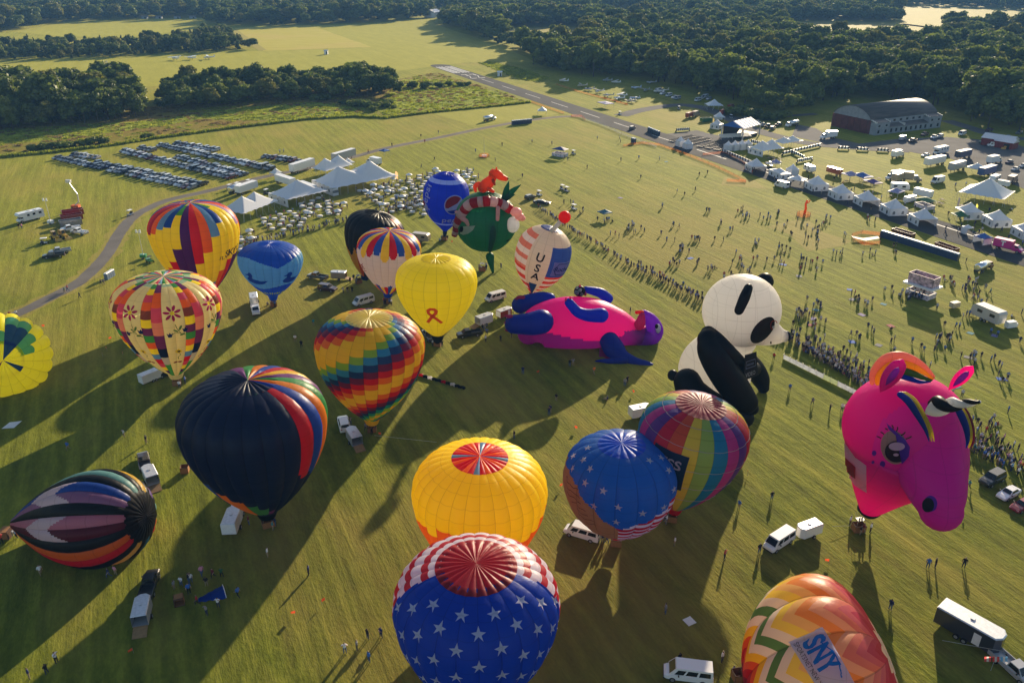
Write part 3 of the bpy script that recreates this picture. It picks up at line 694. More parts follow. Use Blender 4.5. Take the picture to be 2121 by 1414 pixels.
    def patch(s, name, tris, th, q, color, rot=0.0, off=0.07, maxe=0.7, label=None, mt=None, parent=None):
        """flat shape (vertices in metres, faces) laid on the envelope around (th, q)"""
        vs, fs = tris; bm = bmesh.new(); bv = [bm.verts.new((x, y, 0)) for x, y in vs]
        for f in fs:
            try: bm.faces.new([bv[i] for i in f])
            except ValueError: pass
        bmesh.ops.triangulate(bm, faces=bm.faces[:])
        for _ in range(4):
            lg = [e for e in bm.edges if e.calc_length() > maxe]
            if not lg: break
            bmesh.ops.subdivide_edges(bm, edges=lg, cuts=1); bmesh.ops.triangulate(bm, faces=bm.faces[:])
        ca, sa = math.cos(rot), math.sin(rot); r0, z0 = s.rz(q)
        for v in bm.verts:
            x, y = v.co.x * ca - v.co.y * sa, v.co.x * sa + v.co.y * ca
            qq = min(.995, max(.005, q + y / s.Ltot)); rr = max(.5, s.rz(qq)[0] * .5 + r0 * .5)
            v.co = s.pt(th + x / rr, qq, off)
        me = bpy.data.meshes.new(name); bm.to_mesh(me); bm.free(); me.materials.append(mt or FABO)
        me.polygons.foreach_set('use_smooth', [True] * len(me.polygons)); me.update()
        o = obj(name, me, parent or s.t); o.color = (*color, 1)
        if label: o['label'] = label
        return o
    def basket(s, w=1.5, d=1.15, h=1.1, rz=None, crew=True, burner=True, loc=None, tall=None):
        rz = random.uniform(-.5, .5) if rz is None else rz; loc = Vector(loc) if loc is not None else Vector((0, 0, 0))
        b = MB()
        for k in range(4):                                    # hollow walls
            a = k * PI / 2 + rz; L_ = w if k % 2 == 0 else d; off = (d if k % 2 == 0 else w) / 2
            b.box((loc.x + math.sin(a) * off, loc.y - math.cos(a) * off, h / 2 + .06), (L_ + .08 * (k % 2 == 0), .08, h), a)
        b.box((loc.x, loc.y, .07), (w, d, .1), rz)
        bo = b.build('basket', WICKER, s.t)
        e = MB()
        for k in range(4):
            a = k * PI / 2 + rz; L_ = w if k % 2 == 0 else d; off = (d if k % 2 == 0 else w) / 2
            ca, sa = math.cos(a), math.sin(a); cx, cy_ = loc.x + math.sin(a) * off, loc.y - math.cos(a) * off
            e.tube([(cx - ca * (L_ / 2 + .05), cy_ - sa * (L_ / 2 + .05), h + .1), (cx + ca * (L_ / 2 + .05), cy_ + sa * (L_ / 2 + .05), h + .1)], .07, 6)
        e.build('rim', SUEDE, bo)
        if burner:
            f = MB(); ca, sa = math.cos(rz), math.sin(rz); top = 2.15
            for sx in (-1, 1):
                for sy in (-1, 1):
                    x, y = sx * w * .45, sy * d * .45; X, Y = loc.x + x * ca - y * sa, loc.y + x * sa + y * ca
                    f.bar((X, Y, h), (loc.x + (X - loc.x) * .75, loc.y + (Y - loc.y) * .75, top), .03)
            f.box((loc.x, loc.y, top), (w * .7, d * .7, .05), rz)
            for sx in (-.2, .2): f.cyl((loc.x + sx * ca, loc.y + sx * sa, top + .2), .13, .35, seg=8)
            f.build('burner_frame', STEEL, s.t)
            c = MB(); r0 = s.rz(0.0)[0]
            for k in range(10):
                th = 2 * PI * k / 10; p = s.pt(th, 0.0)
                c.bar((loc.x + math.cos(th) * w * .35, loc.y + math.sin(th) * d * .35, top), tuple(p), .018, 3)
            c.build('suspension_cables', STEEL, s.t)
    def skirt(s, color, q=0.0, drop=1.2, rr=.75):
        n = 24; vs = []
        for z, k in ((0, 1.0), (-.5, .9), (-1, rr)):
            for j in range(n):
                th = 2 * PI * j / n; p = s.pt(th, 0.0); c = s.mouth
                vs.append(c + (p - c) * k + s.az * z * drop)
        fs = [(i * n + j, i * n + (j + 1) % n, (i + 1) * n + (j + 1) % n, (i + 1) * n + j) for i in range(2) for j in range(n)]
        b = MB(); b.add(vs, fs); o = b.build('skirt', FABO, s.t, True); o.color = (*color, 1); return o
def upright(bpx, cpx, xl, xr, yw, mouth_h=3.0, zfix=None):
    """base, mouth, crown and radius of a standing balloon from its outline"""
    base = G(*bpx); d = ray(*cpx)
    # the point of the crown ray closest to the vertical over the base
    h = Vector((d.x, d.y, 0)); t = (base - CAMP).to_2d().dot(h.to_2d()) / h.to_2d().length_squared
    if zfix: t = (zfix - CAMH) / d.z
    crown = CAMP + d * t
    mouth = base + Vector((0, 0, mouth_h)) + (crown - base).to_2d().to_3d() * (mouth_h / crown.z)
    cen = mouth.lerp(crown, .66); D = (cen - CAMP).length
    half = ray(xl, yw).angle(ray(xr, yw)) / 2
    return base, mouth, crown, D * math.sin(half)
def star2d(r, k=.40, n=5, a0=PI / 2):
    vs = [(0, 0)] + [((r if i % 2 == 0 else r * k) * math.cos(a0 + i * PI / n), (r if i % 2 == 0 else r * k) * math.sin(a0 + i * PI / n)) for i in range(2 * n)]
    return vs, [(0, i + 1, (i + 1) % (2 * n) + 1) for i in range(2 * n)]
def poly2d(pts): return list(pts), [tuple(range(len(pts)))]
def disc2d(rx, ry=None, n=20, cx=0, cy_=0, a0=0.0):
    ry = ry or rx; return [(cx + rx * math.cos(2 * PI * i / n), cy_ + ry * math.sin(2 * PI * i / n)) for i in range(n)], [tuple(range(n))]
def ell2d(cx, cy_, rx, ry, a, n=14):
    ca, sa = math.cos(a), math.sin(a)
    return [(cx + rx * math.cos(t) * ca - ry * math.sin(t) * sa, cy_ + rx * math.cos(t) * sa + ry * math.sin(t) * ca) for t in (2 * PI * i / n for i in range(n))], [tuple(range(n))]
def stroke2d(pts, w):
    vs = []; n = len(pts)
    for i, p in enumerate(pts):
        a = pts[max(0, i - 1)]; b = pts[min(n - 1, i + 1)]; dx, dy = b[0] - a[0], b[1] - a[1]; l = math.hypot(dx, dy) or 1
        vs += [(p[0] - dy / l * w / 2, p[1] + dx / l * w / 2), (p[0] + dy / l * w / 2, p[1] - dx / l * w / 2)]
    return vs, [(2 * i, 2 * i + 1, 2 * i + 3, 2 * i + 2) for i in range(n - 1)]
def merge2d(*ts):
    vs, fs = [], []
    for a, f in ts:
        o = len(vs); vs += a; fs += [tuple(i + o for i in q) for q in f]
    return vs, fs
def text2d(txt, size, bold=0.0, spacing=1.0, shear=0.0, xs=1.0):
    cu = bpy.data.curves.new('lettering', 'FONT'); cu.body = txt; cu.size = size; cu.offset = bold; cu.align_x = 'CENTER'; cu.align_y = 'CENTER'
    cu.space_character = spacing; cu.shear = shear; cu.resolution_u = 3; cu.fill_mode = 'FRONT'
    o = bpy.data.objects.new('lettering', cu); C.objects.link(o)
    dg = bpy.context.evaluated_depsgraph_get(); me = o.evaluated_get(dg).to_mesh()
    vs = [(v.co.x * xs, v.co.y) for v in me.vertices]; fs = [tuple(p.vertices) for p in me.polygons]
    o.evaluated_get(dg).to_mesh_clear(); bpy.data.objects.remove(o); bpy.data.curves.remove(cu)
    return vs, fs
K = {k: hx(v) for k, v in dict(red='#c8102a', crimson='#a3123c', orange='#e8641c', yellow='#fad808', lemon='#f0e21a', green='#3f9a4a', lime='#8cc63f', teal='#1f93a5', ltblue='#5b93dd', sky='#7fb4d8',
     blue='#1a49b5', royal='#0d33a6', navy='#101d44', purple='#4a1878', plum='#6a2a6a', pink='#d63a8c', magenta='#d0117a', white='#e6e2e2', cream='#e6e0a8', black='#14161c', brown='#7a3b22', rose='#d2486b', salmon='#e08a78', tan='#c79a6a', lilac='#b59ad8', dkgreen='#17472f', silver='#b8bcc2').items()}
K['yellow'] = (.95, .80, .004)
# ================================================================== the standing balloons
def sgn(b, g): return g if g < b.N / 2 else g - b.N
def flat_vent(c): return lambda g, u, k: c
# --- yellow patchwork balloon with lettering
b = Balloon('hot_air_balloon', 'yellow patchwork balloon with purple and red gores and black FLY lettering', *upright((428, 632), (393, 420), 306, 494, 482), N_=28, ph=-.11)
def f(g, u, q, p):
    k = sgn(b, g); top = {0: ('red', .40), -1: ('purple', .0), -2: ('green', .80), -3: ('blue', .70), -4: ('ltblue', .66), -5: ('orange', .63), -6: ('crimson', .60), -7: ('red', .6), 1: ('orange', .50), 2: ('ltblue', .60), 3: ('blue', .70), 4: ('green', .84), 5: ('yellow', .8), 6: ('lilac', .62), 7: ('orange', .5), 8: ('red', .5), 9: ('blue', .5)}.get(k, ('blue' if k % 3 else 'orange', .6))
    if q > top[1] and k != -1: return K[top[0]]
    if k == -1: return K['purple'] if q > .27 else K['yellow'] if q > .1 else K['orange']
    if k == -2 and q < .53: return K['purple'] if q > .13 else K['blue']
    if k == -3 and q < .44: return K['red'] if q > .2 else K['purple']
    if k == -4 and q < .36: return K['orange'] if q > .2 else K['red']
    if k == 0 and q < .2: return K['yellow']
    if k in (1, 2) and q < .2: return K['ltblue'] if q > .12 and k == 2 else K['purple']
    if k == 3 and q < .30: return K['orange']
    if k == 4 and q < .38: return K['red']
    if k >= 5 and q < .42: return K['purple']
    return K['yellow']
b.gores(f, qv=.95); b.vent(lambda g, u, k: [K['red'], K['orange'], K['ltblue'], K['blue'], K['green'], K['yellow'], K['lilac']][g % 7], q0=.93, pleat=.004); b.skirt(K['blue']); b.basket()
b.patch('lettering', text2d('FLY', 1.5), .62, .42, K['black']); b.patch('lettering', text2d('SKYC', 2.5, .02), .97, .445, K['black'])
# --- cream flower balloon
b = Balloon('hot_air_balloon', 'cream balloon with pink flower appliques and patchwork bands beside a white trailer', *upright((367, 797), (338, 572), 224, 454, 650), N_=32, ph=-.115)
CHK1 = [K[c] for c in ('green', 'yellow', 'rose', 'orange', 'brown', 'yellow', 'plum', 'green', 'orange', 'yellow', 'ltblue', 'red', 'rose', 'yellow', 'purple', 'green')]
CHK2 = [K[c] for c in ('plum', 'orange', 'rose', 'salmon', 'plum', 'navy', 'silver', 'green')]
def f(g, u, q, p):
    m = (g + 2) % 4; v = (.88 - q) / .88
    if m in (2, 3):
        if q > .80: return K['cream'] if q < .84 else (hx('#9fc7b0'))
        return K['cream']
    if m == 0: return CHK1[min(15, int(v * 16))]
    return CHK2[min(7, int(v * 9))]
b.gores(f, panels=16, nq=48); b.vent(lambda g, u, k: [K['green'], K['cream'], K['rose'], K['sky']][g % 4], q0=.88, pleat=.02); b.basket(); b.skirt(K['cream'])
gw = 2 * PI / 32; OLIVE = hx('#5d8a48')
for c0 in range(-3, 5):
    th = (c0 * 4 + 1) * gw + b.ph
    if abs(th) > 1.9: continue
    fl = merge2d(*[ell2d(math.cos(a) * 1.0, math.sin(a) * 1.0, .62, .26, a) for a in (2 * PI * i / 7 + .3 for i in range(7))])
    b.patch('flower', fl, th - .01, .64, hx('#b3206a')); b.patch('flower_centre', disc2d(.38, n=10), th - .01, .64, K['yellow'], off=.1)
    st = merge2d(stroke2d([(.1, 1.0), (.3, .2), (.9, -1.0), (1.8, -1.6)], .13), stroke2d([(.9, -1.0), (0, -.8), (-.8, -1.1)], .12), ell2d(.9, .2, .55, .22, 1.1), ell2d(.1, -.4, .5, .2, 2.6), ell2d(1.2, -1.3, .5, .2, .2))
    b.patch('stem', st, th + .005, .535, OLIVE, off=.05)
    for x, y in ((1.75, -.45), (-1.0, -1.2)):
        b.patch('tulip', poly2d([(x - .55, y + .5), (x - .2, y + .2), (x, y + .6), (x + .25, y + .2), (x + .55, y + .5), (x + .3, y - .45), (x - .3, y - .45)]), th + .005, .535, hx('#1d2f7a'), off=.08)
    b.patch('sunflower', star2d(.8, .55, 9), th + .04, .35, K['yellow']); b.patch('sunflower_centre', disc2d(.3, n=10), th + .04, .35, K['black'], off=.1)
    b.patch('stem', stroke2d([(.1, -.5), (.4, -1.2), (-.1, -1.8), (0, -2.6)], .13), th + .04, .35, OLIVE, off=.06)
    b.patch('butterfly', merge2d(ell2d(-.4, 0, .4, .28, .3), ell2d(.4, 0, .4, .28, -.3)), th + .02, .23, hx('#7d2330'))
# --- blue duck balloon
b = Balloon('hot_air_balloon', 'two-tone blue balloon with swimming duck silhouettes beside a white pickup', *upright((567, 634), (558, 505), 494.5, 628, 548), N_=24, ph=.02)
DB, LB = (.014, .10, .50), (.24, .50, .68)
def f(g, u, q, p):
    th = (g + u) * 2 * PI / 24; z = abs(((th - .18 + PI) % (2 * PI / 3)) - PI / 3) / (PI / 3)
    if q > .62 - .10 * (1 - z) ** 1.5 + .04: return DB
    if q > .27 + .03 * math.sin(th * 3): return LB
    if .10 < q < .14: return K['yellow'] if int((g + u) * 3) % 2 else DB
    return DB
b.gores(f, nq=100, nu=8); b.vent(flat_vent(hx('#2a5fc4')), pleat=.025); b.skirt(DB); b.basket()
def duck(fl):
    P = [(-2.6, -.2), (-2.2, -.9), (-1.2, -1.3), (.4, -1.35), (1.6, -1.0), (2.7, .1), (1.9, -.15), (1.0, -.2), (0, .05), (-.7, .2), (-.85, .6), (-.55, 1.0), (-.6, 1.55), (-1.0, 1.85), (-1.5, 1.75), (-1.8, 1.35), (-2.5, 1.2), (-2.4, .95), (-1.8, .95), (-1.7, .55), (-2.1, .3)]
    return poly2d([(x * fl * 1.08, y * 1.08) for x, y in P])
for k, th in enumerate((-.55, .78, 2.1, -1.85)): b.patch('duck_silhouette', duck(1 if k % 2 == 0 else 1), th, .40, hx('#2257b8'))
# --- white balloon with petals
b = Balloon('hot_air_balloon', 'white balloon with red, blue and yellow petals around the crown and mouth', *upright((803, 628), (807, 478), 741, 873, 540), N_=24, bulge=.02)
PC = [K['red'], hx('#2a55b8'), hx('#f2cf2e')]
def f(g, u, q, p):
    e = .62 - (.05, .02, .08)[(g * 7) % 3] + .06 * (2 * u - 1) ** 4
    if q > e and abs(u - .5) < .46: return PC[(g) % 3]
    if q < .20 - .02 * ((g * 5) % 3) - .02 * (2 * u - 1) ** 2: return PC[(g + 1) % 3]
    return K['white']
b.gores(f, nq=60, nu=8, qv=.95); b.vent(lambda g, u, k: PC[g % 3], q0=.93, pleat=.004); b.skirt(K['blue']); b.basket()
b.patch('script_mark', merge2d(stroke2d([(-1.6, .9), (0, .5), (1.6, 1.0)], .18), stroke2d([(-1.2, -.6), (-.6, .5), (0, -.6), (.6, .5), (1.2, -.6)], .55), stroke2d([(-1.2, -1.2), (1.6, -1.0)], .15)), -1.15, .40, K['crimson'], rot=.3)
# --- yellow ribbon balloon
b = Balloon('hot_air_balloon', 'plain lemon yellow balloon carrying an orange awareness ribbon', *upright((907, 716), (903, 534), 821, 989, 600), N_=20, bulge=.018)
LEM = hx('#f4e40c')
b.gores(lambda g, u, q, p: LEM if q < .985 else LEM, qv=.9, panels=12); b.vent(flat_vent(hx('#e2d21a')), q0=.88, pleat=.03); b.skirt(K['black'], drop=2.2, rr=.5); b.basket()
rib = merge2d(stroke2d([(2.0, -2.3), (.6, -.4), (-.7, 1.1), (-.75, 1.9), (-.2, 2.35), (.5, 2.3), (.9, 1.8), (.75, 1.1), (-.1, 0), (-1.3, -2.2)], .75))
b.patch('ribbon', rib, -.14, .36, hx('#dc5a1c'), off=.09)
# --- blue bottle-cap balloon
b = Balloon('hot_air_balloon', 'royal blue egg-shaped balloon with white rings and a round red, white and blue emblem', *upright((921, 497), (926, 357), 876.5, 972.5, 410), N_=16, prof=PROF_PEPSI, bulge=.012)
PB = hx('#0b3fc0')
b.gores(lambda g, u, q, p: hx('#dfe4ef') if .755 < q < .81 or .165 < q < .195 else PB, nq=72, qv=.9, panels=8); b.vent(flat_vent(PB), q0=.88, pleat=.03); b.skirt(hx('#1a3a55'), drop=2.0, rr=.4); b.basket()
def emblem(th, q, r):
    b.patch('emblem', disc2d(r, n=28), th, q, K['white'], off=.06)
    up = [(r * .9 * math.cos(a), r * .9 * math.sin(a)) for a in (.75 + i * (PI * .86) / 12 for i in range(13))]
    b.patch('emblem_red', poly2d(up + [(-.62 * r, -.30 * r), (-.2 * r, -.05 * r), (.25 * r, .18 * r)]), th, q, hx('#c01030'), off=.12)
    lo = [(r * .9 * math.cos(a), r * .9 * math.sin(a)) for a in (-.15 - i * (PI * .72) / 12 for i in range(13))]
    b.patch('emblem_blue', poly2d(lo + [(-.2 * r, -.52 * r), (.35 * r, -.42 * r)]), th, q, PB, off=.12)
emblem(.37, .50, 3.1); emblem(-1.35, .40, 2.6)
b.patch('lettering', text2d('pepsi', 3.0, .04, 1.05), .42, .275, K['white'], off=.08)
b.patch('lettering', text2d('pepsi', 3.6, .05, 1.05), -1.02, .56, K['white'], rot=PI / 2 - .12, off=.08)
# --- rainbow checker balloon
b = Balloon('hot_air_balloon', 'rainbow checkered balloon with spiralling steps and a pale yellow vent', *upright((771, 893), (765, 656), 654, 878, 735), N_=24, ph=-.13)
Y_, G_, LB_, B_, P_, R_, O_, T_, LM_ = hx('#eec81e'), hx('#7cb342'), hx('#2f86cf'), hx('#1c3f86'), hx('#6a1f55'), hx('#c4142c'), hx('#e2701e'), hx('#1d95a5'), hx('#8cc63f')
SEQ = [O_, Y_, O_, R_, P_, B_, T_, LM_, Y_, Y_, O_, R_, P_, B_, T_, LM_]
SEQ2 = [Y_, Y_, Y_, O_, R_, P_, B_, LB_, G_, Y_, Y_, Y_, O_, R_, P_, B_, LB_, G_]
def f(g, u, q, p):
    k = sgn(b, g); row = int((.88 - q) / .88 * 20)
    s_ = (row + k) if q > .42 else row + k
    m = (row + k - 4)
    seqd = [G_, LB_, B_, P_, R_, O_, Y_, Y_, O_, R_, P_, B_, T_, LM_, Y_, LM_, T_, B_, R_, O_, Y_]
    if m >= 0: return seqd[min(m, 20)] if m <= 20 else [Y_, O_, R_, P_, B_, T_][m % 6]
    return [Y_, Y_, Y_, O_, R_, P_, B_, LB_, G_][(-m - 1) % 9]
b.gores(f, panels=20, nq=60); b.vent(flat_vent(hx('#efdf84')), q0=.862, pleat=.03); b.basket(); b.skirt(Y_)
# --- large navy balloon with rainbow side
b = Balloon('hot_air_balloon', 'large dark navy balloon with curved rainbow stripes down one side', *upright((557, 1088), (513, 787), 368, 674, 905), N_=24, bulge=.04, ph=.07)
RC = [K['red'], hx('#1f4db4'), hx('#ea8a20'), hx('#46a35a'), hx('#7a3f8a'), hx('#f0c62a')]
NV = hx('#10234e')
def f(g, u, q, p):
    th = ((g + u) * 2 * PI / 24)
    if 2 <= g <= 12:
        e = .36 + .05 * (2 * u - 1) ** 4 - .03 * (g - 2)
        if q > e: return RC[(g - 2) % 6]
        if g > 3 and q > .16: return [hx('#ece8da'), hx('#4f8a4a')][(int(q * 30) + g) % 2] if q > .28 else hx('#e8c02a') if q > .22 else K['orange']
        return NV if g < 4 else K['red']
    k = sgn(b, g)
    if k < 1:
        lim = .06 + .052 * (-k) - .012 * abs(2 * u - 1)
        idx = {0: 4, -1: 3, -2: 3, -3: 2, -4: 2, -5: 1, -6: 1, -7: 0, -8: 0, -9: 5, -10: 5, -11: 5}.get(k, 4)
        if q < lim + .06 and q > .03 and k > -12: return RC[idx] if q > .05 else NV
    return NV
b.gores(f, nq=64, nu=6); b.vent(lambda g, u, k: RC[(g - 2) % 6] if 3 <= g <= 12 else hx('#16284f'), q0=.875, pleat=.035); b.skirt(K['black']); b.basket(w=1.9, d=1.3)
# --- yellow balloon with red vent
b = Balloon('hot_air_balloon', 'golden yellow balloon with a red, orange and blue vent and stepped orange base', *upright((993, 1218), (994, 944), 852, 1126, 1015), N_=28, bulge=.03)
YE = (.95, .84, .004); ORG = hx('#e8742a')
def f(g, u, q, p):
    k = sgn(b, g); st = {-6: .50, -5: .53, -4: .50, -3: .56, -2: .56, -1: .49, 0: .42, 1: .40, 2: .40}.get(k, .52 if k < 0 else .43 + .03 * max(0, min(6, k - 2)))
    return ORG if q < st else YE
b.gores(f, panels=14); b.vent(lambda g, u, k: [K['red'], K['orange'], K['red'], K['red'], K['orange'], K['red'], K['ltblue']][g % 7], q0=.868, pleat=.02); b.basket(); b.skirt(ORG)
# --- flag balloon
b = Balloon('hot_air_balloon', 'big blue balloon with white stars and red and white striped back, dark red vent', *upright((990, 1478), (986, 1166), 809, 1145, 1262), N_=24, bulge=.035, ph=.02)
FB, FR, FW = hx('#0b3fb5'), hx('#c02234'), hx('#e9e6ee')
def f(g, u, q, p):
    th = abs(((g + u) * 2 * PI / 24 + b.ph + PI) % (2 * PI) - PI)
    if th < 1.30 + .55 * max(0, .9 - q) * .6: return FB
    return FR if int((.9 - q) / .9 * 24) % 2 == 0 else FW
b.gores(f, nq=60, nu=8, panels=14); b.vent(flat_vent(hx('#b02030')), q0=.845, pleat=.03); b.basket(w=1.8, d=1.3); b.skirt(FR)
gw = 2 * PI / 24
for i, (k, q) in enumerate([(k, q) for k in range(-6, 7) for q in ((.775, .655, .535, .415, .295, .175) if k % 2 else (.715, .595, .475, .355, .235, .115))]):
    if abs(k * gw) > 1.26 and q > .7: continue
    b.patch('star', star2d(b.R * .085), (k + (.5 if q > 9 else 0)) * gw + .02 + gw * .5 * 0, q, FW, rot=.0, off=.05)
# --- blue star balloon with parchment
b = Balloon('hot_air_balloon', 'blue balloon with scattered white stars, parchment scroll and striped base beside a white van', *upright((1276, 1128), (1288, 917), 1170, 1399, 1000), N_=16, prof=PROF_FULL, bulge=.05, ph=-.05)
SB, SL = (.014, .15, .55), hx('#1f62c8'); PA = hx('#b08552')
def f(g, u, q, p):
    th = ((g + u) * 2 * PI / 16 + b.ph + PI) % (2 * PI) - PI
    if th < .02 and th > -2.2 and q < .62 - .20 * max(0, (th + 1.0)) * 1.1 - .10 * max(0, th + .4): return PA
    if q < .37 + .09 * max(-.2, min(1.2, th)):
        return K['red'] if int(q * 40) % 2 == 0 else FW
    if q < .12: return PA
    return SB
b.gores(f, nq=64, nu=10, panels=12); b.vent(flat_vent(hx('#1560d8')), q0=.855, pleat=.03); b.basket(); b.skirt(K['red'])
for th, q in ((-1.05, .745), (-.72, .73), (-1.12, .66), (-.66, .645), (-.28, .64), (.0, .55), (-.42, .52), (-.02, .435), (.42, .50), (.86, .49), (1.2, .55), (1.22, .68), (.95, .80), (1.35, .76), (-1.4, .70), (-1.4, .80), (1.55, .60)):
    b.patch('star', star2d(b.R * .075), th, q, hx('#e8dcd8'), off=.06)
for i in range(7): b.patch('script_line', stroke2d([(x * .4, .12 * math.sin(x * 1.7 + i)) for x in range(-4 + i // 3, 6 - i // 2)], .12), -1.05 + .09 * i, .57 - .036 * i, hx('#6a4526'), off=.06)
# --- pastel striped balloon leaning to the right
b = Balloon('hot_air_balloon', 'balloon of broad rainbow vertical stripes with thin white rings, leaning before the panda', *upright((1391, 1078), (1453, 836), 1322, 1553, 930), N_=22, bulge=.015, ph=-.12)
ST = [hx(c) for c in ('#d6cf4a', '#8fbf62', '#1e86bd', '#b23a9a', '#5a3a9a', '#b8204a', '#c4553c')]
def f(g, u, q, p):
    return ST[(sgn(b, g)) % 7]
b.gores(f, panels=6, nq=48); b.vent(lambda g, u, k: hx('#a33550'), q0=.86, pleat=.02, rings=3); b.basket(); b.skirt(K['red'])
for q in (.26, .40, .54, .67, .79):
    n_ = 22
    ring = MB(); pts = [b.pt(2 * PI * i / 110 + b.ph, q, .03) for i in range(111)]
    ring.tube(pts, .045, 4, cap=False); o = ring.build('ring_seam', FABO, b.t); o.color = (.5, .46, .5, 1)
b.patch('banner', poly2d([(-2.6, -3.4), (2.4, -3.4), (2.6, 3.4), (-2.6, 3.4)]), -.30, .50, hx('#173a63'), off=.12)
b.patch('lettering', text2d('ESS', 2.2, .05), -.26, .555, hx('#e8c8d8'), off=.2); b.patch('lettering', text2d('&', 2.8, .05), -.25, .455, hx('#e8c8a8'), off=.2)
# ================================================================== special shapes
from mathutils.bvhtree import BVHTree
def W(px, py, Y):
    """point seen at this pixel that stands at forward distance Y"""
    d = ray(px, py); return CAMP + d * (Y / d.y)
def catmull(P, n=6):
    out = []
    for i in range(len(P) - 1):
        p0, p1, p2, p3 = P[max(i - 1, 0)], P[i], P[i + 1], P[min(i + 2, len(P) - 1)]
        for k in range(n):
            t = k / n; out.append(tuple(.5 * (2 * b_ + (c - a) * t + (2 * a - 5 * b_ + 4 * c - d) * t * t + (3 * b_ - a - 3 * c + d) * t ** 3) for a, b_, c, d in zip(p0, p1, p2, p3)))
    out.append(tuple(P[-1])); return out
class Special:
    def __init__(s, name, label, cat, base, group='special shape balloons'):
        s.base = Vector((base[0], base[1], 0)); s.t = thing(name, label, cat, s.base, 0, group); s.bv = None
    def pts(s, L_):
        """(px, py, Y, radius px) -> local points and radii in metres"""
        P = []
        for q in L_:
            w = W(q[0], q[1], q[2]); P.append((*(w - s.base), q[3] / ppm(w)))
        return P
    def limb(s, name, L_, color, seg=20, n=6, sx=1.0, cap=True, color2=None, cf=None, label=None):
        P = catmull(s.pts(L_), n)
        if cap:                                             # rounded ends
            def endcap(p, q, r):
                p, q = Vector(p[:3]), Vector(q[:3]); d = (p - q).normalized()
                return [(*(p + d * r * math.sin(a)), max(.02, r * math.cos(a))) for a in (.35, .7, 1.05, 1.35, 1.56)]
            P = endcap(P[0], P[1], P[0][3])[::-1] + P + endcap(P[-1], P[-2], P[-1][3])
        m = MB(); m.tube([p[:3] for p in P], [p[3] for p in P], seg, sx=sx)
        return s.out(name, m, color, cf, label)
    def blob(s, name, px, py, Y, rx, ry, rd, color, rot=None, seg=28, rings=18, cf=None, label=None, keep=False, parent=None):
        w = W(px, py, Y); k = ppm(w); cz = math.cos(math.atan2(CAMH - w.z, w.y))
        m = MB(); m.ball(w - s.base, (rx / k, rd / k, ry / k), seg, rings, rot=rot)
        if keep: s.bv = BVHTree.FromPolygons([Vector(v) + s.base for v in m.v], m.f)
        return s.out(name, m, color, cf, label, parent)
    def out(s, name, m, color, cf=None, label=None, parent=None):
        if cf is None:
            o = m.build(name, FABO, parent or s.t, True); o.color = (*color, 1)
        else:
            me = bpy.data.meshes.new(name); me.from_pydata(m.v, [], m.f); me.materials.append(FAB)
            cols = []
            for f in m.f:
                c = sum((Vector(m.v[i]) for i in f), Vector()) / len(f); cols += [(*cf(c, proj(c + s.base)), 1)] * len(f)
            at = me.attributes.new('Col', 'FLOAT_COLOR', 'CORNER'); at.data.foreach_set('color', np.array(cols, dtype=np.float32).ravel())
            uvl = me.uv_layers.new(name='UVMap'); uvl.data.foreach_set('uv', np.full(len(me.loops) * 2, .5, dtype=np.float32))
            me.polygons.foreach_set('use_smooth', [True] * len(m.f)); me.update(); o = obj(name, me, s.t)
        o['_mb'] = 0
        del o['_mb']
        if label: o['label'] = label
        return o
def bvh_of(objs, base):
    v, f = [], []
    for o in objs:
        n0 = len(v); v += [x.co + base for x in o.data.vertices]; f += [[i + n0 for i in p.vertices] for p in o.data.polygons]
    return BVHTree.FromPolygons(v, f)
def decal(s, name, bv, tris, color, off=.08, maxe=5.0, xf=None, parent=None, mt=None):
    """a shape sewn onto a surface: outline in photo pixels carried on to that surface"""
    vs, fs = tris; bm = bmesh.new(); bv_ = [bm.verts.new((*(xf(*p) if xf else p), 0)) for p in vs]
    for q in fs:
        try: bm.faces.new([bv_[i] for i in q])
        except ValueError: pass
    bmesh.ops.triangulate(bm, faces=bm.faces[:])
    for _ in range(4):
        lg = [e for e in bm.edges if e.calc_length() > maxe]
        if not lg: break
        bmesh.ops.subdivide_edges(bm, edges=lg, cuts=1); bmesh.ops.triangulate(bm, faces=bm.faces[:])
    bad = []
    for v in bm.verts:
        d = ray(v.co.x, v.co.y); h, nrm, i, dist = bv.ray_cast(CAMP, d)
        if h is None: bad.append(v); continue
        if nrm.dot(d) > 0: nrm = -nrm
        v.co = h + nrm * off - s.base
    if bad: bmesh.ops.delete(bm, geom=bad, context='VERTS')
    me = bpy.data.meshes.new(name); bm.to_mesh(me); bm.free(); me.materials.append(mt or FABO)
    me.polygons.foreach_set('use_smooth', [True] * len(me.polygons)); me.update()
    o = obj(name, me, parent or s.t); o.color = (*color, 1); return o
def px(crop, sc, ox, oy): return [(ox + x / sc, oy + y / sc) for x, y in crop]
class Holder: pass

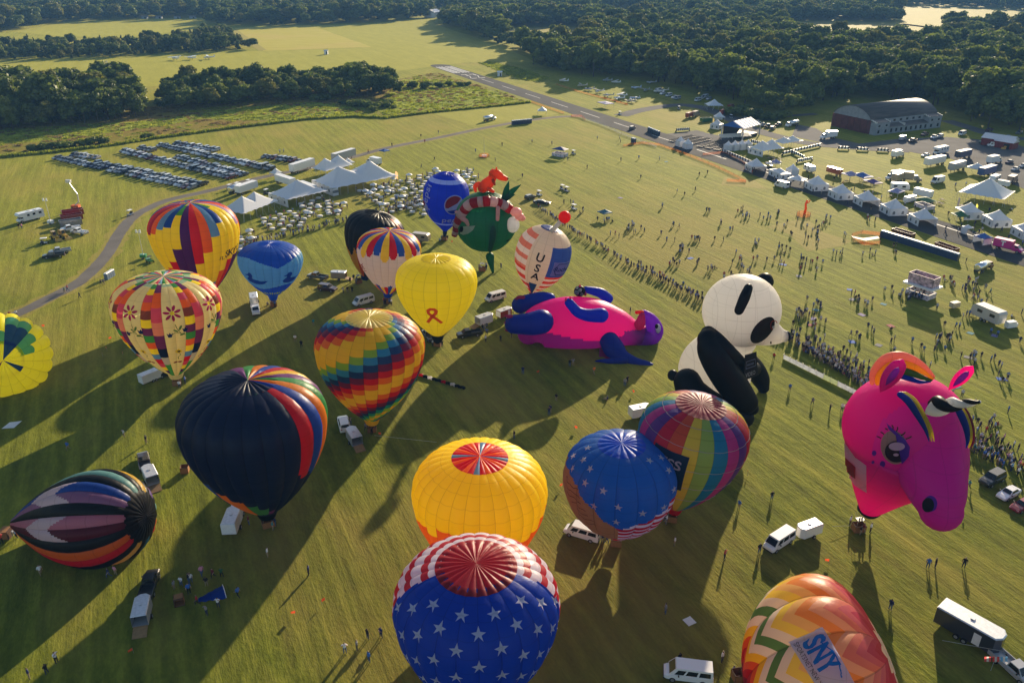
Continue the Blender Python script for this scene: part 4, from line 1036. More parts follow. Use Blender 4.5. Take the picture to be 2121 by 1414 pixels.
# --- dark balloon still filling behind the petals
b = Balloon('hot_air_balloon', 'half-filled black balloon with pleated vent and coloured tips behind the petal balloon', *upright((752, 592), (785, 441), 710, 832, 500), N_=22, bulge=.035, ph=.1)
def f(g, u, q, p):
    th = ((g + u) * 2 * PI / 22 + b.ph + PI) % (2 * PI) - PI
    if th > 1.0 or th < -2.2: return [K['black'], hx('#4a3a7a'), K['yellow'], K['orange'], hx('#4a3a7a'), K['black']][g % 6]
    if q < .42 and th < -.2: return [hx('#d8641c'), hx('#1e4a8a'), hx('#d8641c'), hx('#e0b01c'), hx('#e0b01c')][int((th + 2.2) * 3) % 5] if q < .42 - .12 * abs(math.sin(th * 5)) else hx('#16181f')
    return hx('#16181f')
b.gores(f, nq=48, nu=6); b.vent(lambda g, u, k: hx('#1b1d22'), q0=.85, pleat=.05); b.skirt(hx('#1e3a7a')); b.basket(loc=(-1.5, 2, 0), rz=.7)
# --- USA balloon
b = Balloon('hot_air_balloon', 'cream egg-shaped balloon lettered USA with flag stripes and a red ball aerial', *upright((1096, 628), (1141, 470), 1060, 1175, 530), N_=16, prof=PROF_PEPSI, bulge=.012)
CR = hx('#d8d0bc')
def f(g, u, q, p):
    th = ((g + u) * 2 * PI / 16 + b.ph + PI) % (2 * PI) - PI
    if q > .80: return CR
    if th < -.50 and th > -2.6:
        return (hx('#dd7f66') if q > .42 else hx('#d8432e')) if int((.80 - q) * 17) % 2 == 0 else hx('#e8e0d8')
    if .33 < th < 2.6:
        if q > .39 and q < .72: return hx('#2d4fa8')
        if q <= .39: return hx('#d8432e') if int(q * 22) % 2 == 0 else hx('#e8e0d8')
        return CR
    if q < .25 and -.32 < th < .1: return hx('#153a7a')
    if q < .22 and th < -.3: return K['crimson']
    return CR
b.gores(f, nq=60, nu=10, qv=.93, panels=14); b.vent(flat_vent(hx('#1d4aa0')), q0=.90, pleat=.01); b.skirt(hx('#8a1a22'))
b.basket()
for ch, q in (('U', .58), ('S', .465), ('A', .36)): b.patch('lettering', text2d(ch, 2.9, .07), -.06, q, hx('#20242a'), rot=-.1, off=.12)
b.patch('sponsor_panel', poly2d([(-2.6, -1.9), (2.6, -1.9), (2.6, 1.9), (-2.6, 1.9)]), .86, .49, hx('#a9b4e0'), off=.1)
b.patch('sponsor_outline', stroke2d([(2.5, 1.5), (-1.2, 1.5), (-2.3, 0), (-1.2, -1.5), (2.5, -1.5)], .2), .86, .49, hx('#2a3a8a'), off=.16)
b.patch('lettering', text2d('Roche', 1.7, .03), .88, .49, hx('#2a3a8a'), off=.18)
a0 = b.pt(.15, .90, .2); a1 = Vector(a0) + Vector((2.6, -.6, 3.2)); m = MB(); m.tube([a0, a1], .55, 10); o = m.build('aerial', FABO, b.t, True); o.color = (.45, .45, .46, 1)
m = MB(); m.ball(a1 + Vector((.5, 0, .6)), 1.5, 16, 10); o = m.build('aerial_ball', FABO, b.t, True); o.color = (*hx('#e02818'), 1)
# --- balloon lying at the left, dark with coloured stripes
m0 = G(40, 1112) + Vector((0, 0, 2.6)); c0 = G(303, 1068, 6.0)
b = Balloon('hot_air_balloon', 'black balloon with pastel and fiery stripes lying on its side, mouth towards a tipped basket', m0, m0, c0, 7.0, N_=24, prof=PROF_FLAT, bulge=.045, face=(0.1, -.6, .9), flat=.06)
SQ = [K[c] if c in K else hx(c) for c in ('black', '#b87a98', '#5a1a30', 'black', '#d8661c', 'red', 'black', '#e0b45a', 'black', '#2a6a8a', 'black', 'red', 'orange', 'black', '#79b0b0', 'black', '#7a5fa0', 'black', '#e0b83a', 'black', '#79b0b0', 'black', '#1e4aa8', '#8f6a9a')]
def f(g, u, q, p):
    c = SQ[g % 24]
    if g in (1, 2, 22, 23) and abs(q - .42 - .14 * (u - .5) * (1 if g in (2, 23) else -1)) < .10: return hx('#cfc4d8')
    return c
b.gores(f, panels=9, nq=90, nu=8); b.vent(flat_vent(hx('#121318')), q0=.86, pleat=.012, rings=4)
m = MB(); ca = math.radians(185)                                                  # tipped basket
m.box((-1.9, .1, .75), (1.3, 1.5, 1.4)); bo = m.build('basket', WICKER, b.t); m = MB(); m.box((-1.22, .1, .75), (.1, 1.6, 1.5)); m.build('rim', SUEDE, bo)
m = MB(); m.box((-.7, .1, .9), (.12, .9, .9)); m.cyl((-.4, .1, .9), .14, .5, 'x', 8); m.build('burner_frame', STEEL, b.t)
# --- yellow balloon at the left edge, crown towards us
c_ = W(6, 746, 0 + G(6, 830).y + 6); dd = (CAMP - c_).normalized(); R13 = 88 / ppm(c_)
b = Balloon('hot_air_balloon', 'yellow balloon with blue and teal steps lying with its scalloped crown turned up', G(-20, 790), c_ - dd * R13 * 1.5 + Vector((0, 0, 2)), c_ + dd * R13 * .62, R13, N_=20, prof=PROF_FLAT, bulge=.06, face=(0, 0, 1), flat=.06)
YL = (.92, .85, .03)
def f(g, u, q, p):
    k = {0: [hx('#1c3fa0'), hx('#1c3fa0'), hx('#4f9aa0')], 1: [hx('#1c3fa0'), hx('#1c3fa0'), hx('#4f9aa0')], 19: [hx('#4f9aa0'), hx('#4f9aa0')], 2: [hx('#4f9aa0')], 18: [hx('#4f9aa0')]}.get((g - 17) % 20)
    if k:
        i = int((.86 - q) / .075)
        if 0 <= i < len(k): return k[i]
    return YL
b.gores(f, panels=11, nu=6); b.vent(lambda g, u, k: hx('#1c3fa0') if g in (17, 18, 12) else (hx('#6a2a6a') if g == 7 else YL), q0=.855, pleat=.02)
# --- chevron balloon at the bottom right
m0 = G(1545, 1470) + Vector((0, 0, 3)); c0 = G(1838, 1352, 10.5)
b = Balloon('hot_air_balloon', 'chevron striped red, orange, green and white balloon tipped over, draped with a sponsor banner', m0, m0, c0, 9.8, N_=12, prof=PROF_FULL, bulge=.085, face=(-.15, -.35, 1), flat=.06)
CH = [hx(c) for c in ('#7a1030', '#b01020', '#e0561a', '#f5c41c', '#efe4dc', '#5a8a4a', '#ece2d0', '#f2d84e', '#efc070', '#e89040', '#eaa884', '#d8786a', '#cc6270', '#b83a5a', '#b02a48', '#e0d8d0', '#d8d0c8')]
def f(g, u, q, p): return CH[max(0, min(16, int(q * 17.2)))]
b.gores(f, qv=.93, panels=1, nq=64, nu=10, skew=.11); b.vent(flat_vent(hx('#ddd6cf')), q0=.92, pleat=.02)
bvs = bvh_of([o for o in b.t.children if o.name.startswith(('gore', 'vent'))], b.base)
Bq = [(1634, 1327), (1703, 1298), (1775, 1424), (1725, 1470)]
decal(b, 'banner', bvs, poly2d(Bq), hx('#c4c8e8'), off=.3, maxe=4)
def bxf(x, y):                                                # along the banner
    u = (x + 5) / 14.0; v = (y + 2) / 4.0
    a = Vector(Bq[0]).lerp(Vector(Bq[3]), u); c = Vector(Bq[1]).lerp(Vector(Bq[2]), u); r_ = a.lerp(c, v); return (r_.x, r_.y)
decal(b, 'lettering', bvs, text2d('SNY', 3.4, .12), hx('#1c7ac8'), off=.42, maxe=4, xf=lambda x, y: bxf(x - .2, y + .25))
decal(b, 'lettering', bvs, text2d('SPORTSNET NEW YORK', .8, .0, 1.1), hx('#3a4a6a'), off=.42, maxe=4, xf=lambda x, y: bxf(x + 1.0, y - 1.45))
decal(b, 'swoosh', bvs, stroke2d([(-2 + i * .7, 1.0 + .6 * math.sin(i / 10 * PI)) for i in range(11)], .16), hx('#1c7ac8'), off=.42, maxe=4, xf=bxf)
# --- green monster head
base, mouth, crown, R8 = upright((999, 561), (1008, 399), 945, 1072, 470)
b = Balloon('special_shape_balloon', 'green round monster-head balloon hugged by a red and white striped figure', base, base + Vector((.9, 0, 6.5)), crown, R8, N_=16, bulge=.03, prof=[(0, .25), (.02, .4), (.06, .55), (.13, .7), (.22, .83), (.33, .94), (.45, .995), (.52, 1), (.62, .98), (.72, .92), (.8, .83), (.87, .71), (.92, .585), (.96, .42), (.985, .26), (1, 0)], group='special shape balloons')
GR = (.02, .2, .10)
b.gores(lambda g, u, q, p: GR, panels=12); b.vent(flat_vent((.03, .2, .11)), q0=.88, pleat=.03); b.basket(w=1.7)
s = Special.__new__(Special); s.base = b.base; s.t = b.t; bv = bvh_of([o for o in b.t.children if o.name.startswith(('gore', 'vent'))], b.base); Yc = b.base.y; k8 = ppm(W(1008, 470, Yc)); d8 = R8 * .55
def C8(L_, n=6): return [(930 + x / 4.715, 330 + y / 4.715) for x, y in L_]
arc = [(50, 745, -2, 6), (70, 690, -2.5, 8), (92, 610, -4, 10), (135, 520, -5.5, 10.5), (205, 440, -6.5, 11), (310, 415, -7.3, 11), (420, 412, -7, 10.5), (520, 440, -6, 10), (600, 490, -5, 10)]
P = catmull(s.pts([(930 + x / 4.715, 330 + y / 4.715, Yc + dy, r) for x, y, dy, r in arc]), 5); nb = 15
for i in range(nb):
    i0, i1 = int(i * (len(P) - 1) / nb), int((i + 1) * (len(P) - 1) / nb)
    m = MB(); m.tube([p[:3] for p in P[i0:i1 + 1]], [p[3] for p in P[i0:i1 + 1]], 14, cap=True); o = m.build('striped_sleeve', FABO, b.t, True); o.color = (*(hx('#b81228') if i % 2 == 0 else hx('#ddbfc0')), 1)
PK = hx('#e8b8b4')
for x, y, dy, r in ((655, 515, -6, 12.5), (690, 560, -5.5, 10), (715, 575, -5, 7), (75, 515, -4, 4)): s.blob('foot', 930 + x / 4.715, 330 + y / 4.715, Yc + dy, r, r * .8, r, PK, seg=16, rings=10)
s.blob('white_beard', 930 + 622 / 4.715, 330 + 640 / 4.715, Yc - 5.2, 14, 17, 10, hx('#dcdce0'), seg=18, rings=12)
for L_ in ([(130, 580, -6.5, 5), (165, 600, -7, 5), (185, 635, -7.2, 4)], [(478, 475, -7.8, 4.5), (478, 520, -8.2, 4.5), (474, 585, -8.4, 4)]):
    s.limb('hand', [(930 + x / 4.715, 330 + y / 4.715, Yc + dy, r) for x, y, dy, r in L_], PK, seg=10, n=3)
s.limb('nose', [(930 + x / 4.715, 330 + y / 4.715, Yc + dy, r) for x, y, dy, r in ((420, 650, -7.3, 8), (428, 740, -8, 7), (415, 820, -7.6, 6), (400, 890, -7, 4))], (.012, .13, .07), seg=12)
s.limb('tail', [(930 + x / 4.715, 330 + y / 4.715, Yc + dy, r) for x, y, dy, r in ((400, 950, -1, 9), (412, 1020, -1.5, 6), (425, 1080, -1.5, 3.5), (435, 1130, -1.5, 1))], (.012, .15, .075), seg=12)
for tx, ty in ((585, 215), (700, 250), (642, 345)):
    s.limb('leaf_spike', [(930 + 540 / 4.715, 330 + 390 / 4.715, Yc - 2.5, 7), (930 + (540 + tx) / 2 / 4.715, 330 + (372 + ty) / 2 / 4.715, Yc - 3, 6), (930 + tx / 4.715, 330 + ty / 4.715, Yc - 3.5, .8)], (.015, .15, .08), seg=10, n=4, sx=.6)
decal(s, 'eye_white', bv, poly2d(C8([(105, 690), (130, 655), (258, 648), (235, 690), (190, 725), (140, 738), (110, 725)])), hx('#cfd4c6'))
decal(s, 'pupil', bv, poly2d(C8([(104, 690), (118, 655), (142, 655), (146, 680), (135, 705), (112, 710)])), K['black'], off=.2)
decal(s, 'mouth_marking', bv, stroke2d(C8([(560, 800), (590, 780), (610, 830), (600, 850), (588, 800), (565, 860)]), 3.2), K['black'])
# --- orange kangaroo figure riding on top
s = Special('inflatable_kangaroo', 'orange kangaroo-like inflatable figure sitting on the green monster balloon', 'inflatable figure', (b.base.x, b.base.y), 'special shape balloons'); KO = hx('#d8641a')
def kp(x, y, r, dy=0.0): return (930 + x / 4.715, 330 + y / 4.715, Yc + dy, r)
s.limb('body', [kp(330, 275, 11), kp(370, 245, 13), kp(410, 200, 10), kp(430, 160, 8)], KO); s.limb('head', [kp(430, 140, 9), kp(470, 145, 9.5), kp(515, 175, 7), kp(555, 190, 5)], KO)
s.limb('tail', [kp(260, 310, 3), kp(255, 265, 4.5), kp(290, 245, 6), kp(330, 265, 7)], KO, seg=12)
for dx in (0, -35): s.limb('ear', [kp(462 + dx, 112, 2.6, 1 if dx else -1), kp(463 + dx, 80 + (15 if dx else 0), 1.2, 1 if dx else -1)], KO, seg=8, n=3)
for dy in (-1.4, 1.4): s.limb('leg', [kp(390, 290, 5, dy), kp(430, 312, 3.5, dy)], KO, seg=10, n=3)
s.limb('arm', [kp(430, 205, 3.5, -1.5), kp(445, 245, 2.5, -2)], hx('#b84c12'), seg=8, n=3); s.blob('nose', *kp(572, 188, 0)[:3], 2.2, 2.2, 2.2, K['black'], seg=10, rings=6)
# --- panda
gY = G(1545, 886).y; WH, BK = hx('#ece9e4'), hx('#14161b')
s = Special('panda_balloon', 'giant black and white sitting panda balloon with a banner round its neck', 'panda balloon', G(1490, 862))
def pp(x, y, r, dy): return (1360 + x / 3.926, 540 + y / 3.926, gY + dy, r / 3.926)
Yb = 7.5
body = s.limb('body', [pp(420, 1050, 210, Yb), pp(455, 940, 285, Yb), pp(500, 830, 285, Yb), pp(560, 730, 235, Yb), pp(640, 640, 170, Yb)], WH, seg=32)
def headc(c, p): return BK if False else WH
hd = s.blob('head', 1360 + 690 / 3.926, 540 + 405 / 3.926, gY + Yb, 80, 76, 76, WH, seg=40, rings=26)
mz = s.limb('muzzle', [pp(800, 520, 190, Yb - 1), pp(900, 575, 125, Yb - 2), pp(985, 603, 80, Yb - 2.6), pp(1035, 612, 50, Yb - 3)], WH, seg=24)
s.blob('nose', 1360 + 1060 / 3.926, 540 + 612 / 3.926, gY + Yb - 3.1, 8, 11, 10, BK, seg=16, rings=10)
s.limb('ear', [pp(745, 225, 40, -.8), pp(715, 300, 48, -1.8), pp(672, 400, 42, -2.0)], BK, seg=16, sx=.9)
s.limb('ear', [pp(845, 190, 55, Yb + 4.5), pp(880, 160, 64, Yb + 5.2), pp(900, 172, 52, Yb + 5.6)], BK, seg=16)
s.limb('arm', [pp(420, 640, 90, 1.2), pp(450, 730, 118, .2), pp(530, 880, 125, -.6), pp(640, 1040, 122, -.8), pp(740, 1160, 92, -.8), pp(775, 1200, 55, -.8)], BK, seg=22)
s.limb('arm', [pp(700, 780, 80, 12.5), pp(790, 870, 80, 13.5), pp(845, 960, 72, 13.8), pp(868, 1030, 48, 13.8)], BK, seg=18)
s.limb('leg', [pp(250, 985, 112, 2.2), pp(300, 1080, 125, 1), pp(430, 1170, 120, .2), pp(590, 1235, 108, -.2), pp(710, 1275, 82, -.3)], BK, seg=22)
s.limb('leg', [pp(560, 1180, 110, 12), pp(700, 1180, 95, 12.5), pp(830, 1185, 75, 13)], BK, seg=18)
s.blob('tail', 1360 + 132 / 3.926, 540 + 930 / 3.926, gY + Yb + 1, 11, 12, 12, BK, seg=14, rings=10)
s.limb('shoulder_band', [pp(420, 590, 62, 3.0), pp(480, 640, 66, .9), pp(560, 720, 66, -.2), pp(640, 800, 62, .4), pp(720, 870, 56, 2.5), pp(790, 880, 60, 8)], hx('#1c1d22'), seg=18)
bv = bvh_of([hd, mz], s.base)
cp = lambda L_: px(L_, 3.926, 1360, 540)
ang = -.85; ca, sa = math.cos(ang), math.sin(ang)
decal(s, 'eye_patch', bv, poly2d(cp([(858 + 128 * math.cos(t) * ca - 66 * math.sin(t) * sa, 560 + 128 * math.cos(t) * sa + 66 * math.sin(t) * ca) for t in (2 * PI * i / 26 for i in range(26))])), hx('#221a1e'), off=.15)
decal(s, 'eye_rim', bv, stroke2d(cp([(945 + 28 * math.cos(t), 520 + 38 * math.sin(t)) for t in (2.0 + i * .42 for i in range(10))]), 1.6), hx('#a8321e'), off=.3)
decal(s, 'eye', bv, disc2d(2.6, 3.2, 10, 1360 + 940 / 3.926, 540 + 535 / 3.926), hx('#e0dcd8'), off=.3)
decal(s, 'mouth_marking', bv, stroke2d(cp([(926, 650), (928, 686)]), 3), BK, off=.2)
bn = [W(x, y, gY + d) - s.base for (x, y), d in zip(cp([(718, 765), (806, 740), (818, 930), (698, 975)]), (-.5, 1.6, 2.2, -1.2))]
m = MB(); off_ = Vector((.1, -.12, .05)); m.add([v + off_ for v in bn] + list(bn), [(3, 2, 1, 0), (4, 5, 6, 7), (0, 1, 5, 4), (1, 2, 6, 5), (2, 3, 7, 6), (3, 0, 4, 7)]); bo = m.build('banner', FABO, s.t); bo.color = (*hx('#33353c'), 1)
bvb = BVHTree.FromPolygons([v + s.base + off_ for v in bn], [(0, 1, 2, 3)])
def bnx(x, y):
    u, v = (x + 5) / 10, (y + 5) / 10; q = cp([(718, 765), (806, 740), (818, 930), (698, 975)])
    a = Vector(q[3]).lerp(Vector(q[2]), u); c = Vector(q[0]).lerp(Vector(q[1]), u); r_ = a.lerp(c, v); return (r_.x, r_.y)
decal(s, 'lettering', bvb, merge2d(*[stroke2d([(-2.6 + .9 * i, -.5), (-2.4 + .9 * i, .5), (-2.1 + .9 * i, -.4)], .28) for i in range(6)]), hx('#9aa4c8'), off=.12, xf=lambda x, y: bnx(x, y + .8)); decal(s, 'lettering', bvb, text2d('VIDEO', 2.4), hx('#d8d8dc'), off=.12, xf=lambda x, y: bnx(x, y - 3.3))
decal(s, 'banner_frame', bvb, merge2d(stroke2d([(-3.6, 2.2), (3.8, 2.2)], .25), stroke2d([(-3.6, -.6), (3.8, -.6)], .25), stroke2d([(-3.6, 2.2), (-3.6, -.6)], .25), stroke2d([(3.8, 2.2), (3.8, -.6)], .25)), hx('#9aa4c8'), off=.12, xf=bnx)
# seams over the head and body
def seam_lines(s, bv, lines, color, w=.55, off=.05):
    for L_ in lines: decal(s, 'seam', bv, stroke2d(L_, w), color, off=off)
seam_lines(s, bv, [cp([(690 + 300 * math.sin(a) * math.cos(t), 405 - 285 * math.sin(t) + 40 * math.cos(a)) for t in (-1.1 + .2 * i for i in range(12))]) for a in (-.9, -.45, 0, .45)] +
           [cp([(690 + 300 * math.cos(t) * math.cos(e), 405 - 270 * math.sin(e) + 60 * math.sin(t)) for t in (.2 + .25 * i for i in range(12))]) for e in (-.5, -.1, .3, .7)], hx('#d0ccc4'), w=.35)
# --- unicorn head
uY = G(1777, 1098).y; UP, UM = (.80, .006, .36), (.70, .008, .44)
s = Special('unicorn_balloon', 'giant magenta unicorn head balloon with rainbow mane and striped horn', 'unicorn balloon', G(1777, 1098))
def up_(x, y, r, dy): return (1700 + x / 3.2138, 700 + y / 3.2138, uY + dy, r / 3.2138)
Yu = -1.5
def skc(c, p):
    d = math.hypot((p[0] - (1700 + 690 / 3.2138)) / 108, (p[1] - (700 + 740 / 3.2138)) / 98); return UM if d < 1 else UP
sk = s.blob('skull', 1700 + 555 / 3.2138, 700 + 590 / 3.2138, uY + Yu, 121, 112, 112, UP, seg=110, rings=80, cf=skc)
nk = s.limb('neck', [up_(540, 700, 360, Yu), up_(470, 850, 300, Yu + .5), up_(400, 980, 195, Yu + 1), up_(345, 1100, 100, Yu + 1.5), up_(328, 1150, 60, Yu + 1.7)], UP, seg=36, cap=False)
s.limb('scoop', [up_(330, 1135, 82, Yu + 1.7), up_(328, 1170, 50, Yu + 1.8), up_(326, 1195, 16, Yu + 1.8)], BK, seg=16, n=3, cap=False)
sn = s.limb('snout', [up_(660, 640, 290, Yu - 2), up_(715, 800, 250, Yu - 5), up_(755, 950, 205, Yu - 8), up_(785, 1070, 170, Yu - 10), up_(800, 1145, 138, Yu - 11)], (.68, .01, .45), seg=40)
bv = bvh_of([sk, nk, sn], s.base); cu = lambda L_: px(L_, 3.2138, 1700, 700)
def ellc(cx, cy_, rx, ry, n=24, a=0): return poly2d(cu([(cx + rx * math.cos(t) * math.cos(a) - ry * math.sin(t) * math.sin(a), cy_ + rx * math.cos(t) * math.sin(a) + ry * math.sin(t) * math.cos(a)) for t in (2 * PI * i / n for i in range(n))]))
PU = hx('#5a1ab0')
decal(s, 'eyelid', bv, poly2d(cu([(440, 565), (500, 620), (560, 670), (592, 720), (585, 780), (540, 830), (560, 760), (545, 700), (500, 645), (455, 605)])), PU, off=.3)
decal(s, 'eye_white', bv, ellc(490, 725, 88, 112, a=-.25), hx('#9a9488'), off=.12); decal(s, 'iris', bv, ellc(505, 750, 75, 70), hx('#2a0e26'), off=.22)
decal(s, 'eye_highlight', bv, ellc(507, 715, 52, 27), hx('#e8b8dc'), off=.32); decal(s, 'eye_highlight', bv, ellc(502, 768, 18, 10, 12), hx('#e8b8dc'), off=.32)
for a_, b_ in (((405, 665), (378, 650)), ((425, 640), (402, 622)), ((448, 612), (432, 600)), ((482, 605), (475, 578)), ((503, 620), (512, 590)), ((535, 645), (562, 622)), ((565, 668), (603, 650))): decal(s, 'eyelash', bv, stroke2d(cu([a_, ((a_[0] + b_[0]) / 2 + 5, (a_[1] + b_[1]) / 2), b_]), 2.6), BK, off=.3, maxe=4)
for x, y, r in ((358, 762, 15), (351, 822, 10), (413, 834, 18)): decal(s, 'freckle', bv, ellc(x, y, r, r * 1.2, 14), PU, off=.12)
decal(s, 'nostril_rim', bv, ellc(732, 1100, 44, 54), PU, off=.12); decal(s, 'nostril', bv, ellc(718, 1108, 38, 48), hx('#0a1a30'), off=.2)
decal(s, 'mouth_line', bv, stroke2d(cu([(565, 1098), (585, 1140), (620, 1195), (665, 1245)]), 1.6), hx('#e0a0d0'), off=.1)
decal(s, 'banner', bv, poly2d(cu([(168, 690), (240, 790), (310, 842), (312, 1022), (235, 975), (178, 890)])), hx('#d8c8d8'), off=.25)
decal(s, 'lettering', bv, poly2d(cu([(180, 790), (245, 850), (243, 925), (215, 905), (216, 865), (200, 850), (198, 890), (182, 870)])), hx('#a81a3a'), off=.4)
decal(s, 'lettering', bv, poly2d([(1767, 975), (1775, 979), (1776, 988), (1768, 984)]), hx('#a81a3a'), off=.4)
def earpart(bx, by, tx, ty, w, dy):
    P = []
    for i in range(9):
        t = i / 8; r = w * math.sin(PI * (.12 + .88 * (1 - t)) ** 1.0) ** .8 if t < 1 else .3
        P.append(up_(lerp(bx, tx, t), lerp(by, ty, t), max(2, r), dy))
    return P
s.limb('ear', earpart(395, 360, 548, 140, 66, -5.5), UP, seg=18, n=2, sx=.55, cap=False); s.limb('ear', earpart(850, 345, 1015, 185, 50, -4), UP, seg=18, n=2, sx=.55, cap=False)
s.limb('inner_ear', earpart(432, 315, 520, 195, 26, -8.1), hx('#8a1a9a'), seg=12, n=2, sx=.6, cap=False); s.limb('inner_ear', earpart(880, 322, 985, 222, 24, -6.2), hx('#8a1a9a'), seg=12, n=2, sx=.6, cap=False)
for i, (c, o_, r) in enumerate(((hx('#d98f80'), 8, 34), (hx('#dca020'), 48, 38), (hx('#4f6a38'), 95, 36), (hx('#14379a'), 135, 26))):
    arcp = [(335 + o_ * .9, 300, 1.5), (345 + o_ * .8, 220 + o_ * .3, 1), (420 + o_ * .5, 135 + o_ * .8, .5), (520, 110 + o_, 0), (620 - o_ * .2, 135 + o_, -.3), (700 - o_ * .3, 190 + o_ * .75, -.6), (755 - o_ * .2, 255 + o_ * .25, -1)]
    s.limb('mane_band', [up_(x, y, r * (1 - .75 * abs(k - 2.6) / 3.4), Yu - 2 + d) for k, (x, y, d) in enumerate(arcp)], c, seg=14, n=5)
for pts_ in ([(545, 375), (600, 420), (660, 510), (715, 610), (738, 685)], [(925, 465), (955, 520), (985, 600), (995, 680), (985, 730)]):
    for j, c in enumerate((hx('#14379a'), hx('#c2b23a'), hx('#7a0f4a') if pts_[0][0] > 800 else hx('#b9a93a'))):
        s.limb('forelock', [up_(x + (j - 1) * 17, y, (20, 24, 20, 12, 3)[k], -13.5 + (j - 1) * .6) for k, (x, y) in enumerate(pts_)], c, seg=12, n=4)
hp0, hp1 = W(*up_(745, 455, 0, -11.5)[:3]) - s.base, W(*up_(1060, 425, 0, -16.5)[:3]) - s.base; hd_ = (hp1 - hp0); ha = hd_.normalized(); hu = ha.cross(Vector((0, 0, 1))).normalized(); hw = ha.cross(hu); hk = ppm(hp0 + s.base)
for j, c in enumerate((hx('#dedede'), BK)):
    m = MB(); m.tube([hp0 + hd_ * t + (hu * math.cos(t * 10 + j * PI) + hw * math.sin(t * 10 + j * PI)) * (1 - t * .9) * 8.5 / hk for t in (i / 30 for i in range(31))], [(15.5 * (1 - t * .85) + .6) / hk for t in (i / 30 for i in range(31))], 14); o = m.build('horn', FABO, s.t, True); o.color = (*c, 1)
# basket of the unicorn
bb = Holder(); bb.t = s.t; bb.rz = lambda q: (1, 0); bb.pt = lambda th, q: Vector((math.cos(th) * .8 - .2, math.sin(th) * .8, 3.2)); Balloon.basket(bb, w=1.7, d=1.3)
# --- purple dragon lying on its back
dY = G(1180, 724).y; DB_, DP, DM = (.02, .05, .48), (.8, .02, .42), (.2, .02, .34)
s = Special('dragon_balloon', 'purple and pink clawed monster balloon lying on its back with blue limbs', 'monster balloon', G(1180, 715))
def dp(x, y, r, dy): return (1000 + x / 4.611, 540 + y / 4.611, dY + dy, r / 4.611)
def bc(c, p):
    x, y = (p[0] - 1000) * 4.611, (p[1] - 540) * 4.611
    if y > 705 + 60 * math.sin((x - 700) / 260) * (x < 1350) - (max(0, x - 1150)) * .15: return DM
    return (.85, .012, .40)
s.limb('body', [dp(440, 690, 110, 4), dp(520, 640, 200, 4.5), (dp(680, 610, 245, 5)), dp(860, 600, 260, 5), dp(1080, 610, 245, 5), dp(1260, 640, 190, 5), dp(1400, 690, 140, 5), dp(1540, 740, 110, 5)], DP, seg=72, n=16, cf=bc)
s.limb('head', [dp(1480, 760, 95, 4.5), dp(1590, 720, 100, 4.5), dp(1640, 660, 85, 4.5), dp(1600, 560, 62, 4.5), dp(1540, 500, 34, 4.5)], (.28, .03, .55), seg=22)
s.limb('jaw', [dp(1440, 650, 40, 4), dp(1500, 600, 52, 3.6), dp(1520, 520, 30, 3.6)], hx('#c41f86'), seg=16)
s.limb('mouth_tip', [dp(1470, 492, 18, 4), dp(1525, 488, 17, 4)], hx('#d8281e'), seg=12, n=3)
s.blob('eye', 1000 + 1672 / 4.611, 540 + 650 / 4.611, dY + 3, 6, 11, 6, hx('#d8dce0'), seg=14, rings=10); s.blob('pupil', 1000 + 1660 / 4.611, 540 + 625 / 4.611, dY + 2.2, 3.5, 5, 3.5, BK, seg=12, rings=8)
s.limb('horn', [dp(1660, 800, 24, 3.5), dp(1710, 840, 20, 3.3), dp(1760, 885, 8, 3)], hx('#cfc9c0'), seg=12)
s.limb('leg', [dp(560, 580, 118, -.5), dp(470, 600, 112, -1), dp(360, 605, 98, -1.2), dp(300, 605, 92, -1.2)], DB_, seg=24)
s.limb('leg', [dp(640, 360, 55, 9), dp(560, 365, 70, 9.5), dp(440, 390, 72, 9.5), dp(360, 420, 85, 9)], DB_, seg=20)
for x, y, dy in ((215, 528, -1.5), (210, 592, -1.6), (218, 662, -1.5), (330, 345, 8.5), (310, 365, 8.5)): s.limb('claw', [dp(x + 55, y + 5, 20, dy), dp(x + 15, y, 14, dy), dp(x - 5, y - 2, 5, dy)], hx('#c8327a'), seg=10, n=3)
s.limb('arm', [dp(1130, 520, 72, -2.2), dp(1010, 520, 62, -2.8), dp(910, 490, 52, -3), dp(850, 430, 46, -2.8), dp(825, 400, 44, -2.6)], DB_, seg=18)
s.limb('arm', [dp(1195, 360, 50, 10), dp(1130, 310, 48, 9.5), dp(1040, 285, 40, 9), dp(985, 275, 32, 8.5)], DB_, seg=16)
s.blob('paw_pad', 1000 + 925 / 4.611, 540 + 290 / 4.611, dY + 7.5, 12, 12, 8, hx('#15132a'), seg=18, rings=12)
for x, y, r in ((895, 305, 24), (900, 258, 15), (930, 282, 18), (945, 320, 14)): s.blob('pad_spot', 1000 + x / 4.611, 540 + y / 4.611, dY + 5.9, r / 4.6, r / 4.6, 2.0, hx('#8a8f9a'), seg=12, rings=8)
for x, y, dy in ((795, 355, -2.6), (835, 345, -2.6), (928, 232, 7.3), (962, 265, 7.3), (980, 300, 7.3)): s.limb('claw', [dp(x, y + 22, 14, dy), dp(x, y, 7, dy)], hx('#c8327a'), seg=8, n=3)
s.limb('wing', [dp(1210, 770, 95, -.5), dp(1260, 850, 100, -2.5), dp(1330, 920, 75, -4.5), dp(1450, 970, 52, -6), dp(1560, 995, 42, -6.8), dp(1600, 1005, 36, -7)], DB_, seg=20)
for x, y in ((1075, 958), (1078, 1012), (1120, 1062)): s.limb('wing_finger', [dp(1360, 950, 40, -6), dp(1240, 960 + (y - 960) * .6, 30, -6.3), dp(x + 60, y - 4, 16, -6.6), dp(x, y, 4, -6.8)], DB_, seg=12, n=4)
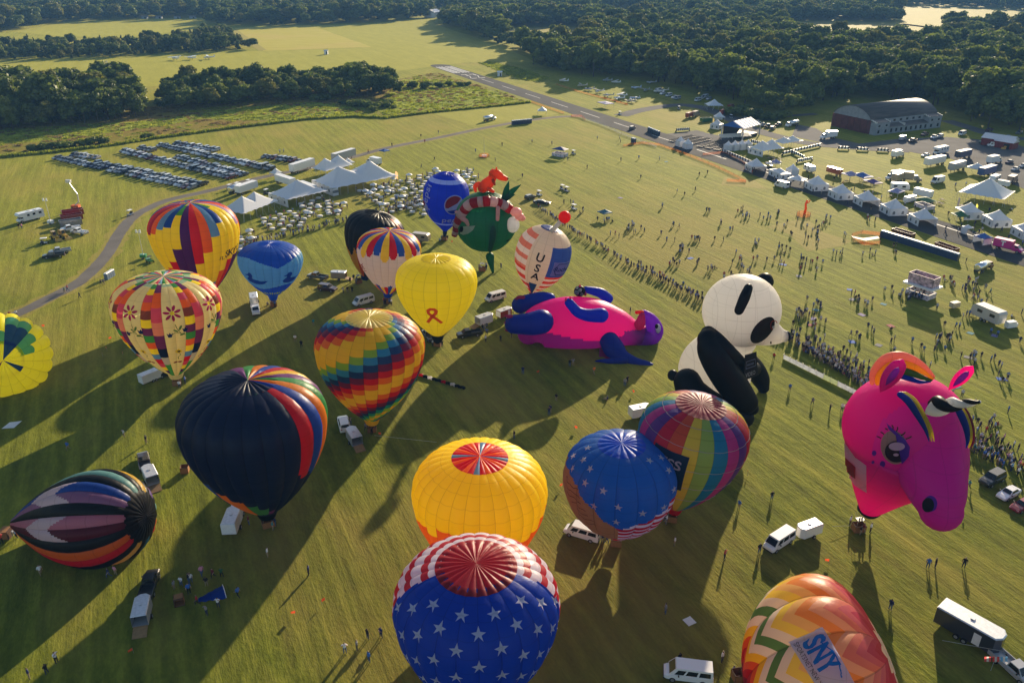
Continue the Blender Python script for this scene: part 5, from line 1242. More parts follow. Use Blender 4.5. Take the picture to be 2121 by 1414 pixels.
m = MB(); pts_ = [W(*dp(x, y, 0, dy)[:3]) - s.base for x, y, dy in ((1115, 820, -.5), (1190, 900, -3), (1300, 960, -6), (1120, 1040, -6.5), (1110, 930, -4))]; m.add(pts_, [(0, 1, 4), (1, 2, 4), (2, 3, 4)]); o = m.build('wing_membrane', FABO, s.t); o.color = (*hx('#b81f86'), 1)
# ================================================================== vehicles: tools
CARP = mat_objcol('car_paint', .28, .5, .6); GLASSM = mat('vehicle_glass', (.012, .016, .02), rough=.08, spec=.6, var=.02); TYRE = mat('tyre_rubber', (.012, .012, .012), rough=.85)
RIM = mat('wheel_rim', (.35, .35, .36), rough=.35, metal=.6); CHROME = mat('chrome_trim', (.5, .5, .5), rough=.25, metal=.9); LAMP = mat('headlamp_lens', (.7, .7, .68), rough=.1); TAIL = mat('tail_lamp', (.35, .015, .012), rough=.2)
DARKP = mat('dark_plastic', (.02, .02, .022), rough=.6); WHITEP = mat('white_panel', (.72, .72, .72), rough=.4, var=.05); ALU = mat('bare_aluminium', (.55, .56, .58), rough=.4, metal=.5)
def wheel_mesh(r=.34, w=.24):
    b = MB(); b.cyl((0, 0, 0), r, w, 'y', 14, 0); b.cyl((0, 0, 0), r * .62, w + .03, 'y', 10, 1); return b.mesh('wheel', [TYRE, RIM])
WH34 = wheel_mesh(); WH50 = wheel_mesh(.5, .3)
def put_wheels(t, xs, hw, r=.34, me=None):
    for x in xs:
        for sy in (-1, 1): obj('wheel', me or WH34, t, (x, sy * hw, r))
def hull(b, st, mi=0):
    """lofted lower body from stations (x, half width, z0, z1, chamfer)"""
    n = 8; vs = []
    for x, w, z0, z1, c in st:
        vs += [(x, -w + c * .5, z0), (x, -w, z0 + c), (x, -w, z1 - c), (x, -w + c * 1.2, z1), (x, w - c * 1.2, z1), (x, w, z1 - c), (x, w, z0 + c), (x, w - c * .5, z0)]
    fs = [(i * n + k, i * n + (k + 1) % n, (i + 1) * n + (k + 1) % n, (i + 1) * n + k) for i in range(len(st) - 1) for k in range(n)]
    fs += [tuple(range(n - 1, -1, -1)), tuple((len(st) - 1) * n + k for k in range(n))]
    return b.add(vs, fs, mi)
def house(b, x0, x1, t0, t1, w0, w1, z0, z1, mi=0):
    """greenhouse: bottom x0..x1, top t0..t1; returns its corners"""
    v = [(x0, -w0, z0), (x1, -w0, z0), (x1, w0, z0), (x0, w0, z0), (t0, -w1, z1), (t1, -w1, z1), (t1, w1, z1), (t0, w1, z1)]
    b.add(v, [(4, 5, 6, 7), (0, 1, 5, 4), (1, 2, 6, 5), (2, 3, 7, 6), (3, 0, 4, 7)], mi); return [Vector(p) for p in v]
def pane(t, name, c, ids, u0, u1, v0, v1, m=None, off=.02):
    """pane set into a face given by its corner ids (bottom a, bottom b, top b, top a)"""
    a, b_, c2, d = (c[i] for i in ids); q = lambda u, v: a.lerp(b_, u).lerp(d.lerp(c2, u), v)
    nn = (b_ - a).cross(d - a).normalized(); P = [q(u0, v0), q(u1, v0), q(u1, v1), q(u0, v1)]
    b2 = MB(); b2.add([p + nn * off for p in P] + [p - nn * .01 for p in P], [(0, 1, 2, 3), (0, 4, 5, 1), (1, 5, 6, 2), (2, 6, 7, 3), (3, 7, 4, 0)]); return b2.build(name, m or GLASSM, t)
def lamps(t, xf, xr, w, zf, zr):
    for sy in (-1, 1):
        b = MB(); b.box((xf - 1.35 if xf < 2.7 else xf - 1.6, sy * (w + .42), zf + .42), (.14, .2, .16)); b.build('mirror', DARKP, t); b = MB(); b.box((xf, sy * w, zf), (.08, .32, .16)); b.build('headlight', LAMP, t); b = MB(); b.box((xr, sy * w, zr), (.08, .2, .22)); b.build('tail_light', TAIL, t)
def bumper(t, x, w): b = MB(); b.box((x, 0, .45), (.14, w * 2, .2)); b.build('bumper', DARKP, t)
def proto(name, cat): return thing(name, 'x', cat, (0, 0, -500))
def car_sedan():
    t = proto('parked_car', 'car'); b = MB()
    hull(b, [(-2.3, .74, .38, .85, .1), (-2.15, .86, .28, 1.0, .1), (-1.2, .9, .22, 1.02, .1), (.6, .9, .22, .98, .1), (1.6, .88, .22, .9, .1), (2.2, .8, .28, .74, .1), (2.35, .66, .38, .62, .06)])
    c = house(b, -1.75, .95, -1.0, .2, .8, .62, .98, 1.44); b.build('body', CARP, t)
    pane(t, 'windscreen', c, (1, 2, 6, 5), .06, .94, .08, .94); pane(t, 'rear_window', c, (3, 0, 4, 7), .06, .94, .08, .94); pane(t, 'side_window', c, (0, 1, 5, 4), .1, .9, .1, .86); pane(t, 'side_window', c, (2, 3, 7, 6), .1, .9, .1, .86)
    put_wheels(t, (-1.4, 1.42), .8); lamps(t, 2.24, -2.26, .58, .62, .78); return t
def car_suv():
    t = proto('parked_car', 'car'); b = MB()
    hull(b, [(-2.35, .8, .42, 1.05, .1), (-2.25, .92, .32, 1.12, .1), (.7, .95, .28, 1.12, .12), (1.7, .92, .28, 1.08, .12), (2.25, .86, .34, .95, .12), (2.38, .72, .42, .8, .06)])
    c = house(b, -2.25, 1.05, -2.05, .35, .86, .7, 1.1, 1.74); b.build('body', CARP, t)
    pane(t, 'windscreen', c, (1, 2, 6, 5), .06, .94, .08, .94); pane(t, 'rear_window', c, (3, 0, 4, 7), .08, .92, .15, .9); pane(t, 'side_window', c, (0, 1, 5, 4), .06, .93, .12, .84); pane(t, 'side_window', c, (2, 3, 7, 6), .07, .94, .12, .84)
    put_wheels(t, (-1.4, 1.45), .84, .37); lamps(t, 2.28, -2.32, .62, .8, .95); return t
def car_pickup(load=False):
    t = proto('pickup_truck', 'pickup truck'); b = MB()
    hull(b, [(-.35, .96, .4, 1.12, .08), (1.0, .98, .36, 1.15, .1), (2.2, .96, .36, 1.14, .12), (2.8, .92, .4, 1.02, .12), (2.92, .8, .46, .9, .06)])
    b.box((-1.65, 0, .62), (2.62, 1.86, .3))
    for sy in (-1, 1): b.box((-1.65, sy * .93, .9), (2.62, .1, .5))
    b.box((-2.93, 0, .9), (.08, 1.9, .5))
    c = house(b, -.35, 1.75, -.15, 1.05, .88, .74, 1.13, 1.86); b.build('body', CARP, t)
    pane(t, 'windscreen', c, (1, 2, 6, 5), .06, .94, .08, .94); pane(t, 'rear_window', c, (3, 0, 4, 7), .1, .9, .2, .9); pane(t, 'side_window', c, (0, 1, 5, 4), .07, .9, .12, .86); pane(t, 'side_window', c, (2, 3, 7, 6), .1, .93, .12, .86)
    put_wheels(t, (-1.75, 1.85), .86, .4, wheel_mesh(.4, .26)); bumper(t, 2.92, .85); bumper(t, -3.0, .85); lamps(t, 2.84, -2.95, .68, .82, .9); return t
def car_van(L_=5.6, H=2.15, win=3, name='van'):
    t = proto(name, 'van'); b = MB(); h = L_ / 2
    hull(b, [(-h, .94, .42, 1.2, .1), (-h + .1, 1.0, .36, 1.22, .1), (h - 1.1, 1.0, .34, 1.2, .1), (h - .25, .92, .36, 1.05, .14), (h, .8, .44, .85, .08)])
    c = house(b, -h + .03, h - .55, -h + .12, h - 1.35, .97, .86, 1.18, H); b.build('body', CARP, t)
    pane(t, 'windscreen', c, (1, 2, 6, 5), .06, .94, .06, .86)
    pane(t, 'rear_window', c, (3, 0, 4, 7), .1, .9, .2, .8)
    ws = {3: ((.06, .33), (.38, .64), (.69, .90)), 1: ((.70, .90),)}[win]
    for u0, u1 in ws:
        pane(t, 'side_window', c, (0, 1, 5, 4), u0, u1, .12, .74); pane(t, 'side_window', c, (2, 3, 7, 6), 1 - u1, 1 - u0, .12, .74)
    bumper(t, h, .85); bumper(t, -h - .03, .9); put_wheels(t, (-h + 1.15, h - 1.0), .9, .36, wheel_mesh(.36, .25)); lamps(t, h - .04, -h, .68, .78, 1.0); return t
def box_truck(L_=5.2, H=3.3, cabc=None):
    t = proto('box_truck', 'truck'); b = MB()
    hull(b, [(.0, 1.0, .6, 1.5, .08), (1.6, 1.02, .5, 1.5, .1), (2.6, .95, .5, 1.2, .14), (2.75, .8, .55, 1.0, .06)])
    c = house(b, .0, 1.9, .15, 1.25, .95, .82, 1.48, 2.25); b.build('cab', CARP, t)
    pane(t, 'windscreen', c, (1, 2, 6, 5), .06, .94, .08, .94); pane(t, 'side_window', c, (0, 1, 5, 4), .3, .92, .12, .86); pane(t, 'side_window', c, (2, 3, 7, 6), .08, .7, .12, .86)
    b = MB(); b.box((-L_ / 2 - .1, 0, .95 + (H - .95) / 2), (L_, 2.3, H - .95)); b.build('cargo_box', CARP, t)
    b = MB(); b.box((-L_ / 2, 0, .75), (L_ + .4, .9, .3)); b.build('chassis', DARKP, t)
    put_wheels(t, (-L_ + 1.3, 1.6), .95, .45, wheel_mesh(.45, .3)); lamps(t, 2.7, -L_ - .12, .7, .85, .85); return t
def semi_trailer(L_=13.0, H=4.0):
    t = proto('semi_trailer', 'trailer'); b = MB(); b.box((0, 0, 1.15 + (H - 1.15) / 2), (L_, 2.55, H - 1.15)); b.build('cargo_box', CARP, t)
    b = MB(); b.box((0, 0, H + .02), (L_ - .1, 2.45, .05)); b.build('roof', WHITEP, t)
    b = MB(); b.box((0, 0, 1.05), (L_ - .4, 1.0, .22))
    b.build('chassis', DARKP, t); put_wheels(t, (-L_ / 2 + 1.2, -L_ / 2 + 2.4), 1.1, .5, WH50)
    for sy in (-1, 1): b = MB(); b.box((L_ / 2 - 2.6, sy * .8, .55), (.15, .15, 1.0)); b.build('landing_leg', DARKP, t)
    return t
def cargo_trailer(L_=4.2, W_=2.0, H=2.2, vnose=True, ramp=False):
    t = proto('cargo_trailer', 'trailer'); b = MB(); h = L_ / 2
    pl = [(-h, -W_ / 2), (h - .5, -W_ / 2), (h, -W_ / 5), (h, W_ / 5), (h - .5, W_ / 2), (-h, W_ / 2)] if vnose else [(-h, -W_ / 2), (h, -W_ / 2), (h, W_ / 2), (-h, W_ / 2)]
    n = len(pl); vs = [(x, y, .5) for x, y in pl] + [(x, y, H) for x, y in pl]
    fs = [(i, (i + 1) % n, (i + 1) % n + n, i + n) for i in range(n)] + [tuple(range(n - 1, -1, -1))]
    if ramp: fs = [f for k, f in enumerate(fs) if k != n - 1]
    b.add(vs, fs); b.build('body', CARP, t)
    b = MB(); b.add([(x * 1.01, y * 1.01, H) for x, y in pl] + [(x * .97, y * .9, H + .1) for x, y in pl], [(i, (i + 1) % n, (i + 1) % n + n, i + n) for i in range(n)] + [tuple(range(n, 2 * n))]); b.box((0, 0, H + .15), (.4, .4, .12)); b.build('roof', ALU, t)
    if not ramp:
        b = MB(); b.box((-h - .015, 0, 1.35), (.03, W_ * .9, H - .75)); b.build('rear_door', WHITEP, t); b = MB(); b.box((h * .35, -W_ / 2 - .015, 1.35), (.8, .03, 1.5)); b.build('side_door', WHITEP, t)
    else:
        b = MB(); b.add([(-h, -W_ * .45, .5), (-h, W_ * .45, .5), (-h - 1.7, W_ * .45, .05), (-h - 1.7, -W_ * .45, .05), (-h, -W_ * .45, .56), (-h, W_ * .45, .56), (-h - 1.7, W_ * .45, .11), (-h - 1.7, -W_ * .45, .11)], [(0, 1, 2, 3), (7, 6, 5, 4), (0, 4, 5, 1), (1, 5, 6, 2), (2, 6, 7, 3), (3, 7, 4, 0)]); b.build('ramp', mat('plywood', '#8a6d4a', rough=.8), t)
    b = MB(); b.tube([(h - .3, -.5, .45), (h + 1.1, 0, .45), (h - .3, .5, .45)], .05, 5); b.cyl((h + 1.0, 0, .3), .05, .6, seg=6); b.build('tow_bar', DARKP, t)
    put_wheels(t, (-.35,) if L_ < 5 else (-.75, .1), W_ / 2 + .08, .32); return t
def motorhome(L_=8.5, H=3.2):
    t = proto('motorhome', 'motorhome'); b = MB(); h = L_ / 2
    b.add(*(lambda p: ([(x, -1.22, z) for x, z in p] + [(x, 1.22, z) for x, z in p], [(i, (i + 1) % len(p), (i + 1) % len(p) + len(p), i + len(p)) for i in range(len(p))] + [tuple(range(len(p) - 1, -1, -1)), tuple(range(len(p), 2 * len(p)))]))([(-h, .5), (h - 1.6, .5), (h - 1.6, 1.9), (h - .3, 2.1), (h - .1, 2.6), (h - .5, H), (-h + .2, H), (-h, H - .3)]))
    hull(b, [(h - 1.7, 1.0, .5, 1.4, .1), (h - .9, 1.0, .5, 1.4, .12), (h - .1, .92, .5, 1.1, .12), (h + .05, .8, .55, .95, .05)]); c = house(b, h - 1.7, h - .5, h - 1.7, h - 1.2, .95, .9, 1.38, 1.98); b.build('body', CARP, t)
    pane(t, 'windscreen', c, (1, 2, 6, 5), .05, .95, .05, .95); pane(t, 'side_window', c, (0, 1, 5, 4), .2, .95, .1, .9); pane(t, 'side_window', c, (2, 3, 7, 6), .05, .8, .1, .9)
    cc = [Vector(p) for p in ((-h, -1.22, .5), (h - 1.7, -1.22, .5), (h - 1.7, 1.22, .5), (-h, 1.22, .5), (-h, -1.22, H), (h - 1.7, -1.22, H), (h - 1.7, 1.22, H), (-h, 1.22, H))]
    for u0, u1 in ((.12, .25), (.42, .55), (.7, .82)): pane(t, 'side_window', cc, (0, 1, 5, 4), u0, u1, .5, .75); pane(t, 'side_window', cc, (2, 3, 7, 6), 1 - u1, 1 - u0, .5, .75)
    b = MB(); b.box((-h + 2.5, -1.235, 1.1), (3.4, .03, .25)); b.build('stripe', DARKP, t); b = MB(); b.box((0, 0, H + .1), (.9, .6, .2)); b.box((-2, .3, H + .1), (.7, .7, .18)); b.build('roof_unit', WHITEP, t)
    put_wheels(t, (-h + 2.2, h - .9), 1.05, .42, wheel_mesh(.42, .28)); return t
def golf_cart():
    t = proto('golf_cart', 'golf cart'); b = MB(); hull(b, [(-1.15, .5, .25, .75, .06), (-.2, .58, .22, .6, .06), (.2, .58, .22, .4, .06), (.7, .56, .22, .42, .06), (1.15, .45, .25, .8, .06)]); b.build('body', CARP, t)
    b = MB(); b.box((-.45, 0, .8), (.5, 1.0, .16)); b.box((-.72, 0, 1.05), (.12, 1.0, .4)); b.build('seat', DARKP, t)
    for sx in (-.85, .75):
        for sy in (-.5, .5): b = MB(); b.bar((sx, sy, .7), (sx * .9, sy, 1.85), .025); b.build('post', DARKP, t)
    b = MB(); b.box((-.05, 0, 1.88), (1.9, 1.15, .07), top=.92); b.build('roof', WHITEP, t); put_wheels(t, (-.75, .8), .5, .23, wheel_mesh(.23, .18)); return t
def tanker():
    t = proto('tank_truck', 'tank truck'); b = MB(); hull(b, [(2.0, 1.1, .6, 1.7, .1), (3.4, 1.1, .5, 1.6, .12), (4.3, 1.0, .5, 1.35, .12), (4.45, .85, .55, 1.1, .06)]); c = house(b, 2.0, 3.7, 2.1, 3.2, 1.0, .9, 1.6, 2.5); b.build('cab', CARP, t)
    pane(t, 'windscreen', c, (1, 2, 6, 5), .06, .94, .08, .94); pane(t, 'side_window', c, (0, 1, 5, 4), .3, .92, .12, .86); pane(t, 'side_window', c, (2, 3, 7, 6), .08, .7, .12, .86)
    b = MB(); P = [(-4.3, 0, 1.9), (-4.2, 0, 1.9), (1.6, 0, 1.9), (1.75, 0, 1.9)]; b.tube(P, [.7, 1.15, 1.15, .7], 18); b.build('tank', mat('polished_tank', (.72, .73, .75), rough=.16, metal=.75, var=.03), t, True)
    b = MB(); b.box((-.9, 0, .75), (7.2, 1.0, .25)); b.build('chassis', DARKP, t); put_wheels(t, (-3.2, -2.1, 3.1), 1.0, .5, WH50); return t
def dumpster(L_=6.5, H=1.9):
    t = proto('roll_off_dumpster', 'dumpster'); b = MB(); h = L_ / 2
    for sy in (-1, 1):
        b.box((0, sy * 1.15, .2 + H / 2), (L_, .1, H))
        for k in range(9): b.box((-h + .3 + k * (L_ - .6) / 8, sy * 1.25, .2 + H / 2), (.14, .1, H))
    b.box((h, 0, .2 + H / 2), (.1, 2.4, H)); b.box((-h, 0, .2 + H / 2), (.1, 2.4, H)); b.box((0, 0, .25), (L_, 2.3, .1)); b.build('body', CARP, t)
    b = MB(); b.box((0, 0, H * .6), (L_ * .9, 2.1, .3)); b.build('rubbish', mat('mixed_rubbish', (.1, .09, .08), rough=.95, var=.6, scale=4), t); return t
def light_tower(h=8.0):
    t = proto('light_tower', 'light tower'); b = MB(); b.box((0, 0, .8), (1.8, 1.1, 1.0)); b.build('generator', CARP, t); b = MB(); b.tube([(0, 0, 1.2), (0, 0, h)], [.1, .06], 6); b.build('mast', ALU, t)
    b = MB()
    for sx in (-.5, .5):
        for z in (0, .5): b.box((sx, -.1, h + z), (.5, .25, .4))
    b.box((0, 0, h + .1), (1.3, .06, .06)); b.build('lamp_head', LAMP, t); put_wheels(t, (0,), .6, .28, wheel_mesh(.28, .18)); return t
def utility_cart():
    t = proto('utility_cart', 'utility cart'); b = MB(); hull(b, [(-1.4, .65, .4, 1.0, .06), (-.3, .7, .35, .95, .06), (-.2, .7, .35, .6, .06), (.5, .68, .35, .6, .06), (1.3, .55, .4, .95, .08)]); b.build('body', CARP, t)
    b = MB()
    for sy in (-.6, .6): b.tube([(-.3, sy, .9), (-.2, sy, 1.8), (.5, sy, 1.8), (.9, sy, .95)], .03, 5)
    b.build('roll_cage', DARKP, t); b = MB(); b.box((.1, 0, 1.84), (1.0, 1.25, .05)); b.build('roof', DARKP, t); put_wheels(t, (-.9, .9), .6, .3, wheel_mesh(.3, .25)); return t
def loader():
    t = proto('backhoe_loader', 'loader'); b = MB(); hull(b, [(-1.5, .7, .6, 1.5, .08), (.2, .7, .6, 1.4, .08), (1.6, .5, .7, 1.35, .1)]); b.build('body', CARP, t); b = MB(); c = house(b, -1.2, .3, -1.1, .1, .65, .6, 1.45, 2.6); b.build('cab', CARP, t)
    pane(t, 'windscreen', c, (1, 2, 6, 5), .08, .92, .08, .92); pane(t, 'side_window', c, (0, 1, 5, 4), .08, .92, .08, .9); pane(t, 'side_window', c, (2, 3, 7, 6), .08, .92, .08, .9); pane(t, 'rear_window', c, (3, 0, 4, 7), .08, .92, .08, .92)
    b = MB()
    for sy in (-.5, .5): b.tube([(.6, sy, 1.3), (1.8, sy, .9), (2.5, sy, .4)], .09, 5)
    b.build('loader_arm', CARP, t); b = MB(); b.prism([(2.4, .1), (3.2, .1), (2.6, .8), (2.4, .8)], -1.0, 1.0); b.build('bucket', CARP, t)
    b = MB(); b.tube([(-1.5, 0, 1.0), (-2.6, 0, 2.4), (-3.2, 0, 1.2), (-2.9, 0, .5)], [.14, .14, .11, .09], 6); b.build('digging_arm', CARP, t); put_wheels(t, (-.8,), .75, .6, wheel_mesh(.6, .4)); put_wheels(t, (1.2,), .7, .4, wheel_mesh(.4, .3)); return t
def camper(L_=6.0):
    t = proto('travel_trailer', 'trailer'); b = MB(); h = L_ / 2; p = [(-h, .6), (h - .3, .6), (h, 1.2), (h - .2, 2.5), (h - .7, 2.9), (-h + .3, 2.9), (-h, 2.5)]; b.prism(p, -1.15, 1.15); b.build('body', CARP, t)
    for sy in (-1, 1):
        for x in (-h * .55, h * .35): b2 = MB(); b2.box((x, sy * 1.16, 1.9), (1.1, .03, .6)); b2.build('side_window', GLASSM, t)
    b = MB(); b.box((0, -1.165, 1.0), (L_ * .95, .03, .2)); b.build('stripe', mat('grey_stripe', (.2, .2, .22)), t); b = MB(); b.tube([(h - .2, -.4, .5), (h + 1.1, 0, .5), (h - .2, .4, .5)], .05, 5); b.build('tow_bar', DARKP, t); put_wheels(t, (-.4, .4), 1.08, .33); return t
PV = dict(sedan=car_sedan(), suv=car_suv(), pickup=car_pickup(), van=car_van(), cargovan=car_van(5.9, 2.5, 1, 'cargo_van'), box=box_truck(), semi=semi_trailer(), trailer=cargo_trailer(), bigtrailer=cargo_trailer(6.8, 2.4, 2.6), openrailer=cargo_trailer(4.2, 2.0, 2.2, True, True),
          rv=motorhome(), cart=golf_cart(), tank=tanker(), dump=dumpster(), light=light_tower(), gator=utility_cart(), loader=loader(), camper=camper())
PAINTED = ('body', 'cab', 'cargo_box', 'generator', 'loader_arm', 'bucket', 'digging_arm')
CW, CB, CS, CG, CR_, CBL, CT = (.72, .72, .72), (.012, .013, .016), (.36, .37, .39), (.09, .095, .1), (.22, .012, .02), (.03, .08, .24), (.36, .29, .2)
VN = dict(suv='parked_car', sedan='parked_car')
def veh(kind, p, q, color, label, scale=1.0, group=None, name=None, stretch=None, cat=None, z=0.0):
    """kind standing at pixel p (ground centre) with its front towards pixel q"""
    a, b_ = G(*p), G(*q); o = dup(PV[kind], (a.x, a.y, z), math.atan2(b_.y - a.y, b_.x - a.x), label, group, color, stretch or scale, PAINTED)
    if name: o.name = name
    if cat: o['category'] = cat
    return o
# ================================================================== vehicles: where they stand
veh('van', (1026, 621), (1003, 627), CW, 'white van with dark side lettering between the yellow ribbon balloon and the clawed monster')
veh('van', (753, 629), (732, 635), CW, 'white window van parked below the white petal balloon')
veh('suv', (679, 602), (700, 605), (.05, .018, .025), 'dark maroon car parked in front of the brown trailer', 1.1)
veh('pickup', (658, 577), (638, 574), CG, 'dark grey pickup hitched to the brown trailer')
veh('openrailer', (702, 578), (680, 577), CT, 'brown box trailer with its ramp down beside the grey pickup')
veh('camper', (873, 500), (890, 502), CT, 'cream travel trailer standing behind the black half-filled balloon', .95)
veh('pickup', (530, 646), (532, 656), CW, 'white pickup nose down the slope of grass beside the duck balloon'); veh('trailer', (527, 628), (529, 640), CW, 'white box trailer behind the white pickup by the duck balloon')
veh('bigtrailer', (318, 786), (340, 777), CW, 'white box trailer at the foot of the flower balloon', .8); veh('suv', (348, 776), (362, 772), CB, 'black car half hidden behind the flower balloon')
veh('suv', (713, 884), (709, 868), CW, 'white car with open door towing a silver trailer below the rainbow balloon', 1.1); veh('openrailer', (734, 915), (722, 897), CS, 'silver box trailer, rear open, hitched to the white car')
veh('pickup', (300, 962), (296, 945), (.05, .04, .04), 'dark pickup above the black striped balloon'); veh('openrailer', (314, 996), (304, 975), CW, 'white capped trailer behind the dark pickup')
veh('suv', (498, 1055), (506, 1038), CW, 'white car under the edge of the navy balloon', 1.1); veh('trailer', (484, 1092), (494, 1066), CW, 'white box trailer in the shade of the navy balloon', 1.1)
veh('pickup', (311, 1218), (318, 1195), CB, 'black pickup loaded with gear beside the blue fabric'); veh('openrailer', (298, 1278), (304, 1250), CS, 'silver trailer with its rear doors open behind the black pickup')
veh('van', (1206, 1110), (1172, 1100), CW, 'white van with red side stripes beside the blue star balloon')
veh('van', (1612, 1128), (1586, 1145), CW, 'white passenger van drawing a small white horsebox trailer'); veh('trailer', (1672, 1108), (1645, 1118), CW, 'white trailer with orange roof panels behind the passenger van', .95)
veh('suv', (2053, 998), (2030, 1010), CB, 'black estate car parked beyond the unicorn', 1.1); veh('sedan', (2087, 1027), (2068, 1037), CW, 'white saloon parked between the black and red cars'); veh('sedan', (2116, 1052), (2094, 1062), CR_, 'red saloon parked next to the white saloon')
veh('bigtrailer', (2003, 1318), (2050, 1345), (.03, .032, .045), 'black and white show trailer hitched to a silver pickup', 1.15); veh('pickup', (2096, 1390), (2121, 1412), CS, 'silver pickup hitched to the black show trailer')
veh('van', (1424, 1402), (1385, 1397), CW, 'white van with its doors open at the foot of the chevron balloon', 1.05)
veh('rv', (64, 456), (40, 462), CW, 'white motorhome alone on the grass beyond the gravel road')
veh('light', (106, 464), (112, 464), CW, 'portable light tower beside the motorhome', 1.0)
for i, (x, y, c, l) in enumerate(((152, 446, (.25, .01, .012), 'red dumpster, furthest of the row beyond the road'), (150, 456, (.22, .01, .012), 'red dumpster in the middle of the row beyond the road'), (148, 467, (.2, .2, .21), 'grey dumpster next to the white pickups'))): veh('dump', (x, y), (x + 20, y - 3), c, l)
veh('pickup', (147, 477), (130, 480), CW, 'white pickup beside the grey dumpster'); veh('pickup', (165, 484), (150, 482), CW, 'white open-bed pickup in front of the dumpsters')
veh('loader', (133, 493), (148, 498), (.5, .3, .03), 'yellow backhoe loader beside the white pickups'); veh('loader', (115, 496), (128, 503), (.45, .27, .03), 'yellow loader half behind the backhoe'); veh('cart', (93, 505), (104, 504), CB, 'dark golf cart beside the yellow loader')
veh('pickup', (125, 524), (105, 527), CS, 'silver pickup behind the black one on the grass'); veh('pickup', (112, 533), (95, 535), CB, 'black pickup parked alone beside the silver one')
veh('cart', (270, 446), (262, 449), CS, 'golf cart on the gravel road bend'); veh('light', (298, 535), (306, 535), (.05, .25, .08), 'green light tower by the patchwork balloon'); veh('gator', (311, 543), (318, 546), (.05, .2, .06), 'green utility cart beside the green light tower')
t = thing('boom_lift', 'tall jointed boom lift rising behind the red dumpsters', 'boom lift', G(158, 432), 0)
w0 = G(158, 432); m = MB(); m.box((0, 0, .8), (2.6, 1.8, 1.0)); m.build('chassis', mat('lift_orange', '#c05a1a'), t); m = MB(); q1, q2, q3 = (W(x, y, w0.y) - w0 for x, y in ((163, 418), (160, 402), (142, 378))); m.tube([(0, 0, 1.2), q1, q2], .22, 6); m.build('lower_boom', ALU, t); m = MB(); m.tube([q2, q3], .16, 6); m.build('upper_boom', ALU, t); m = MB(); m.box(q3 + Vector((0, 0, .4)), (1.6, .9, 1.0)); m.build('work_platform', ALU, t); put_wheels(t, (-.9, .9), .95, .45)
veh('pickup', (972, 696), (950, 699), CB, 'black pickup loaded with gear beside the clawed monster'); veh('openrailer', (1004, 671), (1024, 664), CW, 'white box trailer with its ramp towards the black pickup', 1.05); veh('trailer', (1045, 656), (1062, 650), (.28, .015, .02), 'red trailer between the white one and the monster paw', .95)
veh('pickup', (888, 700), (880, 690), CG, 'dark pickup half hidden by the yellow ribbon balloon')
veh('tank', (2036, 560), (2056, 552), (.12, .02, .03), 'dark tank truck with maroon cab on the open grass', .9)
veh('box', (2096, 521), (2122, 527), (.55, .02, .22), 'magenta show truck with a white T at the vendor road'); veh('cargovan', (1618, 388), (1603, 384), CW, 'plain white cargo van in front of the long marquee', 1.0)
veh('tank', (1014, 250), (1024, 248), CW, 'white tank truck on the pale field by the gravel road', .95); veh('semi', (627, 354), (655, 345), CW, 'white semi-trailer with food pictures beside the marquees'); veh('semi', (713, 332), (740, 324), CS, 'semi-trailer with a blue landscape picture behind the twin marquee'); veh('box', (770, 340), (752, 336), CW, 'white box truck with blue side parked behind the largest marquee')
veh('semi', (592, 383), (625, 394), CW, 'long white restroom trailer behind the single-peak marquee', stretch=(.85, 1, .85)); veh('semi', (637, 398), (665, 408), CW, 'long white restroom trailer next to its twin', stretch=(.75, 1, .85)); veh('semi', (512, 398), (535, 390), CW, 'white restroom trailer behind the lowest marquee', stretch=(.75, 1, .85)); veh('tank', (492, 397), (515, 388), CW, 'white tank trailer beside the gravel road')
for x, y, c in ((476, 392, 'black'), (491, 388, 'black'), (515, 382, 'green'), (552, 402, 'black')): veh('cart', (x, y), (x + 8, y - 3), dict(black=CB, green=(.04, .2, .06))[c], f'{c} golf cart parked by the gravel road' if x != 552 else 'black golf cart behind the lowest marquee', group='golf carts by the gravel road')
veh('trailer', (1325, 862), (1345, 858), CW, 'white trailer half hidden behind the rainbow striped balloon')
veh('suv', (1098, 412), (1108, 409), CB, 'black car among the crew vehicles by the spectator line'); veh('sedan', (1122, 422), (1138, 423), CB, 'long black limousine at the spectator line', stretch=(1.35, 1, 1)); 
for x, y, l in ((1117, 405, 'white golf cart behind the black limousine'), (1165, 393, 'golf cart alone in the open field'), (1174, 397, 'dark utility cart beside the lone golf cart'), (1189, 434, 'white golf cart near the spectator line'), (1188, 320, 'golf cart beside the patriotic kiosk'), (1284, 238, 'white cart driving on the runway crossing'), (1406, 227, 'cart driving along the taxiway'), (1514, 245, 'cart beside the red trucks')): veh('cart', (x, y), (x + 6, y + 2), CW if 'white' in l else CS, l)
veh('suv', (1310, 268), (1322, 264), CG, 'dark utility vehicle beside the runway fence')
for x, y, k, c, l in ((1430, 243, 'box', CR_, 'red fire engine by the taxiway bend'), (1443, 240, 'box', CT, 'cream fire engine beside the red one'), (1500, 237, 'box', CR_, 'long red fire engine next to the small white marquee'), (1516, 226, 'box', (.2, .03, .03), 'red truck behind the long fire engine'), (1531, 233, 'suv', CW, 'white car beside the red trucks'), (1540, 232, 'suv', CS, 'silver car beside the red trucks')): veh(k, (x, y), (x + 14, y - 5), c, l, .9)
veh('dump', (1462, 252), (1480, 250), (.03, .14, .06), 'green dumpster by the taxiway'); 
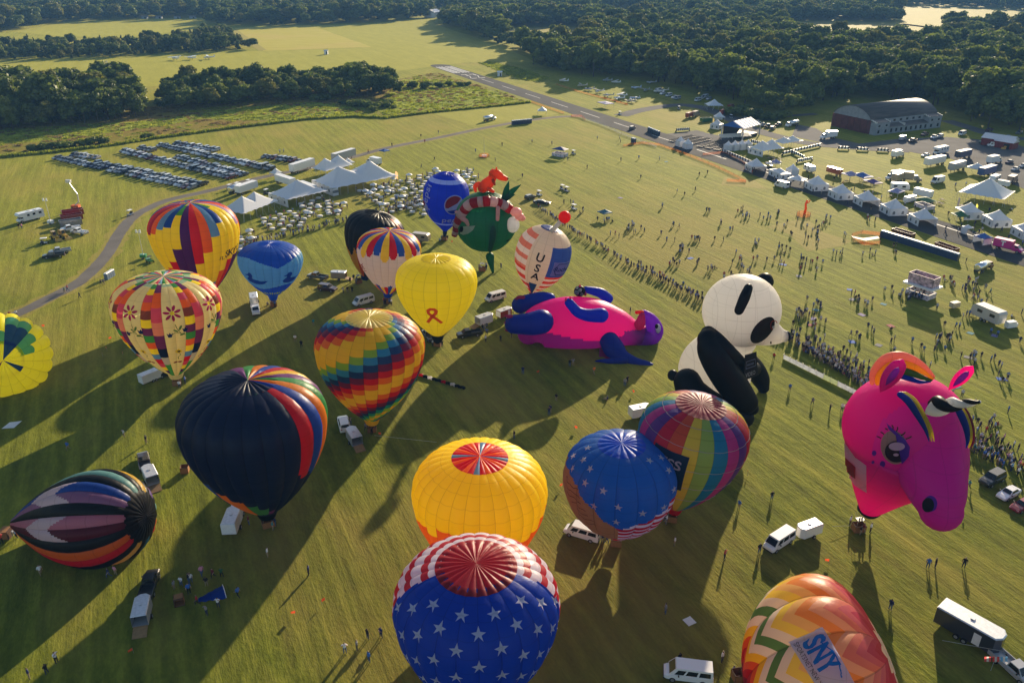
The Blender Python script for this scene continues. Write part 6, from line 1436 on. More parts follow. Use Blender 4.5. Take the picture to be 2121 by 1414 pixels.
for i, (x, y, c) in enumerate(((1445, 210, CW), (1452, 206, CW), (1460, 203, CW), (1468, 207, CS), (1362, 190, CW), (1372, 196, CW), (1385, 200, CW), (1396, 204, CW), (1403, 206, CS))): veh(('van', 'suv')[i % 2], (x, y), (x - 12, y + 3), c, ('white vehicle in the row along the edge of the airfield wood' if x < 1420 else 'pale vehicle in the cluster behind the small marquee'), group='vehicles by the wood' if x < 1420 else 'vehicles behind the small marquee')
veh('tank', (1640, 262), (1615, 266), CW, 'polished silver tank truck flashing in the sun', 1.0)
for i, (x, y, c) in enumerate(((1543, 250, CS), (1557, 254, CG), (1568, 257, CW), (1580, 261, CS), (1590, 264, CB), (1600, 268, CG), (1612, 261, CB))): veh('suv' if i % 2 else 'pickup', (x, y), (x + 10, y - 4), c, f"{['silver', 'grey', 'white', 'silver', 'black', 'grey', 'black'][i]} vehicle in the row behind the stage", group='vehicles behind the stage')
veh('box', (1710, 288), (1690, 290), CW, 'white box truck on the apron in front of the hangar', 1.1); veh('box', (1862, 325), (1885, 319), CW, 'white box truck with a purple logo on the grass', 1.0)
veh('rv', (1947, 318), (1932, 321), CW, 'white motorhome parked beside the apron'); veh('sedan', (1916, 324), (1905, 326), CW, 'white car next to the apron motorhome')
veh('semi', (1934, 343), (1905, 349), CW, 'plain white semi-trailer, longest on the grass by the apron', stretch=(.9, 1, .95)); veh('semi', (1993, 328), (1975, 332), (.03, .05, .12), 'navy semi-trailer with a white roof', stretch=(.7, 1, .9)); veh('semi', (1980, 354), (1955, 361), CS, 'semi-trailer with product pictures and lowered tail lift', stretch=(.75, 1, .95)); veh('box', (2062, 338), (2080, 334), CW, 'white box truck parked by the service road', 1.1)
veh('semi', (2042, 364), (2015, 372), CBL, 'semi-trailer painted with blue mountains', stretch=(.8, 1, .95)); veh('camper', (2058, 378), (2044, 384), CW, 'white camper trailer next to the mountain trailer'); veh('trailer', (2077, 386), (2066, 384), CW, 'small white box trailer beside the camper'); veh('cargovan', (1941, 379), (1926, 382), CW, 'white step van alone on the grass', 1.05)
veh('box', (2098, 378), (2108, 372), CB, 'black truck tractor at the service road'); veh('van', (2058, 304), (2042, 303), CW, 'white van in front of the red shed'); veh('loader', (2085, 308), (2075, 310), (.5, .25, .04), 'orange and yellow tractor beside the red shed')
for x, y, k, c, l in ((1890, 294, 'pickup', CB, 'black pickup at the edge of the hangar lawn'), (1868, 291, 'trailer', CS, 'flat silver trailer behind the black pickup'), (1935, 287, 'pickup', CW, 'white pickup on the hangar lawn'), (1946, 285, 'suv', CS, 'silver car next to the white pickup'), (1915, 281, 'pickup', (.1, .03, .03), 'dark red pickup with open bed on the hangar lawn'), (1992, 280, 'van', CW, 'white van alone on the hangar lawn'), (2048, 272, 'pickup', (.08, .02, .03), 'maroon pickup by the wood edge'), (2110, 278, 'suv', CG, 'grey car by the wood edge'), (2090, 338, 'sedan', (.06, .02, .04), 'dark plum car beside the service road'), (2102, 353, 'sedan', CS, 'silver car beside the service road'), (2118, 346, 'sedan', CS, 'silver car parked last beside the service road'), (2085, 288, 'suv', (.1, .2, .3), 'blue car behind the red shed'), (2035, 296, 'suv', (.03, .12, .06), 'green car beside the red shed')):
    veh(k, (x, y), (x - 10, y + 3), c, l)
veh('box', (1846, 372), (1833, 374), CW, 'white truck backed up to the tan trucks'); veh('semi', (1860, 376), (1840, 383), CT, 'tan box trailer in the truck cluster', stretch=(.6, 1, .9)); veh('box', (1890, 376), (1915, 378), CT, 'tan box truck with side pictures', 1.15); veh('suv', (1872, 362), (1880, 360), CS, 'silver car behind the tan trucks'); veh('camper', (1862, 396), (1880, 397), CW, 'white food bus with a serving hatch', 1.1)
veh('bigtrailer', (1884, 418), (1900, 414), CW, 'white cube trailer beside the vendor road', .8); veh('semi', (1910, 410), (1890, 405), CW, 'white trailer behind the green food stand', stretch=(.5, .9, .8)); veh('camper', (1676, 356), (1690, 362), CW, 'white food truck at the head of the vendor road', .95); veh('semi', (1727, 362), (1710, 357), (.3, .06, .04), 'red trailer with white roof behind the food stalls', stretch=(.5, .9, .7)); veh('camper', (2043, 664), (2020, 654), (.5, .47, .42), 'tan concession trailer on the spectator field', 1.25)
# ------------------------------------------------------------------ car park
CARCOL = [('black', CB), ('dark grey', CG), ('silver', CS), ('white', CW), ('dark blue', (.015, .03, .08)), ('dark red', (.12, .012, .018)), ('grey', (.2, .2, .21)), ('silver', (.42, .43, .45)), ('white', (.66, .67, .68)), ('dark blue', (.02, .04, .07)), ('tan', (.22, .18, .12))]
ROWS = [((117, 329), (403, 392), 34, 'westernmost double row'), ((150, 324), (206, 329), 6, 'westernmost double row'), ((198, 340), (421, 386), 26, 'westernmost double row'), ((254, 315), (482, 371), 30, 'middle double row'), ((288, 309), (318, 315), 4, 'middle double row'), ((366, 327), (508, 365), 19, 'middle double row'), ((334, 303), (566, 354), 31, 'easternmost row'), ((364, 299), (450, 314), 12, 'easternmost row'), ((546, 326), (622, 338), 8, 'short row by the semi-trailer')]
for p0, p1, n_, ph in ROWS:
    a, b_ = G(*p0), G(*p1); dr = (b_ - a).normalized(); hd_ = math.atan2(-dr.x, dr.y) + .12
    if math.sin(hd_) > 0: hd_ += PI
    for i in range(n_):
        if random.random() < .03: continue
        cn, cc = random.choice(CARCOL); kd = random.choice(['sedan', 'suv', 'suv', 'sedan', 'pickup'] if random.random() < .35 else ['sedan', 'suv', 'suv']); p = a.lerp(b_, (i + .5) / n_)
        if random.random() < .02: kd = 'van'
        o = dup(PV[kd], (p.x + random.uniform(-.3, .3), p.y + random.uniform(-.4, .4), 0), hd_ + random.uniform(-.04, .04), f"{cn} {dict(sedan='saloon car', suv='tall family car', pickup='pickup', van='van')[kd]} in the {ph} of the car park", f'cars in the {ph} of the car park', cc, random.uniform(.94, 1.04), PAINTED)

for r_ in list(PV.values()):
    for c_, s_ in root_tree(r_):
        for d_ in s_: bpy.data.objects.remove(d_)
        bpy.data.objects.remove(c_)
    bpy.data.objects.remove(r_)
# ================================================================== hangar and sheds
def roofmat():
    m, nt, out = newmat('hangar_roofing'); tc = N(nt, 'ShaderNodeTexCoord'); mp = N(nt, 'ShaderNodeMapping'); mp.inputs['Scale'].default_value = (.15, 1.2, 1); L(nt, tc.outputs['Object'], mp.inputs[0])
    nz = N(nt, 'ShaderNodeTexNoise'); nz.inputs['Scale'].default_value = .8; nz.inputs['Detail'].default_value = 5; L(nt, mp.outputs[0], nz.inputs[0]); r = ramp(nt, nz.outputs[0], [(.35, (.05, .047, .044)), (.65, (.11, .095, .08))])
    b = N(nt, 'ShaderNodeBsdfPrincipled'); b.inputs['Roughness'].default_value = .55; L(nt, r.outputs[0], b.inputs['Base Color']); L(nt, b.outputs[0], out.inputs[0]); return m
ROOF = roofmat(); HWALL = mat('grey_block_wall', (.24, .26, .28), rough=.85, var=.15, scale=.6); HDOOR = mat('rust_red_door', (.10, .026, .024), rough=.7, var=.35, scale=.5); HTRIM = mat('pale_coping', (.6, .58, .54), rough=.7); DARKW = mat('dark_window', (.02, .025, .03), rough=.15)
HB = G(1811, 281); hang = thing('hangar', 'large old hangar with curved grey roof and rust red sliding doors', 'hangar', HB, math.radians(26))
HL, HW_ = 47.0, 29.0
def arch(y): return 6.9 + 5.0 * max(0, 1 - ((y - 15.5) / 12.0) ** 2) ** .8
n = 24; ys = [3.5 + 24.0 * i / n for i in range(n + 1)]
m = MB(); m.add([(x, y, arch(y)) for x in (-.3, HL + .3) for y in ys] + [(x, y, arch(y) + .25) for x in (-.3, HL + .3) for y in ys], [(n + 1 + i + 1, n + 1 + i, i, i + 1) for i in range(n)] + [(2 * (n + 1) + i, 2 * (n + 1) + i + 1, 3 * (n + 1) + i + 1, 3 * (n + 1) + i) for i in range(n)][::1] + [(i, i + 1, 2 * (n + 1) + i + 1, 2 * (n + 1) + i) for i in range(n)]); m.build('roof', ROOF, hang, True)
for x in (.1, HL - .1):
    m = MB(); P = [(x, 3.6, 6.0)] + [(x, y, arch(y) - .02) for y in ys] + [(x, 27.4, 6.0)]; m.add(P, [tuple(range(len(P)))]); m.build('gable', HWALL, hang)
m = MB(); m.box((HL / 2, 3.7, 3.4), (HL - .2, .3, 6.8)); m.box((HL / 2, 27.4, 3.4), (HL - .2, .3, 6.8)); m.box((HL - .15, 15.5, 3.4), (.3, 23.5, 6.8)); m.build('wall', HWALL, hang)
for k in range(12): m = MB(); m.box((-.05 - .16 * (k % 2), 4.3 + k * 2.05, 3.35), (.14, 2.03, 6.6)); m.build('door_panel', HDOOR, hang)
for x0, x1 in ((0, 9.5), (37.5, HL)):                           # corner blocks
    m = MB(); m.box(((x0 + x1) / 2, 1.75, 2.9), (x1 - x0, 3.5, 5.8)); w_ = m.build('corner_block', HWALL, hang)
    for k, x in enumerate((x0, x1)):
        for j in range(3): m = MB(); m.box((x + (.2 if k == 0 else -.2), .5 + j * 1.25, 6.0 + j * .35), (.5, 1.2, .5)); m.build('stepped_coping', HTRIM, w_)
    m = MB(); m.add([(x0, 0, 5.85), (x1, 0, 5.85), (x1, 3.6, 6.9), (x0, 3.6, 6.9)], [(0, 1, 2, 3)]); m.build('block_roof', ROOF, w_)
    for z, h in ((1.5, 1.6), (4.3, 1.0)):
        for x in (x0 + 2.3, x1 - 2.3):
            m = MB(); m.box((x, -.02, z), (1.2, .1, h)); o = m.build('window', DARKW, hang); m = MB(); m.box((x, -.06, z - h / 2 - .06), (1.4, .14, .1)); m.build('sill', HTRIM, o)
for x0, x1 in ((9.5, 20.0), (20.0, 37.5)):                      # low lean-to
    m = MB(); m.box(((x0 + x1) / 2, .9, 1.6), (x1 - x0, 1.6, 3.2)); m.build('lean_to', HWALL, hang); m = MB(); m.add([(x0, -.1, 3.2), (x1, -.1, 3.2), (x1, 3.6, 4.3), (x0, 3.6, 4.3), (x0, -.1, 3.3), (x1, -.1, 3.3), (x1, 3.6, 4.4), (x0, 3.6, 4.4)], [(3, 2, 1, 0), (4, 5, 6, 7), (0, 1, 5, 4)]); m.build('lean_to_roof', ROOF, hang)
    k = int((x1 - x0) / 3)
    for i in range(k): m = MB(); m.box((x0 + (i + .5) * (x1 - x0) / k, .06, 1.6), (1.2, .1, 1.7)); m.build('window', DARKW, hang)
m = MB(); m.box((20, 1.6, 4.0), (.35, 3.6, 1.2)); m.build('party_wall', HTRIM, hang)
for i in range(6): m = MB(); m.box((12 + i * 4.5, 3.52, 5.6), (1.5, .1, 1.0)); m.build('clerestory_window', DARKW, hang)
# --- red shed, far white shed, runway hut, dome
def shed(label, p, q, L_, W_, h, wallm, roofm, name='shed', open_=0):
    a, b_ = G(*p), G(*q); t = thing(name, label, 'shed', a, math.atan2(b_.y - a.y, b_.x - a.x)); m = MB(); m.box((0, 0, h / 2), (L_, W_, h)); m.build('wall', wallm, t); m = MB(); e = .4
    m.add([(-L_ / 2 - e, -W_ / 2 - e, h), (L_ / 2 + e, -W_ / 2 - e, h), (L_ / 2 + e, 0, h + W_ * .22), (-L_ / 2 - e, 0, h + W_ * .22), (L_ / 2 + e, W_ / 2 + e, h), (-L_ / 2 - e, W_ / 2 + e, h)], [(0, 1, 2, 3), (3, 2, 4, 5), (0, 3, 5), (1, 4, 2)]); m.build('roof', roofm, t)
    m = MB(); m.box((L_ * .2, -W_ / 2 - .03, h * .4), (min(2.4, L_ * .3), .06, h * .75)); m.build('door', DARKW, t); return t
RSH = mat('barn_red_boards', (.17, .03, .03), rough=.8, var=.3, scale=1.5)
shed('red shed with a pale metal roof beside the apron', (2068, 302), (2095, 306), 13, 8, 3.4, RSH, ALU); shed('red lean-to shed joined to the red shed', (2082, 306), (2100, 309), 8, 6, 3.0, RSH, ALU)
shed('white barn at the far edge of the airfield', (897, 36), (912, 34), 22, 16, 7, WHITEP, ALU); shed('small white hut beside the far runway end', (1035, 158), (1042, 158), 3.2, 3.0, 3.0, WHITEP, WHITEP); shed('small white equipment hut on the far mown field', (676, 113), (684, 113), 3.0, 3, 3.2, WHITEP, ALU)
for x, w_ in ((300, 'first'), (330, 'second'), (368, 'third'), (400, 'fourth')): shed(f'far house at the upper edge of the left field, {w_} along the tree line', (x, 39), (x + 10, 39), 8, 5, 3, HWALL, ROOF, 'house')
# ================================================================== aeroplanes
def plane(high=True):
    t = proto('light_aircraft', 'aeroplane'); b = MB(); P = [(2.9, 0, 1.25), (2.5, 0, 1.3), (1.3, 0, 1.35), (.2, 0, 1.4), (-1.2, 0, 1.4), (-3.0, 0, 1.45), (-4.4, 0, 1.5)]; b.tube(P, [.25, .48, .58, .62, .55, .3, .12], 12); b.build('fuselage', CARP, t, True)
    z = 2.05 if high else 1.05; b = MB(); b.add([(1.0, 0, z), (-.6, 0, z), (-.45, 5.4, z + .25), (.75, 5.4, z + .25), (1.0, 0, z + .2), (-.6, 0, z + .1), (-.45, 5.4, z + .33), (.75, 5.4, z + .38)], [(0, 1, 2, 3), (7, 6, 5, 4), (0, 3, 7, 4), (1, 5, 6, 2), (3, 2, 6, 7)]); v = len(b.v); b.add([(x, -y, zz) for x, y, zz in b.v], [tuple(reversed(f)) for f in b.f]); b.build('wing', CARP, t)
    b = MB(); b.box((-4.1, 0, 1.6), (.9, 3.4, .08), top=.9); b.build('tailplane', CARP, t); b = MB(); b.prism([(-3.3, 1.55), (-4.5, 1.5), (-4.65, 2.9), (-4.15, 2.9)], -.05, .05); b.build('fin', CARP, t)
    b = MB(); b.box((.55, 0, 1.82), (1.9, .9, .42), top=.75); b.build('canopy', GLASSM, t); b = MB(); b.box((2.95, 0, 1.25), (.05, .16, 1.8)); b.ball((2.95, 0, 1.25), .14, 8, 6); b.build('propeller', DARKP, t)
    for x, y in ((1.9, 0), (-.2, 1.1), (-.2, -1.1)): b = MB(); b.cyl((x, y, .22), .22, .14, 'y', 10); b.bar((x, y, .25), (x, y * .5, 1.0), .04); b.build('wheel', TYRE, t)
    if high:
        for sy in (-1, 1): b = MB(); b.bar((.3, sy * .5, 1.0), (.3, sy * 2.4, 2.1), .035); b.build('strut', ALU, t)
    return t
PV2 = dict(hi=plane(True), lo=plane(False))
PCOL = {'white': CW, 'silver': CS, 'cream': (.55, .5, .4), 'pale blue': (.35, .45, .6)}
for i, (x, y, k, c) in enumerate(((1166, 171, 'hi', 'white'), (1204, 181, 'hi', 'cream'), (1219, 188, 'lo', 'silver'), (1240, 193, 'hi', 'white'), (1258, 201, 'lo', 'cream'), (1286, 201, 'hi', 'white'), (1280, 207, 'lo', 'white'), (1312, 207, 'lo', 'pale blue'), (1305, 213, 'lo', 'cream'), (1256, 170, 'hi', 'silver'), (1274, 174, 'hi', 'white'), (1315, 185, 'lo', 'pale blue'), (1347, 174, 'lo', 'silver'), (1338, 191, 'hi', 'silver'), (1362, 193, 'hi', 'white'), (1372, 191, 'hi', 'cream'), (363, 125, 'hi', 'white'), (396, 124, 'hi', 'white'), (432, 123, 'hi', 'white'))):
    g = G(x, y); far = x < 500
    dup(PV2[k], g, random.uniform(2.5, 4.1), (f'white light aircraft parked in a line of three on the far mown field' if far else f"{c} {'high-wing' if k == 'hi' else 'low-wing'} light aircraft parked on the grass beside the runway"), 'aircraft on the far field' if far else 'light aircraft parked beside the runway', PCOL[c], .92 if not far else 1.2, ('fuselage', 'wing', 'tailplane', 'fin'))
g = G(1597, 344); dup(PV2['lo'], g, 2.9, 'small white aircraft on show inside the orange fence', None, CW, .8, ('fuselage', 'wing', 'tailplane', 'fin'))
for r_ in PV2.values():
    for c_, _ in root_tree(r_): bpy.data.objects.remove(c_)
    bpy.data.objects.remove(r_)
# ================================================================== tents and furniture
VINYL = mat('white_tent_vinyl', (.74, .75, .78), rough=.5, var=.04, trans=.22); CANB = mat('blue_canopy', (.03, .13, .42), rough=.6, trans=.2); CANG = mat('green_canopy', (.05, .16, .06), rough=.6, trans=.2); CANL = mat('lilac_canopy', (.3, .3, .5), rough=.6, trans=.2); CLEARW = mat('clear_window_vinyl', (.16, .18, .2), rough=.2); ROPE = mat('rope', (.5, .48, .42), rough=.9)
TABLEM = mat('white_tablecloth', (.58, .575, .56), rough=.8, trans=.1)
def roof_grid(w, d, zf, nx, ny, m, t, name='canopy', thick=.06):
    vs = []; 
    for j in range(ny + 1):
        for i in range(nx + 1):
            x, y = (i / nx - .5) * w, (j / ny - .5) * d; vs.append((x, y, zf(x, y)))
    fs = [(j * (nx + 1) + i, j * (nx + 1) + i + 1, (j + 1) * (nx + 1) + i + 1, (j + 1) * (nx + 1) + i) for j in range(ny) for i in range(nx)]; b = MB(); b.add(vs, fs); return b.build(name, m, t, True)
def marquee(label, c, q, w, d, peaks, e=2.6, hp=7.0, walls=(), name='marquee', group=None):
    """pole marquee: peaks are positions along its length"""
    a, b_ = G(*c), G(*q); t = thing(name, label, 'tent', a, math.atan2(b_.y - a.y, b_.x - a.x), group)
    def zf(x, y):
        ex = min(w / 2 - abs(x), d / 2 - abs(y)); z = 0.0
        for p in peaks:
            r = max(abs(y) / (d / 2), max(0, abs(x - p)) / (w / 2 - max(abs(k) for k in peaks) + 1e-6) if (len(peaks) == 1 or (x > max(peaks)) or x < min(peaks)) else abs(x - p) / ((max(peaks) - min(peaks)) * .62 / max(1, len(peaks) - 1)) * .62)
            z = max(z, (max(0, 1 - min(1, r))) ** 1.35)
        base = (max(0, 1 - abs(y) / (d / 2))) ** 1.3 * .55 * (1 if min(peaks) - .1 <= x <= max(peaks) + .1 else 0); z = max(z, base)
        sc = -.22 * abs(math.sin(x / w * PI * 7)) if ex < .05 and abs(abs(y) - d / 2) < .05 else (-.22 * abs(math.sin(y / d * PI * 5)) if ex < .05 else 0)
        return e + (hp - e) * z - sc
    roof_grid(w, d, zf, 42, 28, VINYL, t)
    npx, npy = max(3, int(w / 3)), max(2, int(d / 3))
    per = [((i / npx - .5) * w, sy * d / 2) for i in range(npx + 1) for sy in (-1, 1)] + [(sx * w / 2, (j / npy - .5) * d) for j in range(1, npy) for sx in (-1, 1)]
    for x, y in per: b = MB(); b.bar((x, y, 0), (x, y, e), .05, 5); b.build('side_pole', ALU, t)
    for x, y in per[::2]:
        l = math.hypot(x, y); b = MB(); b.bar((x, y, e), (x + x / l * 1.8, y + y / l * 1.8, 0), .025, 3); b.build('guy_rope', ROPE, t)
    for p in peaks: b = MB(); b.bar((p, 0, 0), (p, 0, hp - .05), .08, 6); b.build('centre_pole', ALU, t)
    for s_, f0, f1 in walls:                                   # walls: side, from, to (fractions)
        if s_ in 'fb': b = MB(); y = -d / 2 if s_ == 'f' else d / 2; b.box(((f0 + f1 - 1) / 2 * w, y, e / 2), ((f1 - f0) * w, .05, e)); wl = b.build('side_wall', VINYL, t); wd = [((f0 + (f1 - f0) * (k + .5) / 3 - .5) * w, y - .04, (.9, .04, 1.0)) for k in range(3)]
        else: b = MB(); x = -w / 2 if s_ == 'l' else w / 2; b.box((x, (f0 + f1 - 1) / 2 * d, e / 2), (.05, (f1 - f0) * d, e)); wl = b.build('side_wall', VINYL, t); wd = [(x - .04, (f0 + (f1 - f0) * (k + .5) / 3 - .5) * d, (.04, .9, 1.0)) for k in range(3)]
        for X, Y, sz in wd: b = MB(); b.box((X, Y, e * .55), sz); b.build('wall_window', CLEARW, wl)
    return t
marquee('largest white marquee with two peaks behind the umbrella tables', (738, 384), (800, 372), 29, 16, (-7, 7), 2.8, 8.6, (('l', 0, 1), ('f', 0, .08)))
marquee('white twin-peak marquee behind the largest marquee', (690, 358), (722, 350), 15, 9, (-3.6, 3.6), 2.6, 6.8)
marquee('white single-peak marquee with one walled side', (620, 413), (655, 405), 17, 13, (0,), 2.7, 7.4, (('l', 0, 1),))
marquee('white two-peak marquee, lowest of the row, open towards the tables', (519, 441), (553, 428), 18, 11, (-3, 3), 2.7, 6.8)
marquee('broad white pyramid marquee over benches near the service road', (2040, 412), (2075, 418), 15, 15, (0,), 2.6, 7.8)
marquee('small white marquee behind the red trucks', (1478, 226), (1492, 226), 9, 9, (0,), 2.4, 5.6); marquee('white twin-peak marquee beside the stage enclosure', (1586, 318), (1606, 315), 13, 9, (-3, 3), 2.5, 6.2, (('l', 0, 1),))
marquee('white marquee with a round top inside the fenced enclosure', (1630, 303), (1648, 300), 14, 7, (-3, 3), 2.4, 4.6)
def frame_tent(label, c, q, a=6.0, b2=None, e=2.3, hp=4.6, cover=None, walls='lrfb', win=True, group=None, name='pavilion_tent', cat='tent'):
    b2 = b2 or a; p, r = G(*c), G(*q); t = thing(name, label, cat, p, math.atan2(r.y - p.y, r.x - p.x), group); cv = cover or VINYL
    roof_grid(a + .1, b2 + .1, lambda x, y: e + (hp - e) * max(0, 1 - max(abs(x) / (a / 2), abs(y) / (b2 / 2))) ** 1.45, 16, 16, cv, t)
    b = MB()
    for sx in (-1, 1): b.box((sx * a / 2, 0, e - .14), (.04, b2, .3))
    for sy in (-1, 1): b.box((0, sy * b2 / 2, e - .14), (a - .05, .04, .3))
    b.build('valance', cv, t)
    for sx in (-1, 1):
        for sy in (-1, 1): b = MB(); b.bar((sx * a / 2, sy * b2 / 2, 0), (sx * a / 2, sy * b2 / 2, e), .05, 5); b.build('corner_pole', ALU, t)
    for s_ in walls:
        x, y, sz = {'l': (-a / 2 + .06, 0, (.04, b2, e - .2)), 'r': (a / 2 - .06, 0, (.04, b2, e - .2)), 'f': (0, -b2 / 2 + .06, (a - .14, .04, e - .2)), 'b': (0, b2 / 2 - .06, (a - .14, .04, e - .2))}[s_]
        b = MB(); b.box((x, y, (e - .2) / 2 + .02), sz); wl = b.build('side_wall', VINYL, t)
        if win and a > 4:
            for k in (-.25, .25):
                pts = [(.45 * math.cos(u) , .45 * math.sin(u)) for u in (PI * i / 6 for i in range(7))] + [(-.45, -.7), (.45, -.7)]; b = MB()
                if s_ in 'lr': b.add([(x + (-.04 if s_ == 'l' else .04), k * b2 + u, 1.25 + v) for u, v in pts], [tuple(range(len(pts)))])
                else: b.add([(k * a + u, y + (-.04 if s_ == 'f' else .04), 1.25 + v) for u, v in pts], [tuple(range(len(pts)))])
                b.build('arched_window', CLEARW, wl)
    return t
for x, y, l, w in ((1690, 392, 'first white pavilion tent of the vendor row, nearest the gabled awning', 'lrfb'), (1740, 410, 'second white pavilion tent of the vendor row with a lit window', 'lrfb'), (1793, 424, 'third white pavilion tent of the vendor row, gear piled at one side', 'lfb'), (1849, 442, 'fourth white pavilion tent of the vendor row with a red sign', 'lrfb'), (1909, 463, 'last white pavilion tent of the vendor row, open at one side', 'lfb'), (2004, 450, 'white pavilion tent across the vendor road beside a yellow flag', 'rb'), (2062, 466, 'white pavilion tent on the vendor road before the big pyramid marquee', 'fr'), (2124, 490, 'white pavilion tent at the far end of the vendor road', 'lrfb'), (1564, 354, 'white pavilion tent with red bunting by the orange fence', 'lfb')):
    frame_tent(l, (x, y), (x + 24, y + 13), 6.4, walls=w, e=2.6, hp=5.3)
frame_tent('narrow pointed white tent beside the food trucks', (1640, 362), (1655, 360), 3.6, e=2.5, hp=4.6); frame_tent('small lilac gazebo beside the vendor road', (1606, 346), (1618, 350), 3.2, walls='', hp=3.4, cover=CANL); frame_tent('long white marquee with four windows beside the cargo van', (1614, 367), (1636, 377), 9, 4.5, hp=3.7, e=2.3)
frame_tent('open white gabled awning between van and first vendor tent', (1650, 382), (1672, 386), 6, 4.5, hp=3.8, walls='l', win=False); frame_tent('blue canopy with white curtains beside the magenta truck', (2033, 504), (2050, 510), 3.6, walls='lr', hp=3.4, cover=CANB); frame_tent('green gazebo roof over a round white stall', (1985, 458), (2000, 466), 4, walls='', hp=3.8, cover=CANG); frame_tent('tiny white kiosk tent by the green generator', (2001, 484), (2012, 488), 2.4, walls='lf', hp=3.0)
frame_tent('wide blue canopy over food stalls', (1784, 375), (1800, 380), 7, 5, walls='', hp=3.6, cover=CANB); frame_tent('pale blue canopy over food stalls', (1760, 372), (1772, 376), 5, walls='', hp=3.5, cover=CANL); frame_tent('purple canopy with star pattern over the last food stall', (1806, 388), (1818, 392), 6, 4, walls='', hp=3.4, cover=mat('purple_canopy', (.1, .06, .25), trans=.2)); frame_tent('lilac canopy beside the white cube trailer', (1854, 408), (1866, 404), 5, 4, walls='', hp=3.6, cover=CANL)
frame_tent('white canopy behind the blue mountain trailer', (2020, 358), (2034, 354), 6, walls='', hp=4.2); frame_tent('small white gazebo on the gravel road by the car park', (573, 369), (584, 366), 3.6, walls='', hp=4.2, e=2.4); frame_tent('small lilac tent behind the largest marquee', (722, 347), (730, 345), 4, walls='b', hp=4.2); frame_tent('white canopy alone by the runway crossing', (1123, 237), (1136, 237), 5, walls='', hp=4.4); frame_tent('blue gazebo beside the gravel road', (797, 322), (806, 320), 3.4, walls='', hp=3.0, cover=CANB); frame_tent('flat pale blue awning on legs beside the runway', (1254, 222), (1272, 227), 9, 6, walls='', hp=3.1, e=2.5, cover=CANL)
frame_tent('blue and teal gazebo in the spectator field', (1252, 452), (1262, 456), 3.6, walls='', hp=3.2, cover=mat('teal_canopy', (.03, .15, .22), trans=.2))
for i, x in enumerate((1507, 1521, 1535, 1548)): frame_tent('small pointed white booth in the row of four by the stage', (x, 312 - i), (x + 8, 311 - i), 2.9, hp=4.6, e=2.7, win=False, group='pointed booths by the stage')
for x, y in ((1409, 303), (1424, 308)): frame_tent('white pointed booth of the pair by the orange fence', (x, y), (x + 8, y + 3), 3.4, hp=4.6, e=2.6, win=False, group='pair of pointed booths')
frame_tent('white pointed tent adjoining the stage', (1484, 266), (1496, 262), 5, walls='lfb', hp=4.8); frame_tent('white and blue pointed tent behind the stage', (1489, 250), (1502, 250), 5, walls='b', hp=4.8)
# --- stage
a, b_ = G(1533, 282), G(1570, 272); st = thing('stage', 'stage with a blue and white striped gable roof facing rows of seats', 'stage', a, math.atan2(b_.y - a.y, b_.x - a.x)); SWH = mat('white_roof_sheet', (.75, .75, .76), rough=.35)
m = MB(); m.box((0, 0, .7), (15, 10, 1.4)); m.build('deck', DARKP, st)
for k in range(12):
    x0, x1 = -8 + k * 1.333, -8 + (k + 1) * 1.333
    for sy in (-1, 1): m = MB(); m.add([(x0, sy * 6, 5.4), (x1, sy * 6, 5.4), (x1, 0, 8.2), (x0, 0, 8.2)], [(0, 1, 2, 3)]); m.build('roof_strip', SWH if k % 2 else CANB, st)
m = MB(); m.add([(-8, -6, 5.4), (-8, 6, 5.4), (-8, 0, 8.2)], [(0, 1, 2)]); m.build('gable', CANB, st); m = MB(); m.box((0, 5.2, 3), (15, .3, 5)); m.build('backdrop', DARKP, st)
for sx in (-1, 1):
    for sy in (-1, 1): m = MB(); m.box((sx * 7.8, sy * 5.8, 2.7), (.45, .45, 5.4)); m.build('roof_tower', ALU, st)
a = G(1518, 292); t = thing('stage_awning', 'cream petal-shaped sails in front of the stage', 'awning', a, .3); CRM = mat('cream_sail', (.7, .62, .48), rough=.6, trans=.3)
for k in range(9): m = MB(); x = -7 + k * 1.7; m.add([(x, 2.5, 3.0), (x + 2.6, 2.2, 3.1), (x + 1.8, -1.8 - (k % 3) * .5, 2.1), (x - .3, -1.2, 2.2)], [(0, 1, 2, 3)]); m.build('sail', CRM, t)
for x in (-6, 0, 6): m = MB(); m.bar((x, .5, 0), (x, .5, 2.7), .05); m.build('pole', ALU, t)
a, b_ = G(1462, 297), G(1500, 304); rz_ = math.atan2(b_.y - a.y, b_.x - a.x); bm_ = MB(); bm_.box((0, 0, .42), (3.4, .4, .05)); bm_.box((0, -.2, .7), (3.4, .05, .3))
for x in (-1.5, 1.5): bm_.box((x, 0, .2), (.06, .4, .4))
BENCH = bm_.mesh('bench', mat('dark_bench', (.05, .052, .055), rough=.5)); Mx = Matrix.Rotation(rz_, 3, 'Z')
for r_ in range(11):
    for c_ in range(6):
        p = a + Mx @ Vector((-13 + c_ * 4.6 + (c_ > 2) * 2, -9 + r_ * 1.7, 0)); o = obj('bench', BENCH, None, p, rz_ + PI); tag(o, 'dark audience bench in the rows facing the stage', 'bench', 'benches facing the stage')
